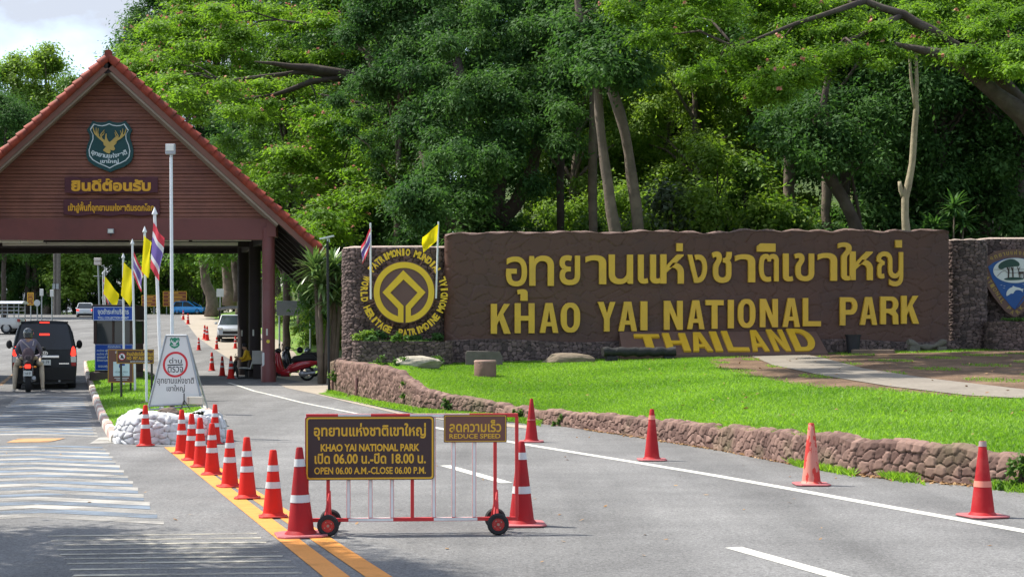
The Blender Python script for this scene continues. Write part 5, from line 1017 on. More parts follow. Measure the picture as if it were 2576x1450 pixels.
def van():
    Zv = G(112, 979).y; v = Zv / F; p = G(112, 979); th = thing('van', 'black passenger van seen from behind with lit brake lamps at the toll gate', 'van', p, R(17.2)); k = v * .6708 / 2.9
    vx = lambda c: (c - 490) * k; vz = lambda c: (1212 - c) * k
    prof = [(.32, .93), (.45, .965), (.75, .985), (1.05, .985), (1.28, .965), (1.6, .90), (1.85, .835), (2.0, .78), (2.10, .70), (2.155, .58), (2.175, .35), (2.18, 0)]
    per = [(-w, z) for z, w in prof] + [(w, z) for z, w in prof[-2::-1]]; Lv = 5.2; rows = []
    for t in (0, .02, .06, .15, .5, 1.5, 3.0, 3.9, 4.5, 4.9, 5.15, 5.2):
        row = []
        for x, z in per:
            s = 1 - (.06 if t == 0 else .03 if t == .02 else .008 if t == .06 else 0); s2 = max(0, t - 3.6) / 1.6; top = z - (max(0, z - .95) * .62 * s2 ** 2.2); yy = t + max(0, z - 1.15) * .10 * max(0, 1 - t / 3) - max(0, z - 1.0) * .5 * s2
            row.append((x * s * (1 - .10 * s2 ** 3), yy, .32 + (top - .32) * (1 - (.012 if t == 0 else 0))))
        rows.append(row)
    mb = MB(); mb.grid(rows); n = len(per); mb.add(rows[0], [list(range(n))]); mb.add(rows[-1], [list(range(n))[::-1]]); body = mb.build('body', M_VAN, th, smooth=35)
    ly = lambda z: max(0, z - 1.15) * .10 - .012
    def plate(name, pts, m, par=th, d=.012, dy=0): mb = MB(); put_shape(mb, [pts], 0, d); mb.v = [Vector((q.x, ly(q.z) + q.y + dy, q.z)) for q in mb.v]; return mb.build(name, m, par, smooth=30)
    sm = lambda pts, i=1: smooth_loop(pts, i)
    rw = plate('rear_window', sm([(-.80, 1.26), (.80, 1.26), (.84, 1.3), (.70, 2.03), (.66, 2.07), (-.66, 2.07), (-.70, 2.03), (-.84, 1.3)]), M_VGL)
    plate('brake_lamp', [(-.15, 1.71), (.15, 1.71), (.15, 1.765), (-.15, 1.765)], M_TAIL, rw, .012, -.014); plate('brake_lamp', [(-.15, 2.095), (.15, 2.095), (.14, 2.135), (-.14, 2.135)], M_TAIL, body, .02, -.01)
    mb = MB(); mb.bb(-.72, .72, .10, .30, 2.10, 2.15); mb.build('roof_spoiler', M_VAN, th, bevel=.02)
    for s in (-1, 1):
        tl = plate('tail_lamp', sm([(s * .79, 1.05), (s * .955, 1.05), (s * .95, 1.2), (s * .90, 1.36), (s * .84, 1.36), (s * .80, 1.2)]), M_TAIL); plate('reversing_lens', [(s * .80, .86), (s * .955, .86), (s * .955, 1.045), (s * .79, 1.045)], M_CLR, tl); plate('reflector', [(s * .82, .74), (s * .955, .74), (s * .955, .85), (s * .80, .85)], M_TAILD, tl)
        mb = MB(); mb.ell((s * 1.14, 3.95, 1.42), (.10, .06, .15)); mb.tube([(s * .95, 4.0, 1.32), (s * 1.1, 3.97, 1.36)], .03, 6); mb.build('mirror', M_BLKP, th, smooth=60)
        mb = MB(); q = [(.35, 1.32), (3.3, 1.32), (3.1, 1.86), (.45, 1.86)]; mb.add([(s * ((.96 if z < 1.5 else .845) + .006), y, z) for y, z in q], [(0, 1, 2, 3)]); mb.build('side_window', M_VGL, th)
    mb = MB(); mb.bb(-.44, .44, -.035, -.005, 1.0, 1.075); mb.build('chrome_bar', M_CHR, th, bevel=.012)
    mb = MB(); e = lambda cx_, cz_, a, b: circ(cx_, cz_, a, 24, b); put_shape(mb, [e(0, 1.145, .10, .062), e(0, 1.145, .085, .05)], -.015, .012); put_shape(mb, [e(0, 1.155, .04, .05), e(0, 1.155, .028, .04)], -.029, .004); put_shape(mb, [e(0, 1.172, .075, .028), e(0, 1.172, .064, .019)], -.035, .004); mb.build('badge', M_CHR, th)
    mb = MB(); mb.bb(-.19, .19, -.02, -.008, .77, .94); pl_ = mb.build('number_plate', M_PLATE, th); mb = MB(); put_text(mb, 'ฮฮ 19', -.14, .14, .82, .91, -.0215, .01); mb.build('plate_lettering', M_BLK, pl_)
    mb = MB(); mb.bb(.44, .74, -.018, -.006, .80, .835); mb.build('chrome_lettering', M_CHR, th)
    mb = MB(); put_shape(mb, [rrect(-.95, .95, .30, .70, .06)], .10, .16); mb.build('bumper', M_VAN, th, bevel=.025)
    mb = MB(); mb.bb(-.9, .9, .05, 5.0, .20, .34); mb.build('underbody', M_BLKP, th)
    for s in (-1, 1):
        for y in (1.0, 4.2): wheel(th, (s * .84, y, .33), .33, .24)
    mb = MB(); mb.tube([(.45, .0, .27), (.45, .5, .27)], .035, 10); mb.build('exhaust', M_GREY, th)
van()

def skin_body(name, J, E, root, mats, zone, parent, sub=2):
    """one continuous surface grown over a jointed skeleton"""
    me = bpy.data.meshes.new(name); keys = list(J); me.from_pydata([J[k][:3] for k in keys], [(keys.index(a), keys.index(b)) for a, b in E], [])
    o = bpy.data.objects.new('tmp', me); COL.objects.link(o); m = o.modifiers.new('s', 'SKIN'); m.use_smooth_shade = True
    for i, k in enumerate(keys):
        r = J[k][3]; me.skin_vertices[0].data[i].radius = ((r, r) if not hasattr(r, '__len__') else r); me.skin_vertices[0].data[i].use_root = (k == root)
    ss = o.modifiers.new('u', 'SUBSURF'); ss.levels = sub; ss.render_levels = sub; bpy.context.view_layer.update()
    me2 = bpy.data.meshes.new_from_object(o.evaluated_get(bpy.context.evaluated_depsgraph_get())); bpy.data.objects.remove(o); bpy.data.meshes.remove(me); me2.name = name; me2.materials.clear()
    pts = [(Vector(J[k][:3]), zone[k]) for k in keys if k in zone]
    for p in me2.polygons: p.material_index = min(pts, key=lambda q: (q[0] - p.center).length_squared)[1]
    return link_mesh(name, me2, mats, parent, 180)
def add_hand(J, E, zone, key, wrist, d, side, zi):
    """palm with four bent fingers of different lengths and a thumb from its side"""
    d = Vector(d).normalized(); w = Vector(J[wrist][:3]); s = Vector(side).normalized(); n = d.cross(s); p = w + d * .055; J[key + 'p'] = (*p, (.035, .018)); E.append((wrist, key + 'p')); zone[key + 'p'] = zi
    for i, (o, L) in enumerate(((-.027, .062), (-.009, .072), (.009, .068), (.026, .052))):
        a = p + d * .042 + s * o; b = a + d * L * .5 - n * .012; c = b + d * L * .32 - n * .03
        for t, q in (('a', a), ('b', b), ('c', c)): J[f'{key}{i}{t}'] = (*q, .0088); zone[f'{key}{i}{t}'] = zi
        E += [(key + 'p', f'{key}{i}a'), (f'{key}{i}a', f'{key}{i}b'), (f'{key}{i}b', f'{key}{i}c')]
    a = p - s * .045 - d * .01; b = a + d * .035 - s * .012 - n * .012
    for t, q in (('a', a), ('b', b)): J[f'{key}t{t}'] = (*q, .010); zone[f'{key}t{t}'] = zi
    E += [(key + 'p', key + 'ta'), (key + 'ta', key + 'tb')]
M_SKIN = mat('skin', (.33, .18, .11), .5, var=.08)
M_MC = mat('motorcycle_black', (.014, .014, .016), .35, var=.3, spec=.5)
def bike_rider():
    p = G(70, 987); k = p.y / F * .6708 / 2.9; S = k / .0026; a = R(16)
    mc = thing('motorcycle', 'black motorcycle with white number plate waiting behind the black van', 'motorcycle', p, a, scale=S)
    def whl(c, r, w): mb = MB(); mb.lathe([(r * .72, -w / 2), (r * .9, -w / 2), (r, -w * .25), (r, w * .25), (r * .9, w / 2), (r * .72, w / 2)], 28, c, axis='x', caps=False); t = mb.build('wheel', M_TYRE, mc, smooth=50); mb = MB(); mb.lathe([(.02, .04), (.05, .05), (.05, -.05), (.02, -.04)], 14, c, axis='x'); mb.lathe([(r * .73, -w * .3), (r * .68, 0), (r * .73, w * .3)], 28, c, axis='x', caps=False); [mb.tube([c, (c[0], c[1] + r * .7 * math.cos(q), c[2] + r * .7 * math.sin(q))], .012, 5) for q in np.arange(0, 6.2, 1.05)]; mb.build('rim', M_GREY, t)
    whl((0, .32, .315), .315, .15); whl((0, 1.72, .31), .31, .11)
    mb = MB(); mb.tube([(0, .02, .80), (0, .25, .86), (0, .70, .80), (0, .85, .78)], [.09, .13, .14, .11], 12); mb.build('seat', mat('seat_black', (.02, .018, .018), .7), mc, smooth=60)
    mb = MB(); mb.ell((0, 1.05, .88), (.15, .30, .15)); mb.tube([(0, .85, .75), (0, 1.35, .85), (0, 1.5, .95)], [.10, .12, .06], 10); mb.ell((0, .95, .48), (.17, .27, .20)); mb.build('body', M_MC, mc, smooth=60)
    mb = MB(); mb.tube([(0, 1.45, 1.0), (0, 1.72, .31)], .045, 8); mb.tube([(-.10, .32, .32), (-.10, .75, .42)], .03, 6); mb.tube([(.10, .32, .32), (.10, .75, .42)], .03, 6); mb.tube([(-.12, .15, .75), (-.10, .32, .34)], .025, 6); mb.tube([(.12, .15, .75), (.10, .32, .34)], .025, 6); mb.build('frame', M_GREY, mc)
    mb = MB(); mb.tube([(-.36, 1.25, 1.02), (-.2, 1.38, 1.04), (.2, 1.38, 1.04), (.36, 1.25, 1.02)], .016, 8); mb.build('handlebar', M_BLKP, mc)
    for s in (-1, 1): mb = MB(); mb.tube([(s * .25, 1.38, 1.04), (s * .38, 1.36, 1.22)], .007, 5); mb.ell((s * .40, 1.35, 1.25), (.06, .02, .04)); mb.build('mirror', M_BLKP, mc)
    mb = MB(); mb.tube([(.16, .10, .42), (.16, .5, .36), (.12, .85, .34)], [.055, .055, .025], 12); mb.build('exhaust', M_GREY, mc, smooth=50)
    mb = MB(); mb.bb(-.075, .075, -.10, .0, .69, .80); mb.build('tail_lamp', M_TAIL, mc, bevel=.015); mb = MB(); mb.bb(-.06, .06, -.10, .06, .60, .69); mb.bb(-.05, .05, -.02, .3, .62, .80); mb.build('mudguard', M_BLKP, mc, bevel=.01)
    mb = MB(); mb.bb(-.115, .115, -.125, -.115, .475, .625); pl_ = mb.build('number_plate', M_PLATE, mc); mb = MB(); put_text(mb, '1กฬ 83', -.08, .08, .51, .59, -.1265, .01); mb.build('plate_lettering', M_BLK, pl_)
    for s in (-1, 1): mb = MB(); mb.ell((s * .20, -.02, .73), (.035, .04, .03)); mb.tube([(s * .06, 0, .74), (s * .18, -.01, .73)], .008, 5); mb.build('indicator', mat('amber_lens', (.6, .25, .02), .3), mc)
    # rider
    pr = thing('person', 'motorcyclist in purple grey jacket, beige trousers and dark helmet, feet on the road', 'person', p, a, scale=S)
    J = {'pel': (0, .45, .90, (.17, .14)), 'sp': (0, .47, 1.10, (.165, .12)), 'ch': (0, .54, 1.33, (.20, .13)), 'nk': (0, .59, 1.51, .065), 'hd': (0, .62, 1.60, .085), 'ht': (0, .63, 1.72, .085)}
    zone = {'pel': 1, 'sp': 0, 'ch': 0, 'nk': 2, 'hd': 2, 'ht': 2}; E = [('pel', 'sp'), ('sp', 'ch'), ('ch', 'nk'), ('nk', 'hd'), ('hd', 'ht')]
    for s, t in ((-1, 'l'), (1, 'r')):
        J.update({t + 'sh': (s * .20, .54, 1.43, .085), t + 'el': (s * .33, .78, 1.20, .062), t + 'mid': (s * .33, 1.0, 1.13, .05), t + 'wr': (s * .32, 1.18, 1.08, .034), t + 'hp': (s * .13, .48, .86, .115), t + 'th': (s * .26, .68, .84, .098), t + 'kn': (s * .345, .86, .78, .078), t + 'cf': (s * .37, .68, .46, .075), t + 'an': (s * .385, .60, .12, .05), t + 'ft': (s * .40, .68, .055, .045), t + 'to': (s * .42, .80, .04, .038), t + 'he': (s * .385, .55, .05, .04)})
        zone.update({t + 'sh': 0, t + 'el': 0, t + 'mid': 0, t + 'wr': 0, t + 'hp': 1, t + 'th': 1, t + 'kn': 1, t + 'cf': 1, t + 'an': 1, t + 'ft': 3, t + 'to': 3, t + 'he': 3}); E += [('ch', t + 'sh'), (t + 'sh', t + 'el'), (t + 'el', t + 'mid'), (t + 'mid', t + 'wr'), ('pel', t + 'hp'), (t + 'hp', t + 'th'), (t + 'th', t + 'kn'), (t + 'kn', t + 'cf'), (t + 'cf', t + 'an'), (t + 'an', t + 'ft'), (t + 'ft', t + 'to'), (t + 'ft', t + 'he')]
        add_hand(J, E, zone, t + 'h', t + 'wr', (0, 1, -.25), (s, 0, 0), 2)
    skin_body('body', J, E, 'pel', [mat('jacket_cloth', (.14, .125, .17), .85, var=.2, scale=6, bump=.3, bscale=20), mat('beige_trousers', (.44, .36, .26), .85, var=.15, scale=6, bump=.3, bscale=20), M_SKIN, mat('pale_shoe', (.50, .44, .38), .7, var=.15)], zone, pr)
    mb = MB(); mb.ell((0, .63, 1.70), (.142, .165, .155), 24, 16); mb.lathe([(.12, 1.56), (.135, 1.60), (.14, 1.66)], 24, (0, .63, 0)); hm = mb.build('helmet', mat('helmet_dark', (.05, .06, .065), .15, var=.2, spec=.7, coat=.5), pr, smooth=60)
    mb = MB(); mb.lathe([(.146, 1.685), (.147, 1.71)], 24, (0, .63, 0), caps=False); mb.build('helmet_stripe', mat('helmet_grey', (.35, .37, .38), .3), hm)
    mb = MB(); mb.tube([(-.17, .45, 1.46), (0, .385, 1.30), (.17, .45, 1.12)], .016, 6); mb.tube([(.15, .45, 1.47), (.12, .38, 1.32)], .016, 6); mb.build('strap', mat('strap_pale', (.40, .34, .33), .8), pr)
    bp = thing('backpack', 'small maroon grey backpack on the motorcyclist', 'backpack', p, a, scale=S); mb = MB(); mb.ell((0, .30, 1.06), (.165, .12, .215), 20, 14); mb.build('bag', mat('bag_cloth', (.10, .065, .075), .8, var=.2, scale=8, bump=.4, bscale=25), bp, smooth=180); mb = MB(); mb.ell((0, .205, .98), (.11, .05, .10), 16, 10)
    mb.build('pocket', mat('bag_cloth_light', (.15, .11, .115), .8, var=.2), bp, smooth=180)
    for i in (-1, 0, 1): mb = MB(); mb.tube([(i * .05, .16, .90), (i * .05, .145, 1.04)], .012, 6); mb.build('strap', mat('bag_strap', (.03, .025, .03), .7), bp)
bike_rider()

def car(name, label, cat, loc, rz, L, Wd, H, col, hatch=True, belt=None, hood=1.05, wind=.75, rear=.35, group=None, bed=0, lit=False, wr_=.31, zb=.20):
    """loft body with glasshouse; front towards +y"""
    th = thing(name, label, cat, loc, rz, group=group); belt = belt or H * .60; hwid = Wd / 2; P_ = mat('car_paint_%d%d%d' % tuple(int(c * 99) for c in col), col, .28, var=.06, coat=.6, spec=.5); st = []
    for y, zt, w in ((0, belt * .90, .90), (.05, belt * .96, .95), (.3, belt, 1.0), (L * .5, belt, 1.0), (L - hood, belt * .99, 1.0), (L - hood * .4, belt * .93, .98), (L - .15, belt * .82, .93), (L - .03, belt * .72, .88), (L, belt * .62, .84)):
        w *= hwid; row = [(-w * .92, y, zb), (-w, y, zb + .12), (-w * 1.01, y, belt * .62), (-w * .98, y, zt - .05), (-w * .90, y, zt), (w * .90, y, zt), (w * .98, y, zt - .05), (w * 1.01, y, belt * .62), (w, y, zb + .12), (w * .92, y, zb)]; st.append(row)
    mb = MB(); mb.grid(st); mb.add(st[0], [list(range(10))]); mb.add(st[-1], [list(range(9, -1, -1))]); body = mb.build('body', P_, th, smooth=40)
    yb0, yf0 = (.10 + bed, L - hood); yb1, yf1 = yb0 + rear, yf0 - wind; wb, wt = hwid * .93, hwid * .74
    B = [(-wb, yb0, belt - .01), (wb, yb0, belt - .01), (wb, yf0, belt - .03), (-wb, yf0, belt - .03)]; T = [(-wt, yb1, H - .06), (wt, yb1, H - .06), (wt, yf1, H - .06), (-wt, yf1, H - .06)]
    names = ['rear_window', 'side_window', 'windscreen', 'side_window']
    for i in range(4):
        j = (i + 1) % 4; mb = MB(); mb.add([B[i], B[j], T[j], T[i]], [(0, 1, 2, 3)]); mb.build(names[i], M_GLSC, th)
    mb = MB(); e = .03; mb.add([(x * 1.05, y - (e if k < 2 else -e), z) for k, (x, y, z) in enumerate(T)] + [(x * .9, y + (.08 if k < 2 else -.08), H) for k, (x, y, z) in enumerate(T)], [(3, 2, 1, 0), (4, 5, 6, 7), (0, 1, 5, 4), (1, 2, 6, 5), (2, 3, 7, 6), (3, 0, 4, 7)]); mb.build('roof', P_, th, bevel=.03)
    mb = MB()
    for i in range(4): mb.tube([B[i], T[i]], .045, 6)
    for s in (1, 2):
        ym = yb0 + (yf0 - yb0) * .42; x = wb if s == 1 else -wb; xt = wt if s == 1 else -wt; mb.tube([(x, ym, belt), (xt, ym, H - .05)], .035, 6)
    mb.build('pillars', P_, th)
    for s in (-1, 1):
        for y in (L * .17, L * .81): wheel(th, (s * (hwid - .09), y, wr_), wr_, .19, 18)
        mb = MB(); mb.bb(s * hwid * .62, s * hwid * .93, L - .16, L - .005, belt * .70, belt * .82) if s > 0 else mb.bb(-hwid * .93, -hwid * .62, L - .16, L - .005, belt * .70, belt * .82); mb.build('headlamp', M_CLR if col[0] < .3 or 1 else M_CLR, th, bevel=.03)
        mb = MB(); mb.bb(min(s * hwid * .70, s * hwid * .97), max(s * hwid * .70, s * hwid * .97), -.02, .16, belt * .72, belt * .90); mb.build('tail_lamp', M_TAIL if lit else M_TAILD, th, bevel=.02)
        mb = MB(); mb.ell((s * (hwid + .09), L - hood - .15, belt + .09), (.10, .06, .075)); mb.build('mirror', P_, th, smooth=60)
    mb = MB(); mb.bb(-hwid * .6, hwid * .6, L - .06, L + .015, belt * .45, belt * .62); mb.build('grille', M_BLKP, th, bevel=.02); mb = MB(); mb.bb(-hwid * .9, hwid * .9, L - .12, L + .03, zb, zb + .16); mb.bb(-hwid * .9, hwid * .9, -.03, .12, zb, zb + .18); mb.build('bumper_trim', M_BLKP, th, bevel=.02)
    mb = MB(); mb.bb(-.2, .2, -.035, -.02, belt * .48, belt * .62); mb.build('number_plate', M_PLATE, th)
    return th
M_GLSC = mat('car_glass', (.03, .04, .05), .06, var=.2, spec=.9)
q = G(478, 790); car('car', 'bright blue hatchback parked by the big pale tree trunk beyond the gate', 'car', (q.x - 1.85, q.y + .6, q.z), R(-90 - 14), 3.9, 1.68, 1.5, (.015, .29, .72), hood=.95, wind=1.0, rear=.25)
q = G(214, 797); wc = car('car', 'white hatchback with lit tail lamps driving away on the far road', 'car', q, R(14), 4.2, 1.75, 1.5, (.62, .64, .66), lit=True)
q = G(252, 797); car('pickup_truck', 'grey pickup mostly hidden behind the top of the toll booth', 'pickup truck', (q.x, q.y + 6, q.z + .25), R(14), 5.0, 1.8, 1.8, (.20, .22, .24), bed=1.6)
# silver pickup with canopy, facing the camera
q = G(584, 860); sp = car('pickup_truck', 'silver pickup with a canopy over its bed, facing the camera behind the gate pillars', 'pickup truck', (q.x - .8, q.y + 5.0, q.z), R(180 + 9), 5.1, 1.84, 1.72, (.36, .38, .41), hood=1.35, wind=.75, rear=.15, bed=1.75, belt=1.08, wr_=.37, zb=.30)
mb = MB()
for x in (-.88, .88):
    for y in (.05, 1.6): mb.tube([(x, y, 1.0), (x, y, 2.18)], .03, 6)
    mb.tube([(x, .05, 1.72), (x, 1.6, 1.72)], .02, 6)
mb.tube([(-.9, 1.6, 1.85), (.9, 1.6, 1.85)], .02, 6); mb.build('canopy_frame', M_BLKP, sp); mb = MB(); mb.grid([[(x, y, 2.16 + .12 * (1 - (x / .98) ** 2)) for x in np.linspace(-.98, .98, 9)] for y in (-.1, 2.3)]); mb.grid([[(x, y, 2.02 + .12 * (1 - (x / .98) ** 2)) for x in np.linspace(-.98, .98, 9)] for y in (-.1, 2.3)]); mb.grid([[(x, 2.3, 2.02 + d + .12 * (1 - (x / .98) ** 2)) for x in np.linspace(-.98, .98, 9)] for d in (0, .14)]); mb.build('canopy_roof', mat('canopy_cloth', (.16, .16, .17), .7), sp)
mb = MB(); mb.bb(-.55, .55, 5.1, 5.13, .72, .80); mb.build('chrome_grille_bar', M_CHR, sp); mb = MB(); mb.bb(-.75, .75, 5.06, 5.14, .42, .50); mb.build('bumper_bar', mat('silver_bumper', (.45, .46, .48), .35, .3), sp, bevel=.02)
# pickup with metal cage at the left edge, seen from its side
q = G(57, 839); lp_ = car('pickup_truck', 'pale pickup with tall metal cage on its bed, cut by the left photo edge', 'pickup truck', q, R(90 + 4), 5.2, 1.8, 1.75, (.50, .50, .49), hood=1.3, bed=2.0, belt=1.12, wr_=.38, zb=.38, lit=False)
mb = MB()
for x in (-.86, .86):
    for y in (.05, .8, 1.6, 2.3): mb.tube([(x, y, 1.1), (x, y, 2.08)], .035, 6)
    for z in (1.35, 1.6, 1.85): mb.tube([(x, .05, z), (x, 2.3, z)], .025, 6)
for z in (1.35, 1.85): mb.tube([(-.86, .05, z), (.86, .05, z)], .025, 6)
mb.build('cage', M_GREY, lp_); mb = MB(); mb.grid([[(x, y, 2.08 + .18 * (1 - (x / .95) ** 2)) for x in np.linspace(-.95, .95, 9)] for y in (-.2, 2.6)]); mb.grid([[(x, -.2, 2.05 + d * .18 * (1 - (x / .95) ** 2)) for x in np.linspace(-.95, .95, 9)] for d in (0, 1)]); mb.build('cage_roof', mat('tin_roof', (.50, .52, .55), .35, .4), lp_, smooth=60)

# ------------------------------------------------------------------ scooters, bench, guard, bollard
def scooter(name, label, p, rz, col, s=1.0, style=0):
    th = thing(name, label, 'motorbike', p, rz, scale=s, group=None); C_ = mat('scooter_paint_%d' % style, col, .2, var=.1, coat=.6, spec=.5)
    for c, r in (((0, .28, .25), .25), ((0, 1.52, .25), .25)):
        mb = MB(); w = .11; mb.lathe([(r * .70, -w / 2), (r * .9, -w / 2), (r, -w * .25), (r, w * .25), (r * .9, w / 2), (r * .70, w / 2)], 24, c, axis='x', caps=False); t = mb.build('wheel', M_TYRE, th, smooth=50); mb = MB(); mb.lathe([(r * .72, -w * .4), (r * .66, 0), (r * .72, w * .4)], 24, c, axis='x', caps=False); mb.lathe([(.05, -.05), (.05, .05)], 12, c, axis='x'); [mb.tube([c, (c[0], c[1] + r * .68 * math.cos(a), c[2] + r * .68 * math.sin(a))], .015, 5) for a in np.arange(.2, 6.2, 1.05)]; mb.build('rim', mat('alloy_rim', (.34, .35, .36), .35, .7), t)
    mb = MB(); mb.tube([(0, -.10, .62), (0, .15, .60), (0, .45, .54), (0, .80, .42), (0, .95, .30)], [.05, .13, .16, .15, .10], 14); mb.tube([(0, .85, .28), (0, 1.15, .27)], [.15, .13], 12); mb.tube([(0, 1.12, .26), (0, 1.27, .50), (0, 1.30, .78), (0, 1.26, .95)], [.12, .19, .16, .08], 14); mb.tube([(0, 1.36, .50), (0, 1.52, .54), (0, 1.68, .44)], [.05, .09, .05], 10); mb.build('body', C_, th, smooth=60)
    mb = MB(); mb.tube([(0, -.05, .70), (0, .10, .76), (0, .42, .74), (0, .68, .72), (0, .80, .66)], [.06, .12, .14, .12, .07], 12); mb.build('seat', mat('seat_black', (.02, .018, .018), .7), th, smooth=60)
    mb = MB(); mb.tube([(-.33, 1.12, 1.0), (-.15, 1.22, 1.02), (.15, 1.22, 1.02), (.33, 1.12, 1.0)], .018, 8); mb.ell((0, 1.25, 1.0), (.13, .11, .09)); mb.build('handlebar', M_BLKP, th, smooth=60)
    for q in (-1, 1): mb = MB(); mb.tube([(q * .2, 1.2, 1.03), (q * .30, 1.18, 1.18)], .008, 5); mb.ell((q * .33, 1.17, 1.21), (.055, .018, .04)); mb.build('mirror', M_BLKP, th, smooth=60)
    mb = MB(); mb.tube([(-.14, -.02, .28), (-.15, .30, .24), (-.10, .50, .24)], [.055, .06, .03], 12); mb.ell((-.10, .40, .24), (.08, .16, .10)); mb.build('exhaust', mat('engine_metal', (.30, .30, .31), .4, .6), th, smooth=60)
    mb = MB(); mb.ell((0, -.13, .60), (.09, .03, .05)); mb.build('tail_lamp', M_TAILD, th, smooth=60); mb = MB(); mb.bb(-.08, .08, -.17, -.15, .38, .50); mb.build('number_plate', M_PLATE, th); mb = MB(); mb.ell((0, 1.40, .84), (.09, .05, .06)); mb.build('headlamp', M_CLR, th, smooth=60)
    return th
q = G(797, 957); scooter('scooter', 'red scooter parked side-on, its front hidden by the maroon gate pillar', (q.x - .05, q.y, q.z), R(90), (.40, .012, .020), 1.08)
q = G(812, 947); b2_ = scooter('scooter', 'black scooter with a helmet on it, parked behind the red scooter', (q.x - .12, q.y + .5, q.z), R(90 - 8), (.018, .018, .02), 1.1, 1)
q0 = G(812, 947); hm = thing('helmet', 'black helmet resting on the black scooter', 'helmet', (q0.x - .95, q0.y + .4, q0.z + .92)); mb = MB(); mb.ell((0, 0, .12), (.13, .15, .13), 18, 12); mb.build('shell', M_VAN, hm, smooth=60); mb = MB(); mb.ell((0, -.05, .10), (.12, .115, .06), 18, 10); mb.build('visor', M_VGL, hm, smooth=60)
hm2 = thing('helmet', 'black and silver open helmet on the red scooter seat', 'helmet', (q0.x - .55, q0.y - .35, q0.z + .92)); mb = MB(); mb.ell((0, 0, .10), (.13, .14, .12), 18, 12); mb.build('shell', mat('helmet_dark', (.05, .06, .065), .15), hm2, smooth=60); mb = MB(); mb.ell((-.03, -.06, .09), (.09, .10, .06), 18, 10); mb.build('visor', M_CHR, hm2, smooth=60)
q = G(664, 960); bo = thing('bollard', 'short bollard, white above and yellow below, left of the maroon pillar', 'bollard', q); bsz = q.y / F; mb = MB(); mb.lathe([(.062, -.05), (.062, 37 * bsz)], 16); mb.build('yellow_half', mat('bollard_yellow', (.72, .42, .03), .5, var=.1), bo, smooth=50); mb = MB(); mb.lathe([(.062, 37 * bsz), (.062, 72 * bsz), (.05, 74 * bsz)], 16); mb.build('white_half', mat('bollard_white', (.62, .64, .62), .5, var=.1), bo, smooth=50)
q = G(646, 955); q.y += 1.0; cb_ = thing('cabinet', 'white ribbed cabinet on a dark stand behind the bench', 'cabinet', (q.x - .15, q.y, float(g(q.y)))); k = q.y / F; mb = MB(); mb.bb(-13 * k, 13 * k, 0, .3, .56, 1.06)
for i in range(10): x = -12 * k + 24 * k * i / 9; mb.tube([(x, -.005, .57), (x, -.005, 1.05)], .016, 6)
mb.build('ribbed_box', mat('ribbed_white', (.50, .48, .44), .6, var=.15), cb_); mb = MB(); mb.bb(-11 * k, 11 * k, .03, .27, 0, .56); mb.build('stand', M_DARKW, cb_)
q = G(632, 953); q.y += .6; q.x -= .3; bn = thing('bench', 'pale plastic seat bench on a dark metal frame under the gate', 'bench', (q.x, q.y, float(g(q.y))))
mb = MB()
for i in range(2):
    y = i * .52; mb.add([(-.25, y - .22, .43), (.18, y - .22, .40), (.30, y - .2, .80), (.34, y - .2, .80), (.22, y - .22, .36), (-.25, y - .22, .39), (-.25, y + .22, .43), (.18, y + .22, .40), (.30, y + .2, .80), (.34, y + .2, .80), (.22, y + .22, .36), (-.25, y + .22, .39)], [(0, 1, 2, 3, 4, 5), (11, 10, 9, 8, 7, 6)] + [(k, k + 6, (k + 1) % 6 + 6, (k + 1) % 6) for k in range(6)])
mb.build('seat_shells', mat('pale_plastic', (.50, .50, .46), .45, var=.1), bn, bevel=.015); mb = MB(); mb.bb(-.04, .04, -.3, .85, .32, .38); mb.bb(-.04, .04, -.02, .04, .05, .33); mb.bb(-.04, .04, .5, .56, .05, .33); mb.bb(-.3, .3, -.02, .04, .0, .05); mb.bb(-.3, .3, .5, .56, .0, .05); mb.build('frame', M_BLKP, bn)
gd = thing('person', 'seated guard in yellow shirt looking down at a phone under the gate', 'person', (q.x, q.y, float(g(q.y))))
J = {'pel': (.06, 0, .55, (.14, .15)), 'sp': (.08, 0, .72, (.12, .15)), 'ch': (.04, 0, .93, (.125, .17)), 'nk': (-.02, 0, 1.07, .055), 'hd': (-.055, 0, 1.15, (.085, .075)), 'ht': (-.06, 0, 1.26, (.095, .08)), 'ns': (-.155, 0, 1.17, .018)}
zone = {'pel': 1, 'sp': 0, 'ch': 0, 'nk': 2, 'hd': 2, 'ht': 4, 'ns': 2}; E = [('pel', 'sp'), ('sp', 'ch'), ('ch', 'nk'), ('nk', 'hd'), ('hd', 'ht'), ('hd', 'ns')]
for s, t in ((-1, 'l'), (1, 'r')):
    J.update({t + 'sh': (.03, s * .17, 1.0, .075), t + 'el': (-.06, s * .24, .76, .05), t + 'wr': (-.30, s * .10, .78, .033), t + 'hp': (.0, s * .09, .53, .10), t + 'kn': (-.42, s * .14, .54, .07), t + 'cf': (-.40 - s * .08, s * .13, .30, .062), t + 'an': (-.42 - s * .12, s * .12, .09, .045), t + 'ft': (-.47 - s * .12, s * .12, .045, .042), t + 'to': (-.60 - s * .12, s * .13, .035, .034)})
    zone.update({t + 'sh': 0, t + 'el': 0, t + 'wr': 2, t + 'hp': 1, t + 'kn': 1, t + 'cf': 1, t + 'an': 1, t + 'ft': 3, t + 'to': 3}); E += [('ch', t + 'sh'), (t + 'sh', t + 'el'), (t + 'el', t + 'wr'), ('pel', t + 'hp'), (t + 'hp', t + 'kn'), (t + 'kn', t + 'cf'), (t + 'cf', t + 'an'), (t + 'an', t + 'ft'), (t + 'ft', t + 'to')]
    add_hand(J, E, zone, t + 'h', t + 'wr', (-1, -s * .4, .2), (0, 0, -1), 2)
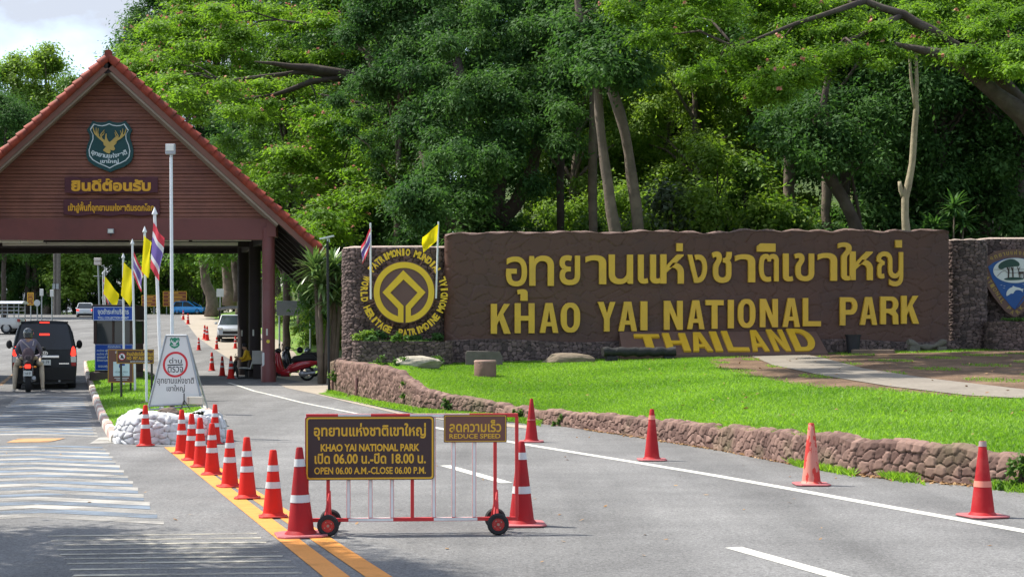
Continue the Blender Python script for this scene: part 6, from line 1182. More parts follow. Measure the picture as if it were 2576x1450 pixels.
skin_body('body', J, E, 'pel', [mat('yellow_shirt', (.66, .40, .02), .8, var=.12, bump=.3, bscale=20), mat('dark_trousers', (.035, .04, .035), .85, var=.2), M_SKIN, mat('grey_shoe', (.35, .37, .40), .7), mat('black_hair', (.012, .011, .012), .6)], zone, gd)
mb = MB(); mb.ell((-.045, 0, 1.25), (.105, .088, .085), 16, 10); mb.build('hair', mat('black_hair', (.012, .011, .012), .6), gd, smooth=180)
ph_ = thing('phone', 'dark phone in the hands of the seated guard', 'phone', (q.x - .40, q.y, float(g(q.y)) + .79)); mb = MB(); mb.add([(v[0], v[1], v[2]) for v in ((-.05, -.04, .0), (-.045, -.04, .01), (.03, -.04, .15), (.02, -.04, .15), (-.05, .04, .0), (-.045, .04, .01), (.03, .04, .15), (.02, .04, .15))], [(0, 1, 2, 3), (7, 6, 5, 4), (0, 4, 5, 1), (1, 5, 6, 2), (2, 6, 7, 3), (3, 7, 4, 0)]); mb.build('case', M_BLKP, ph_)

# ------------------------------------------------------------------ poles and signs around the gate
q = G(828, 988); so_ = thing('solar_lamp', 'thin black pole with a white solar lamp bar at the end of the lawn wall', 'lamp post', q); k = q.y / F; hh = (988 - 606) * k; mb = MB(); mb.tube([(0, 0, -.1), (-.05, 0, hh)], .04, 10); mb.build('pole', M_BLKP, so_, smooth=60); mb = MB(); mb.T = Matrix.Translation((-.05, 0, hh + .03)) @ Matrix.Rotation(R(-12), 4, 'Y'); mb.box((0, 0, .08), (.44, .16, .04)); mb.box((.0, 0, 0), (.03, .03, .16)); mb.box((.05, 0, -.01), (.02, .03, .14)); mb.build('lamp_bar', mat('lamp_bar_white', (.62, .66, .66), .4), so_, bevel=.005)
for a, b, t, lb in ((839, 988, 941, 'short brown post beside the thin black pole at the wall end'), (898, 1003, 949, 'short brown post standing alone in front of the lawn wall')):
    q = G(a, b); po = thing('post', lb, 'post', q); k = q.y / F; mb = MB(); mb.lathe([(.055, -.1), (.055, (b - t) * k), (.045, (b - t) * k + .012)], 12); mb.build('shaft', mat('brown_post', (.13, .055, .048), .7, var=.2), po, smooth=50); mb = MB(); mb.lathe([(.06, (b - t) * k - .03), (.06, (b - t) * k + .015)], 12); mb.build('cap', mat('brown_post_cap', (.30, .17, .15), .7), po, smooth=50)
def far_sign(name, label, pl, pr, pt, pb, yb, Z, m, legs, border=None, rows=0, cat='sign'):
    c = W((pl + pr) / 2, yb, Z); c.z = float(terr(c.x, c.y)) if Z > 60 else c.z; k = Z / F; th = thing(name, label, cat, c); top = EYE + (HZ - pt) * k - c.z; bot = EYE + (HZ - pb) * k - c.z; w = (pr - pl) * k / 2; mb = MB(); mb.bb(-w, w, -.04, .0, bot, top); bd = mb.build('board', m, th, bevel=.01)
    for x in legs: mb = MB(); mb.tube([(x * w, .05, -.2), (x * w, .05, top - .02)], .05, 8); mb.build('post', M_GREY, th)
    if border: flat = MB(); put_shape(flat, [[(-w, bot), (w, bot), (w, top), (-w, top)], [(-w + .06, bot + .06), (w - .06, bot + .06), (w - .06, top - .06), (-w + .06, top - .06)]], -.042, .004); flat.build('border', border, bd)
    if rows:
        mb = MB()
        for i in range(rows):
            z0 = bot + (top - bot) * i / rows; h = (top - bot) / rows; mb.bb(-w, w, -.05, -.042, z0, z0 + h * .12); mb.bb(-w * .55, w * (.3 + .5 * ((i * 7) % 3) / 3), -.05, -.042, z0 + h * .40, z0 + h * .62)
        mb.build('yellow_lines', M_GLD, bd)
    return th
M_BRF = mat('far_sign_brown', (.20, .055, .025), .6, var=.15)
far_sign('direction_sign', 'left lower one of two brown direction boards at the far road bend', 356, 393, 742, 770, 792, 172, M_BRF, (-.7, .7), M_GLD, 3)
far_sign('direction_sign', 'taller brown direction board with four rows left of the blue hatchback', 410, 470, 732, 770, 792, 174, M_BRF, (-.7, .7), M_GLD, 4)
far_sign('direction_sign', 'small brown board on a pole right of the caged pickup', 69, 85, 735, 767, 805, 112, M_BRF, (0,), M_GLD, 3)
far_sign('road_sign', 'pale blank sign on a thin pole by the trees, above the silver pickup', 545, 563, 726, 746, 767, 120, mat('pale_sign', (.55, .58, .58), .6), (0,))
far_sign('sign_back', 'grey back of a wide sign on two posts between the gate and the palm', 696, 791, 756, 793, 868, 80, mat('sign_back_grey', (.15, .16, .165), .5, .4, var=.1), (-.86, .78))
def small_post(name, label, x, yt, yb, Z, build, cat):
    c = W(x, yb, Z); c.z = float(terr(c.x, c.y)); th = thing(name, label, cat, c); h = EYE + (HZ - yt) * Z / F - c.z; mb = MB(); mb.tube([(0, 0, -.1), (0, 0, h)], .05, 8); mb.build('post', M_GREY, th); build(th, h); return th
def disc(th, h): mb = MB(); mb.lathe([(.03, 0), (.24, .02), (.25, .05)], 20, (0, -.02, h - .1), axis='y'); mb.build('mirror_disc', mat('mirror_grey', (.42, .45, .46), .3), th, smooth=40)
def box_(th, h): mb = MB(); mb.box((0, -.03, h), (.28, .12, .55)); mb.build('white_box', mat('box_white', (.58, .58, .55), .5), th, bevel=.03)
small_post('traffic_mirror', 'round grey traffic mirror on a post left of the black van roof', 94, 758, 800, 115, disc, 'mirror'); small_post('post_box', 'white box on a thin post above the round traffic mirror', 105, 735, 800, 118, box_, 'post'); small_post('post_box', 'cream box on a post just left of the grey utility poles', 131, 737, 800, 120, box_, 'post')
for x, r, lb in ((138, .16, 'thinner left one of two grey utility poles under the gate'), (147, .22, 'thicker right one of two grey utility poles under the gate')):
    c = W(x, 795, 172); c.z = float(terr(c.x, c.y)); up_ = thing('utility_pole', lb, 'utility pole', c); mb = MB(); r *= 1.25; mb.tube([(0, 0, -.2), (0, 0, 12)], [r, r * .8], 10); mb.build('shaft', mat('pole_wood', (.17, .15, .13), .85, var=.25, scale=5), up_, smooth=60); mb = MB(); mb.box((0, -.3, 3.2), (.3, .25, .6)); mb.build('junction_box', M_GREY, up_)
c = W(247, 800, 112); c.z = float(terr(c.x, c.y)); fl_ = thing('light_pole', 'far lamp post with a pair of pale lamp boxes above the toll booth', 'lamp post', c); k = 112 / F; h = EYE + (HZ - 660) * k - c.z; mb = MB(); mb.tube([(.15, 0, 0), (0, 0, h)], .07, 8); mb.build('pole', M_GREY, fl_)
for i, z in enumerate((h + .22, h - .06)): mb = MB(); mb.box((.0, -.1, z), (.5, .3, .24)); mb.build('lamp_box', mat('lamp_box_pale', (.55, .48, .44), .5), fl_, bevel=.03)
mb = MB(); mb.tube([(-.35, 0, h - 1.0), (.25, 0, h - 1.0)], .025, 6); mb.build('cross_arm', M_GREY, fl_)

# ------------------------------------------------------------------ things on the lawn
def on_lawn(px, py): return pick(px, py, lawn, 15)
def rk(label, l, r, t, b, seed, col, dep=.5, rz=0, name='boulder'):
    p = on_lawn((l + r) / 2, b - 2); k = p.y / F; w = (r - l) * k; h = (b - t) * k; boulder(name, label, (p.x, p.y + w * dep * .5, p.z - h * .02), (w / 2 * 1.04, w * dep / 2, h / 1.5), seed, col, rz=rz)
rk('long pale boulder lying in front of the cobbled planter', 974, 1112, 896, 928, 71, (.42, .37, .29), .35, R(4)); rk('long flat brown stone lying at the foot of the sign wall', 1359, 1497, 888, 916, 72, (.22, .17, .12), .3); rk('dark grey boulder under the dolphin shield emblem at the right edge', 2528, 2630, 838, 878, 75, (.15, .13, .12), .6)
p = on_lawn(1220, 951); k = p.y / F; sm_ = thing('stump', 'short round brown stump seat on the lawn', 'stump', (p.x, p.y + .35, p.z)); mb = MB(); mb.lathe([(27 * k, -.1), (28 * k, .1), (28 * k, 42 * k), (27 * k, 44 * k), (.01, 45 * k)], 28); mb.build('stump_body', mat('stump_brown', (.20, .115, .09), .8, var=.2, scale=4, bump=.6, bscale=12), sm_, smooth=40); mb = MB(); mb.lathe([(28.4 * k, 40.5 * k), (28.5 * k, 43.5 * k), (26 * k, 45.5 * k), (.01, 45.9 * k)], 28, caps=False); mb.build('stump_top', mat('stump_top', (.33, .21, .17), .85, var=.2), sm_, smooth=60)
p = on_lawn(1218, 921); p.y += .2; k = p.y / F; sl_ = thing('slab', 'upright grey stone slab behind the stump against the wall', 'slab', p); mb = MB(); put_shape(mb, [[(-47 * k, -.1), (46 * k, -.1), (46 * k, 24 * k), (38 * k, 38 * k), (-44 * k, 39 * k), (-47 * k, 33 * k)]], .1, .2); mb.build('stone', mat('slab_grey', (.13, .11, .095), .85, var=.25, scale=(4), bump=.6, bscale=10), sl_, bevel=.02)
def foot(px, out):
    Z = 46.
    for _ in range(30): Z = float(yS((px - CX) * Z / F)) - out
    X = (px - CX) * Z / F; return Vector((X, Z, float(lawn(X, Z))))
p = foot(1608, 1.62); k = p.y / F; lg = thing('log_bench', 'black charred log bench in front of the sloping country name bed', 'bench', p, R(9)); mb = MB(); n = 16; mb.tube([(-94 * k + 188 * k * i / n, .02 * math.sin(i), 23 * k + .02 * math.sin(i * 2.1)) for i in range(n + 1)], [11.5 * k + .012 * math.sin(i * 1.7) for i in range(n + 1)], 14); M_LOG = mat('charred_log', (.020, .019, .020), .7, var=.5, scale=8, bump=1, bscale=14); mb.build('log', M_LOG, lg, smooth=60)
for x in (-72, 76): mb = MB(); mb.box((x * k, 0, 5 * k), (28 * k, .28, 14 * k)); mb.build('foot', M_LOG, lg, bevel=.03)
p = foot(2146, .62); k = p.y / F; bi = thing('trash_bin', 'dark round trash bin standing against the sign wall foot', 'bin', p); mb = MB(); mb.lathe([(14.5 * k, 0), (18.5 * k, 44 * k)], 20, caps=True); M_BIN = mat('bin_dark', (.022, .022, .026), .5, var=.2); mb.build('barrel', M_BIN, bi, smooth=50); mb = MB(); mb.lathe([(20 * k, 43 * k), (20.5 * k, 47 * k), (17 * k, 48 * k), (16.5 * k, 45 * k)], 20, caps=False); mb.build('rim', M_BIN, bi, smooth=50)
p = foot(2332, .75); k = p.y / F; cbn = thing('stone_bench', 'curved grey stone bench sagging in the middle near the round column', 'bench', p, R(6)); n = 18; mb = MB(); mb.tube([((-50 + 100 * i / n) * k, .02 * math.sin(i * 1.3), (24 - 13 * math.sin(math.pi * min(1, max(0, (i - 1) / (n - 2.5)))) ) * k) for i in range(n + 1)], [(7 + 2.2 * math.sin(i * .9)) * k for i in range(n + 1)], 12); mb.box((-35 * k, 0, 7 * k), (26 * k, .3, 15 * k)); mb.box((36 * k, 0, 6 * k), (22 * k, .3, 14 * k)); mb.build('stone', mat('bench_stone', (.14, .125, .105), .9, var=.25, scale=4, bump=.7, bscale=12), cbn, smooth=60)
p = foot(2198, 1.5); k = p.y / F; pk_ = thing('slab', 'flat brown stone slab lying by the dark trash bin', 'slab', p, R(-6)); mb = MB(); mb.slab([(-54 * k, -.05), (50 * k, -.15), (55 * k, .3), (20 * k, .5), (-52 * k, .45)], -.02, .14); mb.build('stone', mat('slab_brown', (.16, .12, .09), .9, var=.3, bump=.6, bscale=10), pk_, bevel=.025)

# ------------------------------------------------------------------ vegetation
def leaf_mat(name, dark, light, trans=.35, tcol=None, rough=.42, spec=.45):
    m, n, l, b = new_mat(name); setb(b, rough=rough, spec=spec); at = n.new('ShaderNodeAttribute'); at.attribute_name = 'tint'
    r = n.new('ShaderNodeValToRGB'); r.color_ramp.elements[0].color = (*dark, 1); r.color_ramp.elements[1].color = (*light, 1); l.new(at.outputs['Fac'], r.inputs[0]); l.new(r.outputs[0], b.inputs['Base Color'])
    t = n.new('ShaderNodeBsdfTranslucent'); mu = n.new('ShaderNodeMix'); mu.data_type = 'RGBA'; mu.blend_type = 'MULTIPLY'; mu.inputs[0].default_value = 1; mu.inputs[7].default_value = (*(tcol or (1.5, 1.6, .6)), 1); l.new(r.outputs[0], mu.inputs[6]); l.new(mu.outputs[2], t.inputs[0])
    x = n.new('ShaderNodeMixShader'); x.inputs[0].default_value = trans; l.new(b.outputs[0], x.inputs[1]); l.new(t.outputs[0], x.inputs[2]); l.new(x.outputs[0], n['Material Output'].inputs[0]); return m
L_ALB = leaf_mat('rain_tree_leaf', (.055, .130, .018), (.20, .33, .045), .48, None, .6, .2)
L_DRK = leaf_mat('dark_leaf', (.022, .066, .022), (.105, .20, .055), .38, (1.3, 1.5, .8), .65, .14)
L_MID = leaf_mat('mid_leaf', (.048, .115, .026), (.13, .235, .048), .42, None, .55, .25)
L_LGT = leaf_mat('light_leaf', (.095, .185, .03), (.25, .35, .07), .46, None, .6, .2)
L_GRY = leaf_mat('grey_leaf', (.07, .11, .055), (.17, .21, .12), .38, (1.2, 1.3, .8), .45, .35)
M_PINK = leaf_mat('pink_blossom', (.50, .20, .16), (.70, .38, .30), .3, (1, .9, .8), .7, .2)
M_BARK = mat('bark_dark', (.060, .045, .036), .95, var=.35, scale=4, bump=1, bscale=9, dirt=(.12, .105, .08), dscale=1.5, damt=.6)
M_BARKL = mat('bark_grey', (.16, .125, .095), .95, var=.4, scale=3, bump=1, bscale=8, dirt=(.09, .075, .06), dscale=1.2, damt=.7)
M_BARKP = mat('bark_pale', (.32, .27, .18), .9, var=.25, scale=4, bump=.7, bscale=10, dirt=(.16, .13, .09), dscale=2.2, damt=.7)

def leaves(C, Rd, n, size, rg, up=.9, droop=.2, asp=.5, shell=.35, soft=.52):
    """n leaf blades scattered through ellipsoid clumps (C centres, Rd radii); returns verts, quads, tint"""
    C = np.asarray(C, float); Rd = np.asarray(Rd, float); k = len(C); vol = Rd.prod(1) ** .67; ix = rg.choice(k, n, p=vol / vol.sum())
    d = rg.normal(size=(n, 3)); d /= np.linalg.norm(d, axis=1, keepdims=True); rad = np.clip(np.abs(rg.normal(size=n)) * soft + shell * .6, 0, 1.75)
    P = C[ix] + d * Rd[ix] * rad[:, None]
    nrm = d * .6 + rg.normal(size=(n, 3)) * .55; nrm[:, 2] += up; nrm /= np.linalg.norm(nrm, axis=1, keepdims=True)
    ax = d + rg.normal(size=(n, 3)) * .8; ax[:, 2] -= droop; ax -= nrm * (ax * nrm).sum(1, keepdims=True); ax /= np.linalg.norm(ax, axis=1, keepdims=True) + 1e-9
    sd = np.cross(nrm, ax); s = size * rg.uniform(.6, 1.35, n)[:, None]
    A = P - ax * s * .5; B = P + sd * s * asp * .5 - nrm * s * .04; D = P + ax * s * .5 - nrm * s * .10 * (1 + droop); E_ = P - sd * s * asp * .5 - nrm * s * .04
    V = np.stack([A, B, D, E_], 1).reshape(-1, 3); Q = np.arange(4 * n).reshape(n, 4)
    cl = rg.random(k); t = np.clip(.5 * cl[ix] + .45 * rg.random(n) + .02, 0, 1)
    return V, Q, t
def in_poly(pts, rg, n):
    P = np.array(pts, float); a, b = P.min(0), P.max(0); out = []
    while len(out) < n:
        x, y = rg.uniform(a, b); c = False
        for i in range(len(P)):
            x1, y1 = P[i]; x2, y2 = P[i - 1]
            if (y1 > y) != (y2 > y) and x < (x2 - x1) * (y - y1) / (y2 - y1) + x1: c = not c
        if c: out.append((x, y))
    return out
def limb_mesh(mb, pts, rad, rg, wig=.03, n=9):
    k0 = len(mb.v); q = []; rr = []
    for i in range(len(pts) - 1):
        a, b = Vector(pts[i]), Vector(pts[i + 1]); m = max(2, int((b - a).length / .9))
        for j in range(m): t = j / m; q.append(a.lerp(b, t) + Vector(rg.normal(size=3)) * wig * (rad[i] * 4)); rr.append((rad[i] * (1 - t) + rad[i + 1] * t) * rg.uniform(.92, 1.08))
    q.append(Vector(pts[-1])); rr.append(rad[-1]); mb.tube(q, rr, n)
    if rad[0] > .08:
        for i in range(k0, len(mb.v)): mb.v[i] = mb.v[i] + Vector(rg.normal(size=3)) * rr[min((i - k0) // n, len(rr) - 1)] * .07
def hero(name, label, base, limbs, polys, lm, bark, seed, n, size, clump, zr, up=.9, droop=.2, asp=.45, flowers=0, cat='tree', soft=.52, twigs=26):
    """a tree placed on the photo: limbs as (px,py,Z,r) lists; crown clumps spread through outlines at depths zr"""
    rg = np.random.default_rng(seed); o = Vector(base); th = thing(name, label, cat, o); mb = MB(); ends = []
    for L in limbs:
        pts = [W(a, b, z) - o for a, b, z, r in L]; limb_mesh(mb, pts, [r for *_, r in L], rg); ends += pts[1:]
    C = []; Rd = []; yl = max(p[1] for e in polys for p in e[0])
    for poly, k, *zz in polys:
        for x, y in in_poly(poly, rg, k):
            f_ = min(1, max(0, (y + 60) / (yl - -60))) if y > -90 else rg.random() * 1.3; Z = zr[1] + (zr[0] - zr[1]) * f_ + rg.normal() * (zr[1] - zr[0]) * .12; Z = rg.uniform(*zz[0]) if zz else Z; p = W(x, y, Z) - o; s = rg.uniform(.7, 1.3); C.append(p); Rd.append((clump[0] * s, clump[0] * s, clump[1] * s))
    for i in rg.choice(len(C), min(twigs, len(C)), replace=False):
        if not ends: break
        e = min(ends, key=lambda q: (q - Vector(C[i])).length); mid = e.lerp(Vector(C[i]), .5) + Vector((0, 0, .3)); 
        if (e - Vector(C[i])).length < 4.5: limb_mesh(mb, [e, mid, Vector(C[i])], [.045, .035, .02], rg, .05, 6)
    mb.build('trunk', bark, th, smooth=180, fix=False)
    V, Q, t = leaves(C, Rd, n, size, rg, up, droop, asp, soft=soft); mesh_np('crown', V, Q, lm, th, fattr=t)
    if flowers:
        Cc = np.array(C); Rr = np.array(Rd); ix = rg.choice(len(C), flowers); d = rg.normal(size=(flowers, 3)); d[:, 2] = np.abs(d[:, 2]) * 1.2; d /= np.linalg.norm(d, axis=1, keepdims=True); d[:, 1] -= .25
        Vf, Qf, tf = leaves(Cc[ix] + d * Rr[ix] * .95, np.full((flowers, 3), .075), flowers * 7, .10, rg, .6, 0, .9, .1); fo = mesh_np('blossoms', Vf, Qf, M_PINK, th, fattr=tf); fo['kind'] = 'stuff'
    return th
gnd = lambda px, Z: Vector(((px - CX) * Z / F, Z, float(terr((px - CX) * Z / F, Z))))
# big flowering rain tree behind the gate
hero('rain_tree', 'huge spreading tree with pale pink blossoms rising behind the gate roof', gnd(1090, 76),
     [[(1090, 800, 76, .75), (1085, 560, 76, .6), (1060, 380, 76, .5), (1030, 290, 76, .42), (965, 220, 76, .34), (880, 190, 76, .27), (780, 172, 75, .2), (640, 155, 74, .03)], [(1075, 520, 76, .45), (1010, 400, 75, .34), (960, 300, 74, .26), (900, 262, 73, .2), (800, 235, 72, .03)], [(880, 190, 76, .2), (780, 205, 75, .15), (690, 240, 74, .1), (600, 250, 73, .03)], [(965, 220, 76, .26), (920, 130, 77, .2), (830, 70, 78, .14), (700, 50, 78, .03)], [(1060, 380, 76, .3), (980, 470, 74, .2), (860, 460, 73, .14), (740, 440, 72, .03)], [(880, 190, 76, .2), (760, 180, 75, .14), (560, 205, 74, .07)], [(1030, 290, 76, .3), (1050, 150, 77, .22), (1000, 10, 78, .12)]],
     [([(290, 150), (330, 95), (420, 20), (560, 0), (620, 120), (480, 200), (380, 215)], 40), ([(330, 110), (395, 30), (470, -30), (1080, -60), (1090, 120), (960, 150), (700, 150), (500, 240), (370, 210), (290, 150)], 120), ([(380, 220), (700, 200), (860, 215), (900, 290), (800, 330), (640, 300), (560, 350), (450, 270)], 60), ([(600, 420), (780, 330), (960, 330), (1000, 420), (960, 540), (860, 610), (780, 600), (680, 520)], 72)],
     L_ALB, M_BARK, 101, 150000, .21, (1.1, .36), (65, 86), up=1.5, droop=.35, asp=.42, flowers=650)
# dark tree in the middle
hero('dark_tree', 'dense dark glossy tree with drooping foliage above the left end of the sign wall', gnd(1235, 62),
     [[(1235, 700, 62, .7), (1240, 590, 62, .6), (1225, 500, 62, .45), (1180, 350, 62, .3), (1150, 150, 62, .18)], [(1240, 590, 62, .4), (1300, 510, 62, .32), (1340, 420, 62, .25), (1380, 250, 62, .16)], [(1240, 600, 62, .4), (1140, 560, 62, .3), (1090, 490, 62, .24), (1060, 380, 62, .15)], [(1240, 560, 62, .4), (1260, 420, 62, .3), (1250, 200, 62, .2)]],
     [([(985, 150), (1020, -60), (1490, -60), (1490, 180), (1430, 380), (1330, 480), (1180, 520), (1080, 430), (1010, 330)], 130), ([(990, 520), (1090, 440), (1120, 560), (1050, 600)], 14)], L_DRK, M_BARK, 102, 120000, .18, (1.0, .7), (53, 67), up=.7, droop=.8, asp=.40, twigs=30, soft=.36)
hero('light_tree', 'brighter green tree between the rain tree and the dark tree', gnd(1120, 70), [[(1120, 700, 70, .3), (1110, 400, 70, .2), (1100, 150, 70, .1)]], [([(960, 60), (1090, -60), (1240, -60), (1200, 120), (1130, 260), (1100, 420), (1010, 480), (1000, 250)], 52)], L_MID, M_BARK, 113, 30000, .2, (1.1, .7), (66, 74), up=.9, droop=.5)
# tall trunks standing right behind the wall
def trunk_tree(label, pts, seed, poly, k, lm, bark, n, zr, size=.2, clump=(1.0, .7), droop=.5, name='tall_tree', extra=()):
    return hero(name, label, gnd(pts[0][0], pts[0][2]), [[(pts[0][0], 900, pts[0][2], pts[0][3] * 1.15)] + pts] + list(extra), [(poly, k)], lm, bark, seed, n, size, clump, zr, up=.8, droop=droop, twigs=10)
trunk_tree('tall grey trunk leaning left, left one of the joined pair behind the wall', [(1549, 590, 55, .215), (1531, 470, 55, .2), (1513, 350, 55, .19), (1503, 221, 55, .17), (1484, 140, 55, .15), (1457, 42, 55, .13), (1440, -90, 55, .1)], 103, [(1400, -110), (1640, -110), (1600, 120), (1520, 190), (1440, 180)], 46, L_DRK, M_BARKL, 20000, (52, 58))
trunk_tree('tall grey trunk bowing left, rightmost of the big trunks behind the wall', [(1604, 590, 56.5, .225), (1592, 450, 56.5, .21), (1572, 333, 56.5, .2), (1545, 235, 56.5, .2), (1520, 190, 56.5, .17), (1500, 60, 56.5, .13)], 104, [(1500, 100), (1620, -60), (1680, 40), (1640, 170), (1570, 225), (1500, 210)], 20, L_DRK, M_BARKL, 13000, (54, 60))
trunk_tree('straight darker trunk close to the left of the joined grey trunks', [(1494, 590, 60, .19), (1491, 420, 60, .18), (1493, 230, 60, .17), (1490, 40, 60, .13)], 105, [(1330, -100), (1560, -100), (1520, 150), (1400, 210)], 20, L_DRK, M_BARKL, 14000, (58, 64))
trunk_tree('thin dark straight trunk, leftmost of the trunks rising behind the wall', [(1410, 590, 63, .17), (1408, 400, 63, .16), (1412, 200, 63, .13), (1410, 20, 63, .1)], 106, [(1310, 60), (1480, 60), (1470, 260), (1340, 330)], 20, L_DRK, M_BARK, 14000, (60, 66))
trunk_tree('slender pale trunk forking high, with a broken stub, at the right', [(2278, 590, 54, .155), (2276, 500, 54, .14), (2289, 440, 54, .125), (2297, 383, 54, .115), (2305, 271, 54, .10), (2307, 208, 54, .06), (2302, 96, 54, .045), (2302, -30, 54, .03)], 107, [(2180, -110), (2420, -110), (2400, 30), (2300, 70), (2200, 40)], 16, L_MID, M_BARKP, 9000, (52, 56), extra=([(2276, 500, 54, .11), (2266, 478, 54, .09), (2263, 456, 54, .06)], [(2304, 280, 54, .07), (2292, 200, 54, .055), (2286, 106, 54, .04), (2284, -10, 54, .03)]))
trunk_tree('dark crooked trunk curving left behind the wall', [(2163, 590, 57, .27), (2120, 500, 57, .24), (2083, 441, 57, .22), (2058, 362, 57, .19), (2053, 304, 57, .17), (2075, 245, 57, .13), (2090, 120, 57, .09)], 108, [(1960, 240), (2220, 230), (2260, 330), (2200, 430), (2000, 440), (1900, 320)], 44, L_DRK, M_BARK, 13000, (56, 62), droop=.4, extra=([(2120, 470, 58, .06), (2180, 390, 58, .05), (2230, 330, 58, .035)], [(2165, 560, 58, .08), (2140, 430, 58, .06), (2150, 330, 58, .04)]))
# bright feathery tree overhanging from the right
hero('overhanging_tree', 'bright feathery tree with pink flowers overhanging the wall from the right', gnd(2790, 46),
     [[(2790, 900, 46, .6), (2740, 500, 46, .5), (2576, 291, 45, .27), (2436, 175, 45, .2), (2365, 137, 45, .15), (2250, 110, 45, .06)], [(2740, 480, 46, .3), (2576, 262, 46, .2), (2498, 179, 46, .17), (2444, 137, 46, .14), (2340, 79, 46, .15), (2269, 37, 46, .13), (2173, 2, 46, .10), (2050, -30, 46, .06)], [(2173, 2, 46, .1), (2000, 60, 45, .06), (1850, 120, 44, .03)], [(2269, 37, 46, .1), (2100, 120, 45, .06), (1950, 190, 44, .03)]],
     [([(1700, -70), (2640, -70), (2640, 40), (2420, 30), (2260, 60), (2150, 130), (1980, 120), (1850, 60), (1740, 40)], 78), ([(1720, 200), (1790, 130), (1960, 80), (2120, 130), (2060, 190), (1920, 240), (1800, 180)], 60), ([(1250, -380), (1980, -380), (1980, -95), (1300, -95)], 60), ([(1100, -420), (1800, -420), (1800, -190), (1100, -190)], 55, (38.5, 43.5)), ([(2400, 40), (2640, 10), (2640, 210), (2480, 190), (2390, 130)], 44), ([(2080, 60), (2330, 60), (2400, 150), (2260, 170), (2120, 160)], 24), ([(1900, -20), (2200, 0), (2160, 110), (1960, 120)], 24), ([(1520, 40), (1640, -40), (1820, -40), (1740, 110), (1600, 130)], 18), ([(1880, 230), (1960, 190), (2000, 220), (1930, 270)], 8)],  # outlines above the frame: unseen clumps added to shade lawn and dirt
     L_ALB, M_BARK, 109, 225000, .135, (.62, .26), (42, 50), up=1.3, droop=.45, asp=.40, flowers=150)

# ---- prototypes copied through the wood
def proto_tree(seed, H, cr, cb, k, n, size, lm, bark, flat=.7, name='forest_tree', droop=.4, r0=.28):
    rg = np.random.default_rng(seed); th = thing(name, '', 'tree'); mb = MB(); top = Vector((rg.normal() * .5, rg.normal() * .5, H * .9)); limb_mesh(mb, [(0, 0, -.3), (0, 0, H * .3), tuple(top * .65), tuple(top)], [r0, r0 * .85, r0 * .6, r0 * .2], rg, .03, 9); C = []; Rd = []
    for i in range(k):
        a = rg.uniform(0, 6.28); h = rg.uniform(cb, 1.0); prof = math.sin(math.pi * min(1, max(.08, (h - cb) / (1.02 - cb))) ** .8); q = cr * prof * math.sqrt(rg.uniform(.1, 1)); p = Vector((q * math.cos(a), q * math.sin(a), H * h)); s = rg.uniform(.7, 1.35); C.append(p); Rd.append((cr * .26 * s, cr * .26 * s, cr * .26 * flat * s))
        if i % 3 == 0: limb_mesh(mb, [(0, 0, H * h * .75), tuple(p * .6 + Vector((0, 0, H * h * .34))), tuple(p)], [r0 * .4, r0 * .22, .03], rg, .05, 6)
    mb.build('trunk', bark, th, smooth=180, fix=False); V, Q, t = leaves(C, Rd, n, size, rg, .8, droop, .45); mesh_np('crown', V, Q, lm, th, fattr=t); return th
PT = [proto_tree(201, 24, 5.2, .28, 60, 60000, .25, L_DRK, M_BARK), proto_tree(202, 21, 4.6, .25, 56, 54000, .24, L_MID, M_BARK), proto_tree(203, 26, 5.0, .38, 54, 52000, .25, L_DRK, M_BARKL, .6), proto_tree(204, 17, 4.2, .2, 50, 46000, .22, L_LGT, M_BARKL, .6)]
PB = [proto_tree(211, 4.2, 2.0, .05, 34, 13000, .17, L_MID, M_BARK, .9, 'bush', r0=.06), proto_tree(212, 5.0, 2.3, .05, 34, 13000, .18, L_LGT, M_BARK, .9, 'bush', r0=.06), proto_tree(213, 4.5, 2.2, .05, 34, 14000, .18, L_DRK, M_BARK, .9, 'bush', r0=.06), proto_tree(214, 4.2, 2.0, .08, 30, 10000, .22, L_GRY, M_BARK, .9, 'bush', r0=.06)]
used = set()
def plant(src, px, Z, s, label, group=None, x=None, rz=None, sz=None):
    c = gnd(px, Z); o = src if src.name not in used else copy_tree(src); used.add(src.name)
    o.location = c; o.rotation_euler = (0, 0, random.uniform(0, 6.28) if rz is None else rz); o.scale = (s, s, s * (sz or 1)); o['label'] = label; o['category'] = 'bush' if 'bush' in o.name else 'tree'
    if group: o['group'] = group
    return o
rr = random.Random(5)
GW = 'trees of the dark wood behind the sign wall'; LWD = 'dark leafy tree in the dense wood behind the sign wall'
for row, (Z, step) in enumerate(((70, 95), (80, 100), (92, 105))):
    px = 1060 + row * 33
    while px < 2720:
        if not (row < 2 and 1150 < px < 2000): plant(PT[(3 if row == 2 and 1380 < px < 1980 else (0, 2, 1, 0, 2)[rr.randrange(5)])], px + rr.uniform(-25, 25), Z + rr.uniform(-3, 3), rr.uniform(.85, 1.1), LWD, GW)
        px += step
for px, Z, s in ((2080, 63, .8), (2230, 64, .85), (2360, 61, .8), (2480, 62, .9), (2600, 60, .9), (1000, 66, .62), (930, 90, .9), (1010, 94, .95), (870, 96, .9)): plant(PT[rr.choice((0, 2))], px, Z, s, LWD, GW)
GBK = 'bushes behind the sign wall'
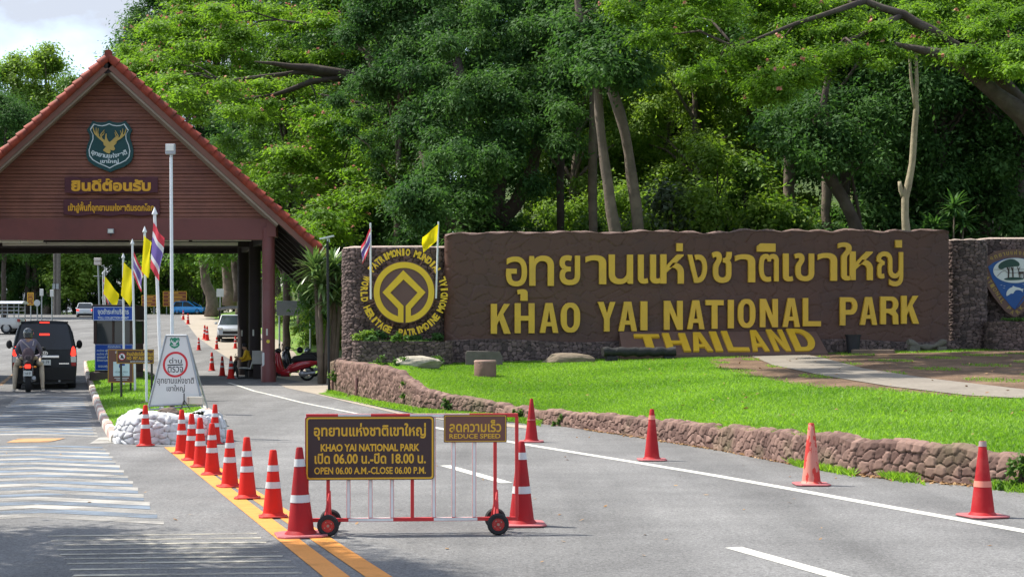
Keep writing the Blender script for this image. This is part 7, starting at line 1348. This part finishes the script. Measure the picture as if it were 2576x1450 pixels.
for px, Z, s, k, lb in ((1660, 72, 1.2, 1, 'yellow green bush in the sunny gap behind the tall grey trunks'), (1745, 70, 1.1, 3, 'silvery bush in the sunny gap behind the wall'), (1850, 73, 1.35, 1, 'tall light green bush in the right part of the sunny gap'), (1440, 73, 1.2, 1, 'bright bush between the thin dark trunk and the joined trunks'), (1800, 66, .95, 3, 'low silvery bush with its top just above the wall'), (1900, 70, 1.1, 0, 'green bush at the right end of the sunny gap'), (1560, 74, 1.3, 1, 'light green bush seen between the joined grey trunks'), (1350, 74, 1.2, 1, 'bright bush left of the thin dark trunk')): plant(PB[k], px, Z, s, lb)
plant(PT[3], 1760, 82, 1.0, 'light green tree in the sunny gap behind the tall trunks'); plant(PT[3], 1900, 84, 1.1, 'light green tree at the right of the sunny gap'); plant(PT[3], 1440, 84, 1.0, 'light green tree glimpsed between the thin dark trunk and the grey trunks')
for i, px in enumerate((1160, 1210, 1290, 1340, 1390, 1470, 1560, 1640, 1720, 1900, 1960, 2020, 2090, 2160, 2220, 2330, 2400, 2470, 2540, 2610)): plant(PB[(1, 3)[i % 2] if 1430 < px < 1950 else (2, 0, 2, 3, 0)[i % 5]], px, 57.5 + rr.uniform(-1.5, 3), rr.uniform(.55, .85), 'low bush growing close behind the brown sign wall', GBK)
[plant(PB[k], px, 72 + (px % 7), 1.5, 'dim bush in the undergrowth left of the dark tree trunk', 'undergrowth left of the dark tree') for px, k in ((880, 2), (915, 0), (950, 2), (985, 0), (1020, 2), (1060, 0))]; plant(PT[2], 960, 84, .9, LWD, GW); plant(PT[1], 1690, 93, 1.15, LWD, GW); plant(PT[1], 1600, 98, 1.2, LWD, GW)
for i in range(14): plant(PB[(1, 3, 1, 0)[i % 4] if 2 < i < 8 else (2, 0, 2, 1)[i % 4]], 1150 + i * 105 + rr.uniform(-30, 30), 63 + rr.uniform(-2, 4), rr.uniform(.9, 1.5), 'taller bush in the undergrowth behind the sign wall', 'undergrowth behind the sign wall')
# behind and beyond the gate
for px, Z, s, k, lb in ((30, 185, 1.85, 3, 'pale thin-crowned tree at the far left above the gate roof'), (120, 189, 1.95, 3, 'pale thin-crowned tree with sky showing through, left of the gate ridge'), (190, 184, 1.35, 1, 'rounded green tree just left of the gate ridge'), (-60, 181, 1.45, 1, 'green tree cut by the left photo edge above the roof'), (-45, 182, .9, 0, 'dark tree low behind the left roof slope')): plant(PT[k], px, Z, s, lb)
GG = 'trees beyond the far road bend seen under the gate'; LG = 'dark tree beyond the far road bend seen under the gate'
for i in range(26): plant(PT[(0, 2, 1, 0)[i % 4]], -120 + i * 34 + rr.uniform(-14, 14), 212 + (i % 3) * 12 + rr.uniform(-4, 4), rr.uniform(.8, 1.1), LG, GG)
for i, px in enumerate(range(-60, 680, 38)): plant(PB[(2, 0, 2, 1)[i % 4]], px, 182 + rr.uniform(-2, 5), rr.uniform(1.1, 1.8), 'bush along the far road bend seen under the gate', 'bushes beyond the far road bend')
plant(PB[1], 430, 178, 2.0, 'sunlit yellow green bush behind the brown direction boards'); plant(PB[1], 512, 176, 2.1, 'sunlit yellow green bush behind the blue hatchback')
hero('young_tree', 'sunlit leafy young tree in the middle of the view under the gate', gnd(150, 180), [[(146, 800, 180, .3), (150, 700, 180, .22), (150, 640, 180, .12)]], [([(118, 655), (140, 632), (200, 632), (226, 665), (222, 720), (190, 748), (140, 735), (115, 700)], 34)], L_LGT, M_BARK, 115, 14000, .42, (1.4, .75), (177, 183), up=1.1, droop=.3, asp=.6, twigs=8)
def far_trunk(label, pts, Z, bark, seed): return hero('old_tree', label, gnd(pts[0][0], Z), [[(a, b, Z, r) for a, b, r in pts]], [([(pts[-1][0] - 60, 560), (pts[-1][0] + 60, 560), (pts[-1][0] + 70, 650), (pts[-1][0] - 70, 650)], 16)], L_MID, bark, seed, 7000, .4, (1.5, .9), (Z - 3, Z + 3), twigs=5)
far_trunk('thick pale leaning trunk beside the blue hatchback', [(532, 795, .75), (526, 740, .55), (518, 690, .48), (508, 640, .42), (500, 590, .35)], 150, M_BARKL, 121)
far_trunk('dark leaning trunk behind the blue hatchback', [(497, 792, .55), (490, 735, .48), (474, 690, .4), (462, 630, .33)], 178, M_BARK, 122); far_trunk('dark upright trunk right behind the blue hatchback', [(489, 792, .5), (487, 700, .42), (485, 630, .36)], 183, M_BARK, 123)
far_trunk('brown trunk on the bank left of the dark gate pillars', [(578, 765, .6), (575, 700, .5), (574, 640, .42)], 128, M_BARKL, 124); far_trunk('crooked brown trunk on the bank close to the dark gate pillars', [(606, 758, .5), (600, 700, .4), (590, 640, .3)], 120, M_BARK, 125); far_trunk('grey trunk at the far left under the gate', [(92, 800, .6), (88, 700, .5), (93, 620, .42)], 183, M_BARKL, 126); far_trunk('leaning grey trunk left of the utility poles', [(118, 800, .5), (125, 740, .45), (135, 660, .4)], 181, M_BARKL, 127)
plant(PT[0], 10, 152, .95, 'dark tree overhanging the caged pickup at the left'); plant(PT[2], -70, 156, 1.0, 'dark tree behind the caged pickup, partly outside the photo')
for px, Z, s, k, lb in ((720, 84, .8, 1, 'tree with a thick trunk behind the grey sign back'), (655, 112, .8, 0, 'dark tree on the bank behind the gate pillars'), (790, 98, .8, 0, 'dark tree on the bank left of the cobbled pillar'), (860, 88, .75, 2, 'dark tree behind the palm-like plant'), (600, 140, .9, 2, 'dark tree on the far bank above the silver pickup'), (700, 125, .9, 0, 'dark tree far behind the grey sign back')): plant(PT[k], px, Z, s, lb)
for px, Z, s, lb in ((770, 86, .8, 'light leafy bush under the roof overhang behind the grey sign'), (840, 78, .7, 'low bush left of the cobbled pillar behind the lamp pole')): plant(PB[1], px, Z, s, lb)

for px, Z, s in ((340, 190, 1.3), (410, 193, 1.6), (470, 190, 2.0), (550, 195, 2.1), (640, 192, 2.1), (760, 100, 1.2), (820, 96, 1.15), (910, 99, 1.2), (1000, 97, 1.15)): plant(PT[(1, 2)[px % 20 // 10]], px, Z, s, 'green tree in the wood behind the huge pink-flowered tree', 'trees behind the rain tree')
for px, Z, s, lb in ((70, 182, 1.2, 'green tree left of the gate ridge, standing in front of the pale thin trees'), (215, 187, 1.2, 'dim green tree right behind the gate ridge')): plant(PT[1], px, Z, s, lb)
# trees standing outside the photo to the left and right whose shade falls on the road and wall
for x, y, s, k in ((-8.9, 14.3, .52, 1), (-10.0, 12.2, .55, 0), (-18.9, 40.0, .62, 1), (-20.2, 37.0, .6, 2), (-21, 46, .6, 0)):
    o = copy_tree(PT[k]); o.location = (x, y, 0); o.scale = (s, s, s * 1.15); o['label'] = 'roadside tree left of the photo casting shade on the near lane'; o['group'] = 'roadside shade trees'

# ---- strap-leaved plants
def strap_plant(name, label, c, heads, L, seed, n=46, wide=.055, m=None, trunk=.09):
    rg = np.random.default_rng(seed); th = thing(name, label, 'plant', c); mb = MB(); V = []; Q = []; t = []
    for hx_, hy_, hz_ in heads:
        limb_mesh(mb, [(hx_ * .1, hy_ * .1, -.2), (hx_ * .5, hy_ * .5, hz_ * .55), (hx_, hy_, hz_)], [trunk, trunk * .8, trunk * .6], rg, .04, 8)
        for i in range(n):
            a = rg.uniform(0, 6.28); e = rg.uniform(-.5, 1.3); ln = L * rg.uniform(.7, 1.15); d = np.array([math.cos(a), math.sin(a), 0]); sd = np.array([-math.sin(a), math.cos(a), 0]); base = len(V); m_ = 6; p = np.array([hx_, hy_, hz_ + rg.uniform(-.12, .12)])
            for j in range(m_):
                w = wide * math.sin(math.pi * (.12 + .86 * j / (m_ - 1))) * .9; V += [p - sd * w, p + sd * w]; p = p + (d * math.cos(e) + np.array([0, 0, math.sin(e)])) * ln / m_; e -= .14 * rg.uniform(.6, 1.3)
            for j in range(m_ - 1): Q.append([base + 2 * j, base + 2 * j + 1, base + 2 * j + 3, base + 2 * j + 2]); t.append(rg.random())
    mb.build('stem', M_BARKL, th, smooth=180, fix=False); mesh_np('leaves', V, Q, m or L_MID, th, fattr=t); return th
L_STR = leaf_mat('strap_leaf', (.05, .12, .03), (.24, .34, .12), .25, (1.2, 1.3, .7), .35, .5)
strap_plant('palm_plant', 'palm-like plant with long arching strap leaves left of the cobbled pillar', gnd(808, 51.6), [(0, 0, 3.4), (.35, .3, 2.9), (-.25, .2, 3.9)], 1.2, 301, 100, .06, L_STR, .10); strap_plant('palm_plant', 'taller strap-leaved plant rising behind the left edge of the cobbled pillar', gnd(838, 52.0), [(0, 0, 4.0), (.3, .2, 3.4)], 1.1, 302, 80, .06, L_STR, .12)
strap_plant('dracaena', 'dark green plant with drooping strap leaves behind the wall at the right', gnd(2400, 55), [(0, 0, 4.9), (-.7, .1, 4.2), (-1.15, .3, 3.9), (.45, .3, 4.4)], .95, 303, 60, .06, L_DRK, .05)

# ---- plants on the emblem planter and on the wall
def leafy(name, label, c, rad, n, size, m, seed, cat='plant', stems=True):
    rg = np.random.default_rng(seed); th = thing(name, label, cat, c); k = 9; C = rg.normal(size=(k, 3)) * np.array(rad) * .55 + np.array([0, 0, rad[2]]); C[:, 2] = np.abs(C[:, 2]); V, Q, t = leaves(C, np.tile(np.array(rad) * .42, (k, 1)), n, size, rg, .7, .3, .5); mesh_np('foliage', V, Q, m, th, fattr=t)
    mb = MB(); [limb_mesh(mb, [(0, 0, -.03), tuple(c_)], [.012, .006], rg, .05, 5) for c_ in C[:5]]; mb.build('stem', M_BARK, th, fix=False); return th
pz = plA[1].z + plA[3]
for px, s, lb, mm, y in ((915, .45, 'low pale groundcover at the left end of the emblem planter', L_LGT, .4), (950, .5, 'dark bush covering the lower left of the emblem lettering', L_DRK, .35), (1008, .28, 'bright green shrub in front of the bottom of the emblem disc', L_MID, .05), (1050, .3, 'small dark bush below the emblem right of its centre', L_DRK, .3), (1100, .35, 'low dark shrub at the right end of the emblem planter', L_DRK, .4)): leafy('shrub', lb, ((px - CX) * 46.7 / F, 46.4 + y, pz - .05), (.42 * s + .12, .3, .42 * s), int(2600 * s), .10, mm, int(px))
o = leafy('groundcover', 'low green groundcover spread along the emblem planter', ((1010 - CX) * 46.6 / F, 46.85, pz - .04), (1.35, .35, .03), 5000, .06, L_MID, 402); o2 = leafy('groundcover', 'low grassy groundcover in the planter under the dolphin shield', ((2600 - CX) * 50 / F, 50.2, plB[1].z + plB[3] - .04), (1.0, .35, .10), 4000, .08, L_MID, 403)
for px, py, s, lb in ((1312, 1048, .16, 'leafy weed growing out of the stone wall beside the top of a red cone'), (1412, 1066, .15, 'small leafy weed growing out of the stone wall right of the cone'), (1028, 1000, .2, 'leafy weed on the stone wall near its high left part'), (1390 - 262, 1022, .12, 'tiny weed low on the stone wall left of centre'), (2470, 1190, .22, 'leafy weed on the stone wall behind the nearest cone'), (905, 950, .16, 'yellow green weed on the highest left part of the stone wall')):
    q = pick(px, py + 14); x = q.x; y = float(yW(x)) - .10; leafy('weed', lb, (x, y, EYE + (HZ - py) * y / F - s * .8), (s, .07, s * 1.2), 240, .085, L_MID, px)
for px, s, lb in ((985, .3, 'clump of weeds at the left end of the pale boulder'), (1100, .3, 'clump of weeds at the right end of the pale boulder')): q = on_lawn(px, 924); leafy('weed', lb, q, (s, .15, s * .6), 400, .08, L_MID, px)
q = G(228, 868); leafy('flower_bush', 'small pale flowering bush on the island left of the toll booth', (q.x + .1, 52.5, float(g(52)) + .1), (.25, .25, .4), 900, .09, L_LGT, 77)

# ---- grass blades on the lawn, tufts and litter along the wall foot
def inside(pl, x, y):
    P = np.array(pl); c = np.zeros(len(x), bool)
    for i in range(len(P)):
        x1, y1 = P[i]; x2, y2 = P[i - 1]; k = ((y1 > y) != (y2 > y)) & (x < (x2 - x1) * (y - y1) / (y2 - y1 + 1e-12) + x1); c ^= k
    return c
L_GRS = leaf_mat('grass_blade', (.085, .20, .014), (.27, .43, .07), .5, (1.4, 1.5, .5), .55, .35)
def blades(name, X, Y, Z, h, w, m, seed, spread=.5):
    rg = np.random.default_rng(seed); n = len(X); a = rg.uniform(0, 6.28, n); b = rg.normal(size=(n, 2)) * spread; hh = h * rg.uniform(.5, 1.3, n); ww = w * rg.uniform(.6, 1.3, n); P = np.stack([X, Y, Z], 1); s = np.stack([np.cos(a) * ww, np.sin(a) * ww, 0 * a], 1); t = np.stack([b[:, 0] * hh, b[:, 1] * hh, hh], 1)
    V = np.stack([P - s, P + s, P + t * .6 + s * .8, P + t], 1).reshape(-1, 3); Q = np.arange(4 * n).reshape(n, 4); pat = .5 + .5 * np.sin(X * .8 + 2 * np.sin(Y * .5)) * np.sin(Y * .6 + X * .25); o = mesh_np(name, V, Q, m, fattr=np.clip(rg.random(n) * .55 + pat * .45, 0, 1)); o['kind'] = 'stuff'; return o
rg = np.random.default_rng(77); n = 460000; X = rg.uniform(WX[0] + .3, 17, n); f = rg.random(n) ** 1.35; Y = yW(X) + .30 + f * (yS(X) - .3 - yW(X)); vis = np.abs(X) < Y * .60; wear = np.zeros(n, bool)
for pl in PATCH: wear |= inside(pl, X + rg.normal(size=n) * .18, Y + rg.normal(size=n) * .3)
thin = inside(PATCH[0], X, Y) & ~inside(PATCH[1], X, Y) & (np.sin(X * 1.9) * np.sin(Y * 1.4 + X) > .55) & (rg.random(n) < .5); ok = vis & (~wear | thin); X, Y = X[ok], Y[ok]; blades('grass', X, Y, lawn(X, Y), .060, .011, L_GRS, 1, .7)
n = 26000; i = rg.integers(0, 59, n); t = rg.random(n); k = rg.random(n); pa = np.array(A); pb = np.array(Bq); j = np.minimum(i + 1, 59); xa = pa[i] * (1 - k[:, None]) + pa[j] * k[:, None]; xb = pb[i] * (1 - k[:, None]) + pb[j] * k[:, None]; pt = xa * (1 - t[:, None]) + xb * t[:, None]; m_ = np.hypot((pt[:, 0] - PC.x) / 1.05, (pt[:, 1] - PC.y) / .95) > 1; pt = pt[m_]; t = t[m_]; blades('grass', pt[:, 0], pt[:, 1], g(pt[:, 1]) + .12 + .10 * np.sin(np.pi * t), .06, .011, L_GRS, 2, .6)
# verge tufts in front of the wall, denser towards the near right and the far left
n = 26000; u = rg.random(n); xw = np.where(rg.random(n) < .55, rg.uniform(WX[0], .6, n), rg.uniform(4.2, 9, n)); off = np.abs(rg.normal(size=n)) * np.where(xw < 1, .30, .22) + .02; cl = np.sin(xw * 3.1) + np.sin(xw * 7.3 + 1) > np.where(xw < 1, -1.6, .1); yv = yW(xw) - off * np.where(xw < 1, 1.3, 1); xw, yv = xw[cl], yv[cl]; blades('verge_grass', xw, yv, g(yv), .10, .012, L_GRS, 3, .7)
n = 2600; xl_ = rg.uniform(1.5, 9, n); yl_ = yW(xl_) - np.abs(rg.normal(size=n)) * .16 - .03; Vl, Ql, tl = leaves(np.stack([xl_, yl_, g(yl_) + .015], 1), np.full((n, 3), .012), n, .075, rg, 2.5, 0, .5); M_LIT = leaf_mat('dry_leaf', (.20, .10, .04), (.46, .30, .15), .1, (1, 1, 1), .8, .2); o = mesh_np('leaf_litter', Vl, Ql, M_LIT, fattr=tl); o['kind'] = 'stuff'
n = 700; xd = rg.uniform(-1, 15, n); yd = rg.uniform(15, 48, n); oky = yd > yW(xd) + .3; xd, yd = xd[oky], yd[oky]; n = len(xd); Vl, Ql, tl = leaves(np.stack([xd, yd, lawn(xd, yd) + .05], 1), np.full((n, 3), .012), n, .09, rg, 2.5, 0, .5); o = mesh_np('leaf_litter', Vl, Ql, M_LIT, fattr=tl); o['kind'] = 'stuff'
n = 160; xd = rg.uniform(-9, 9, n); yd = rg.uniform(12, 30, n); oky = yd < yW(xd) - .4; xd, yd = xd[oky], yd[oky]; n = len(xd); Vl, Ql, tl = leaves(np.stack([xd, yd, g(yd) + .012], 1), np.full((n, 3), .004), n, .06, rg, 4, 0, .5); o = mesh_np('leaf_litter', Vl, Ql, M_LIT, fattr=tl); o['kind'] = 'stuff'
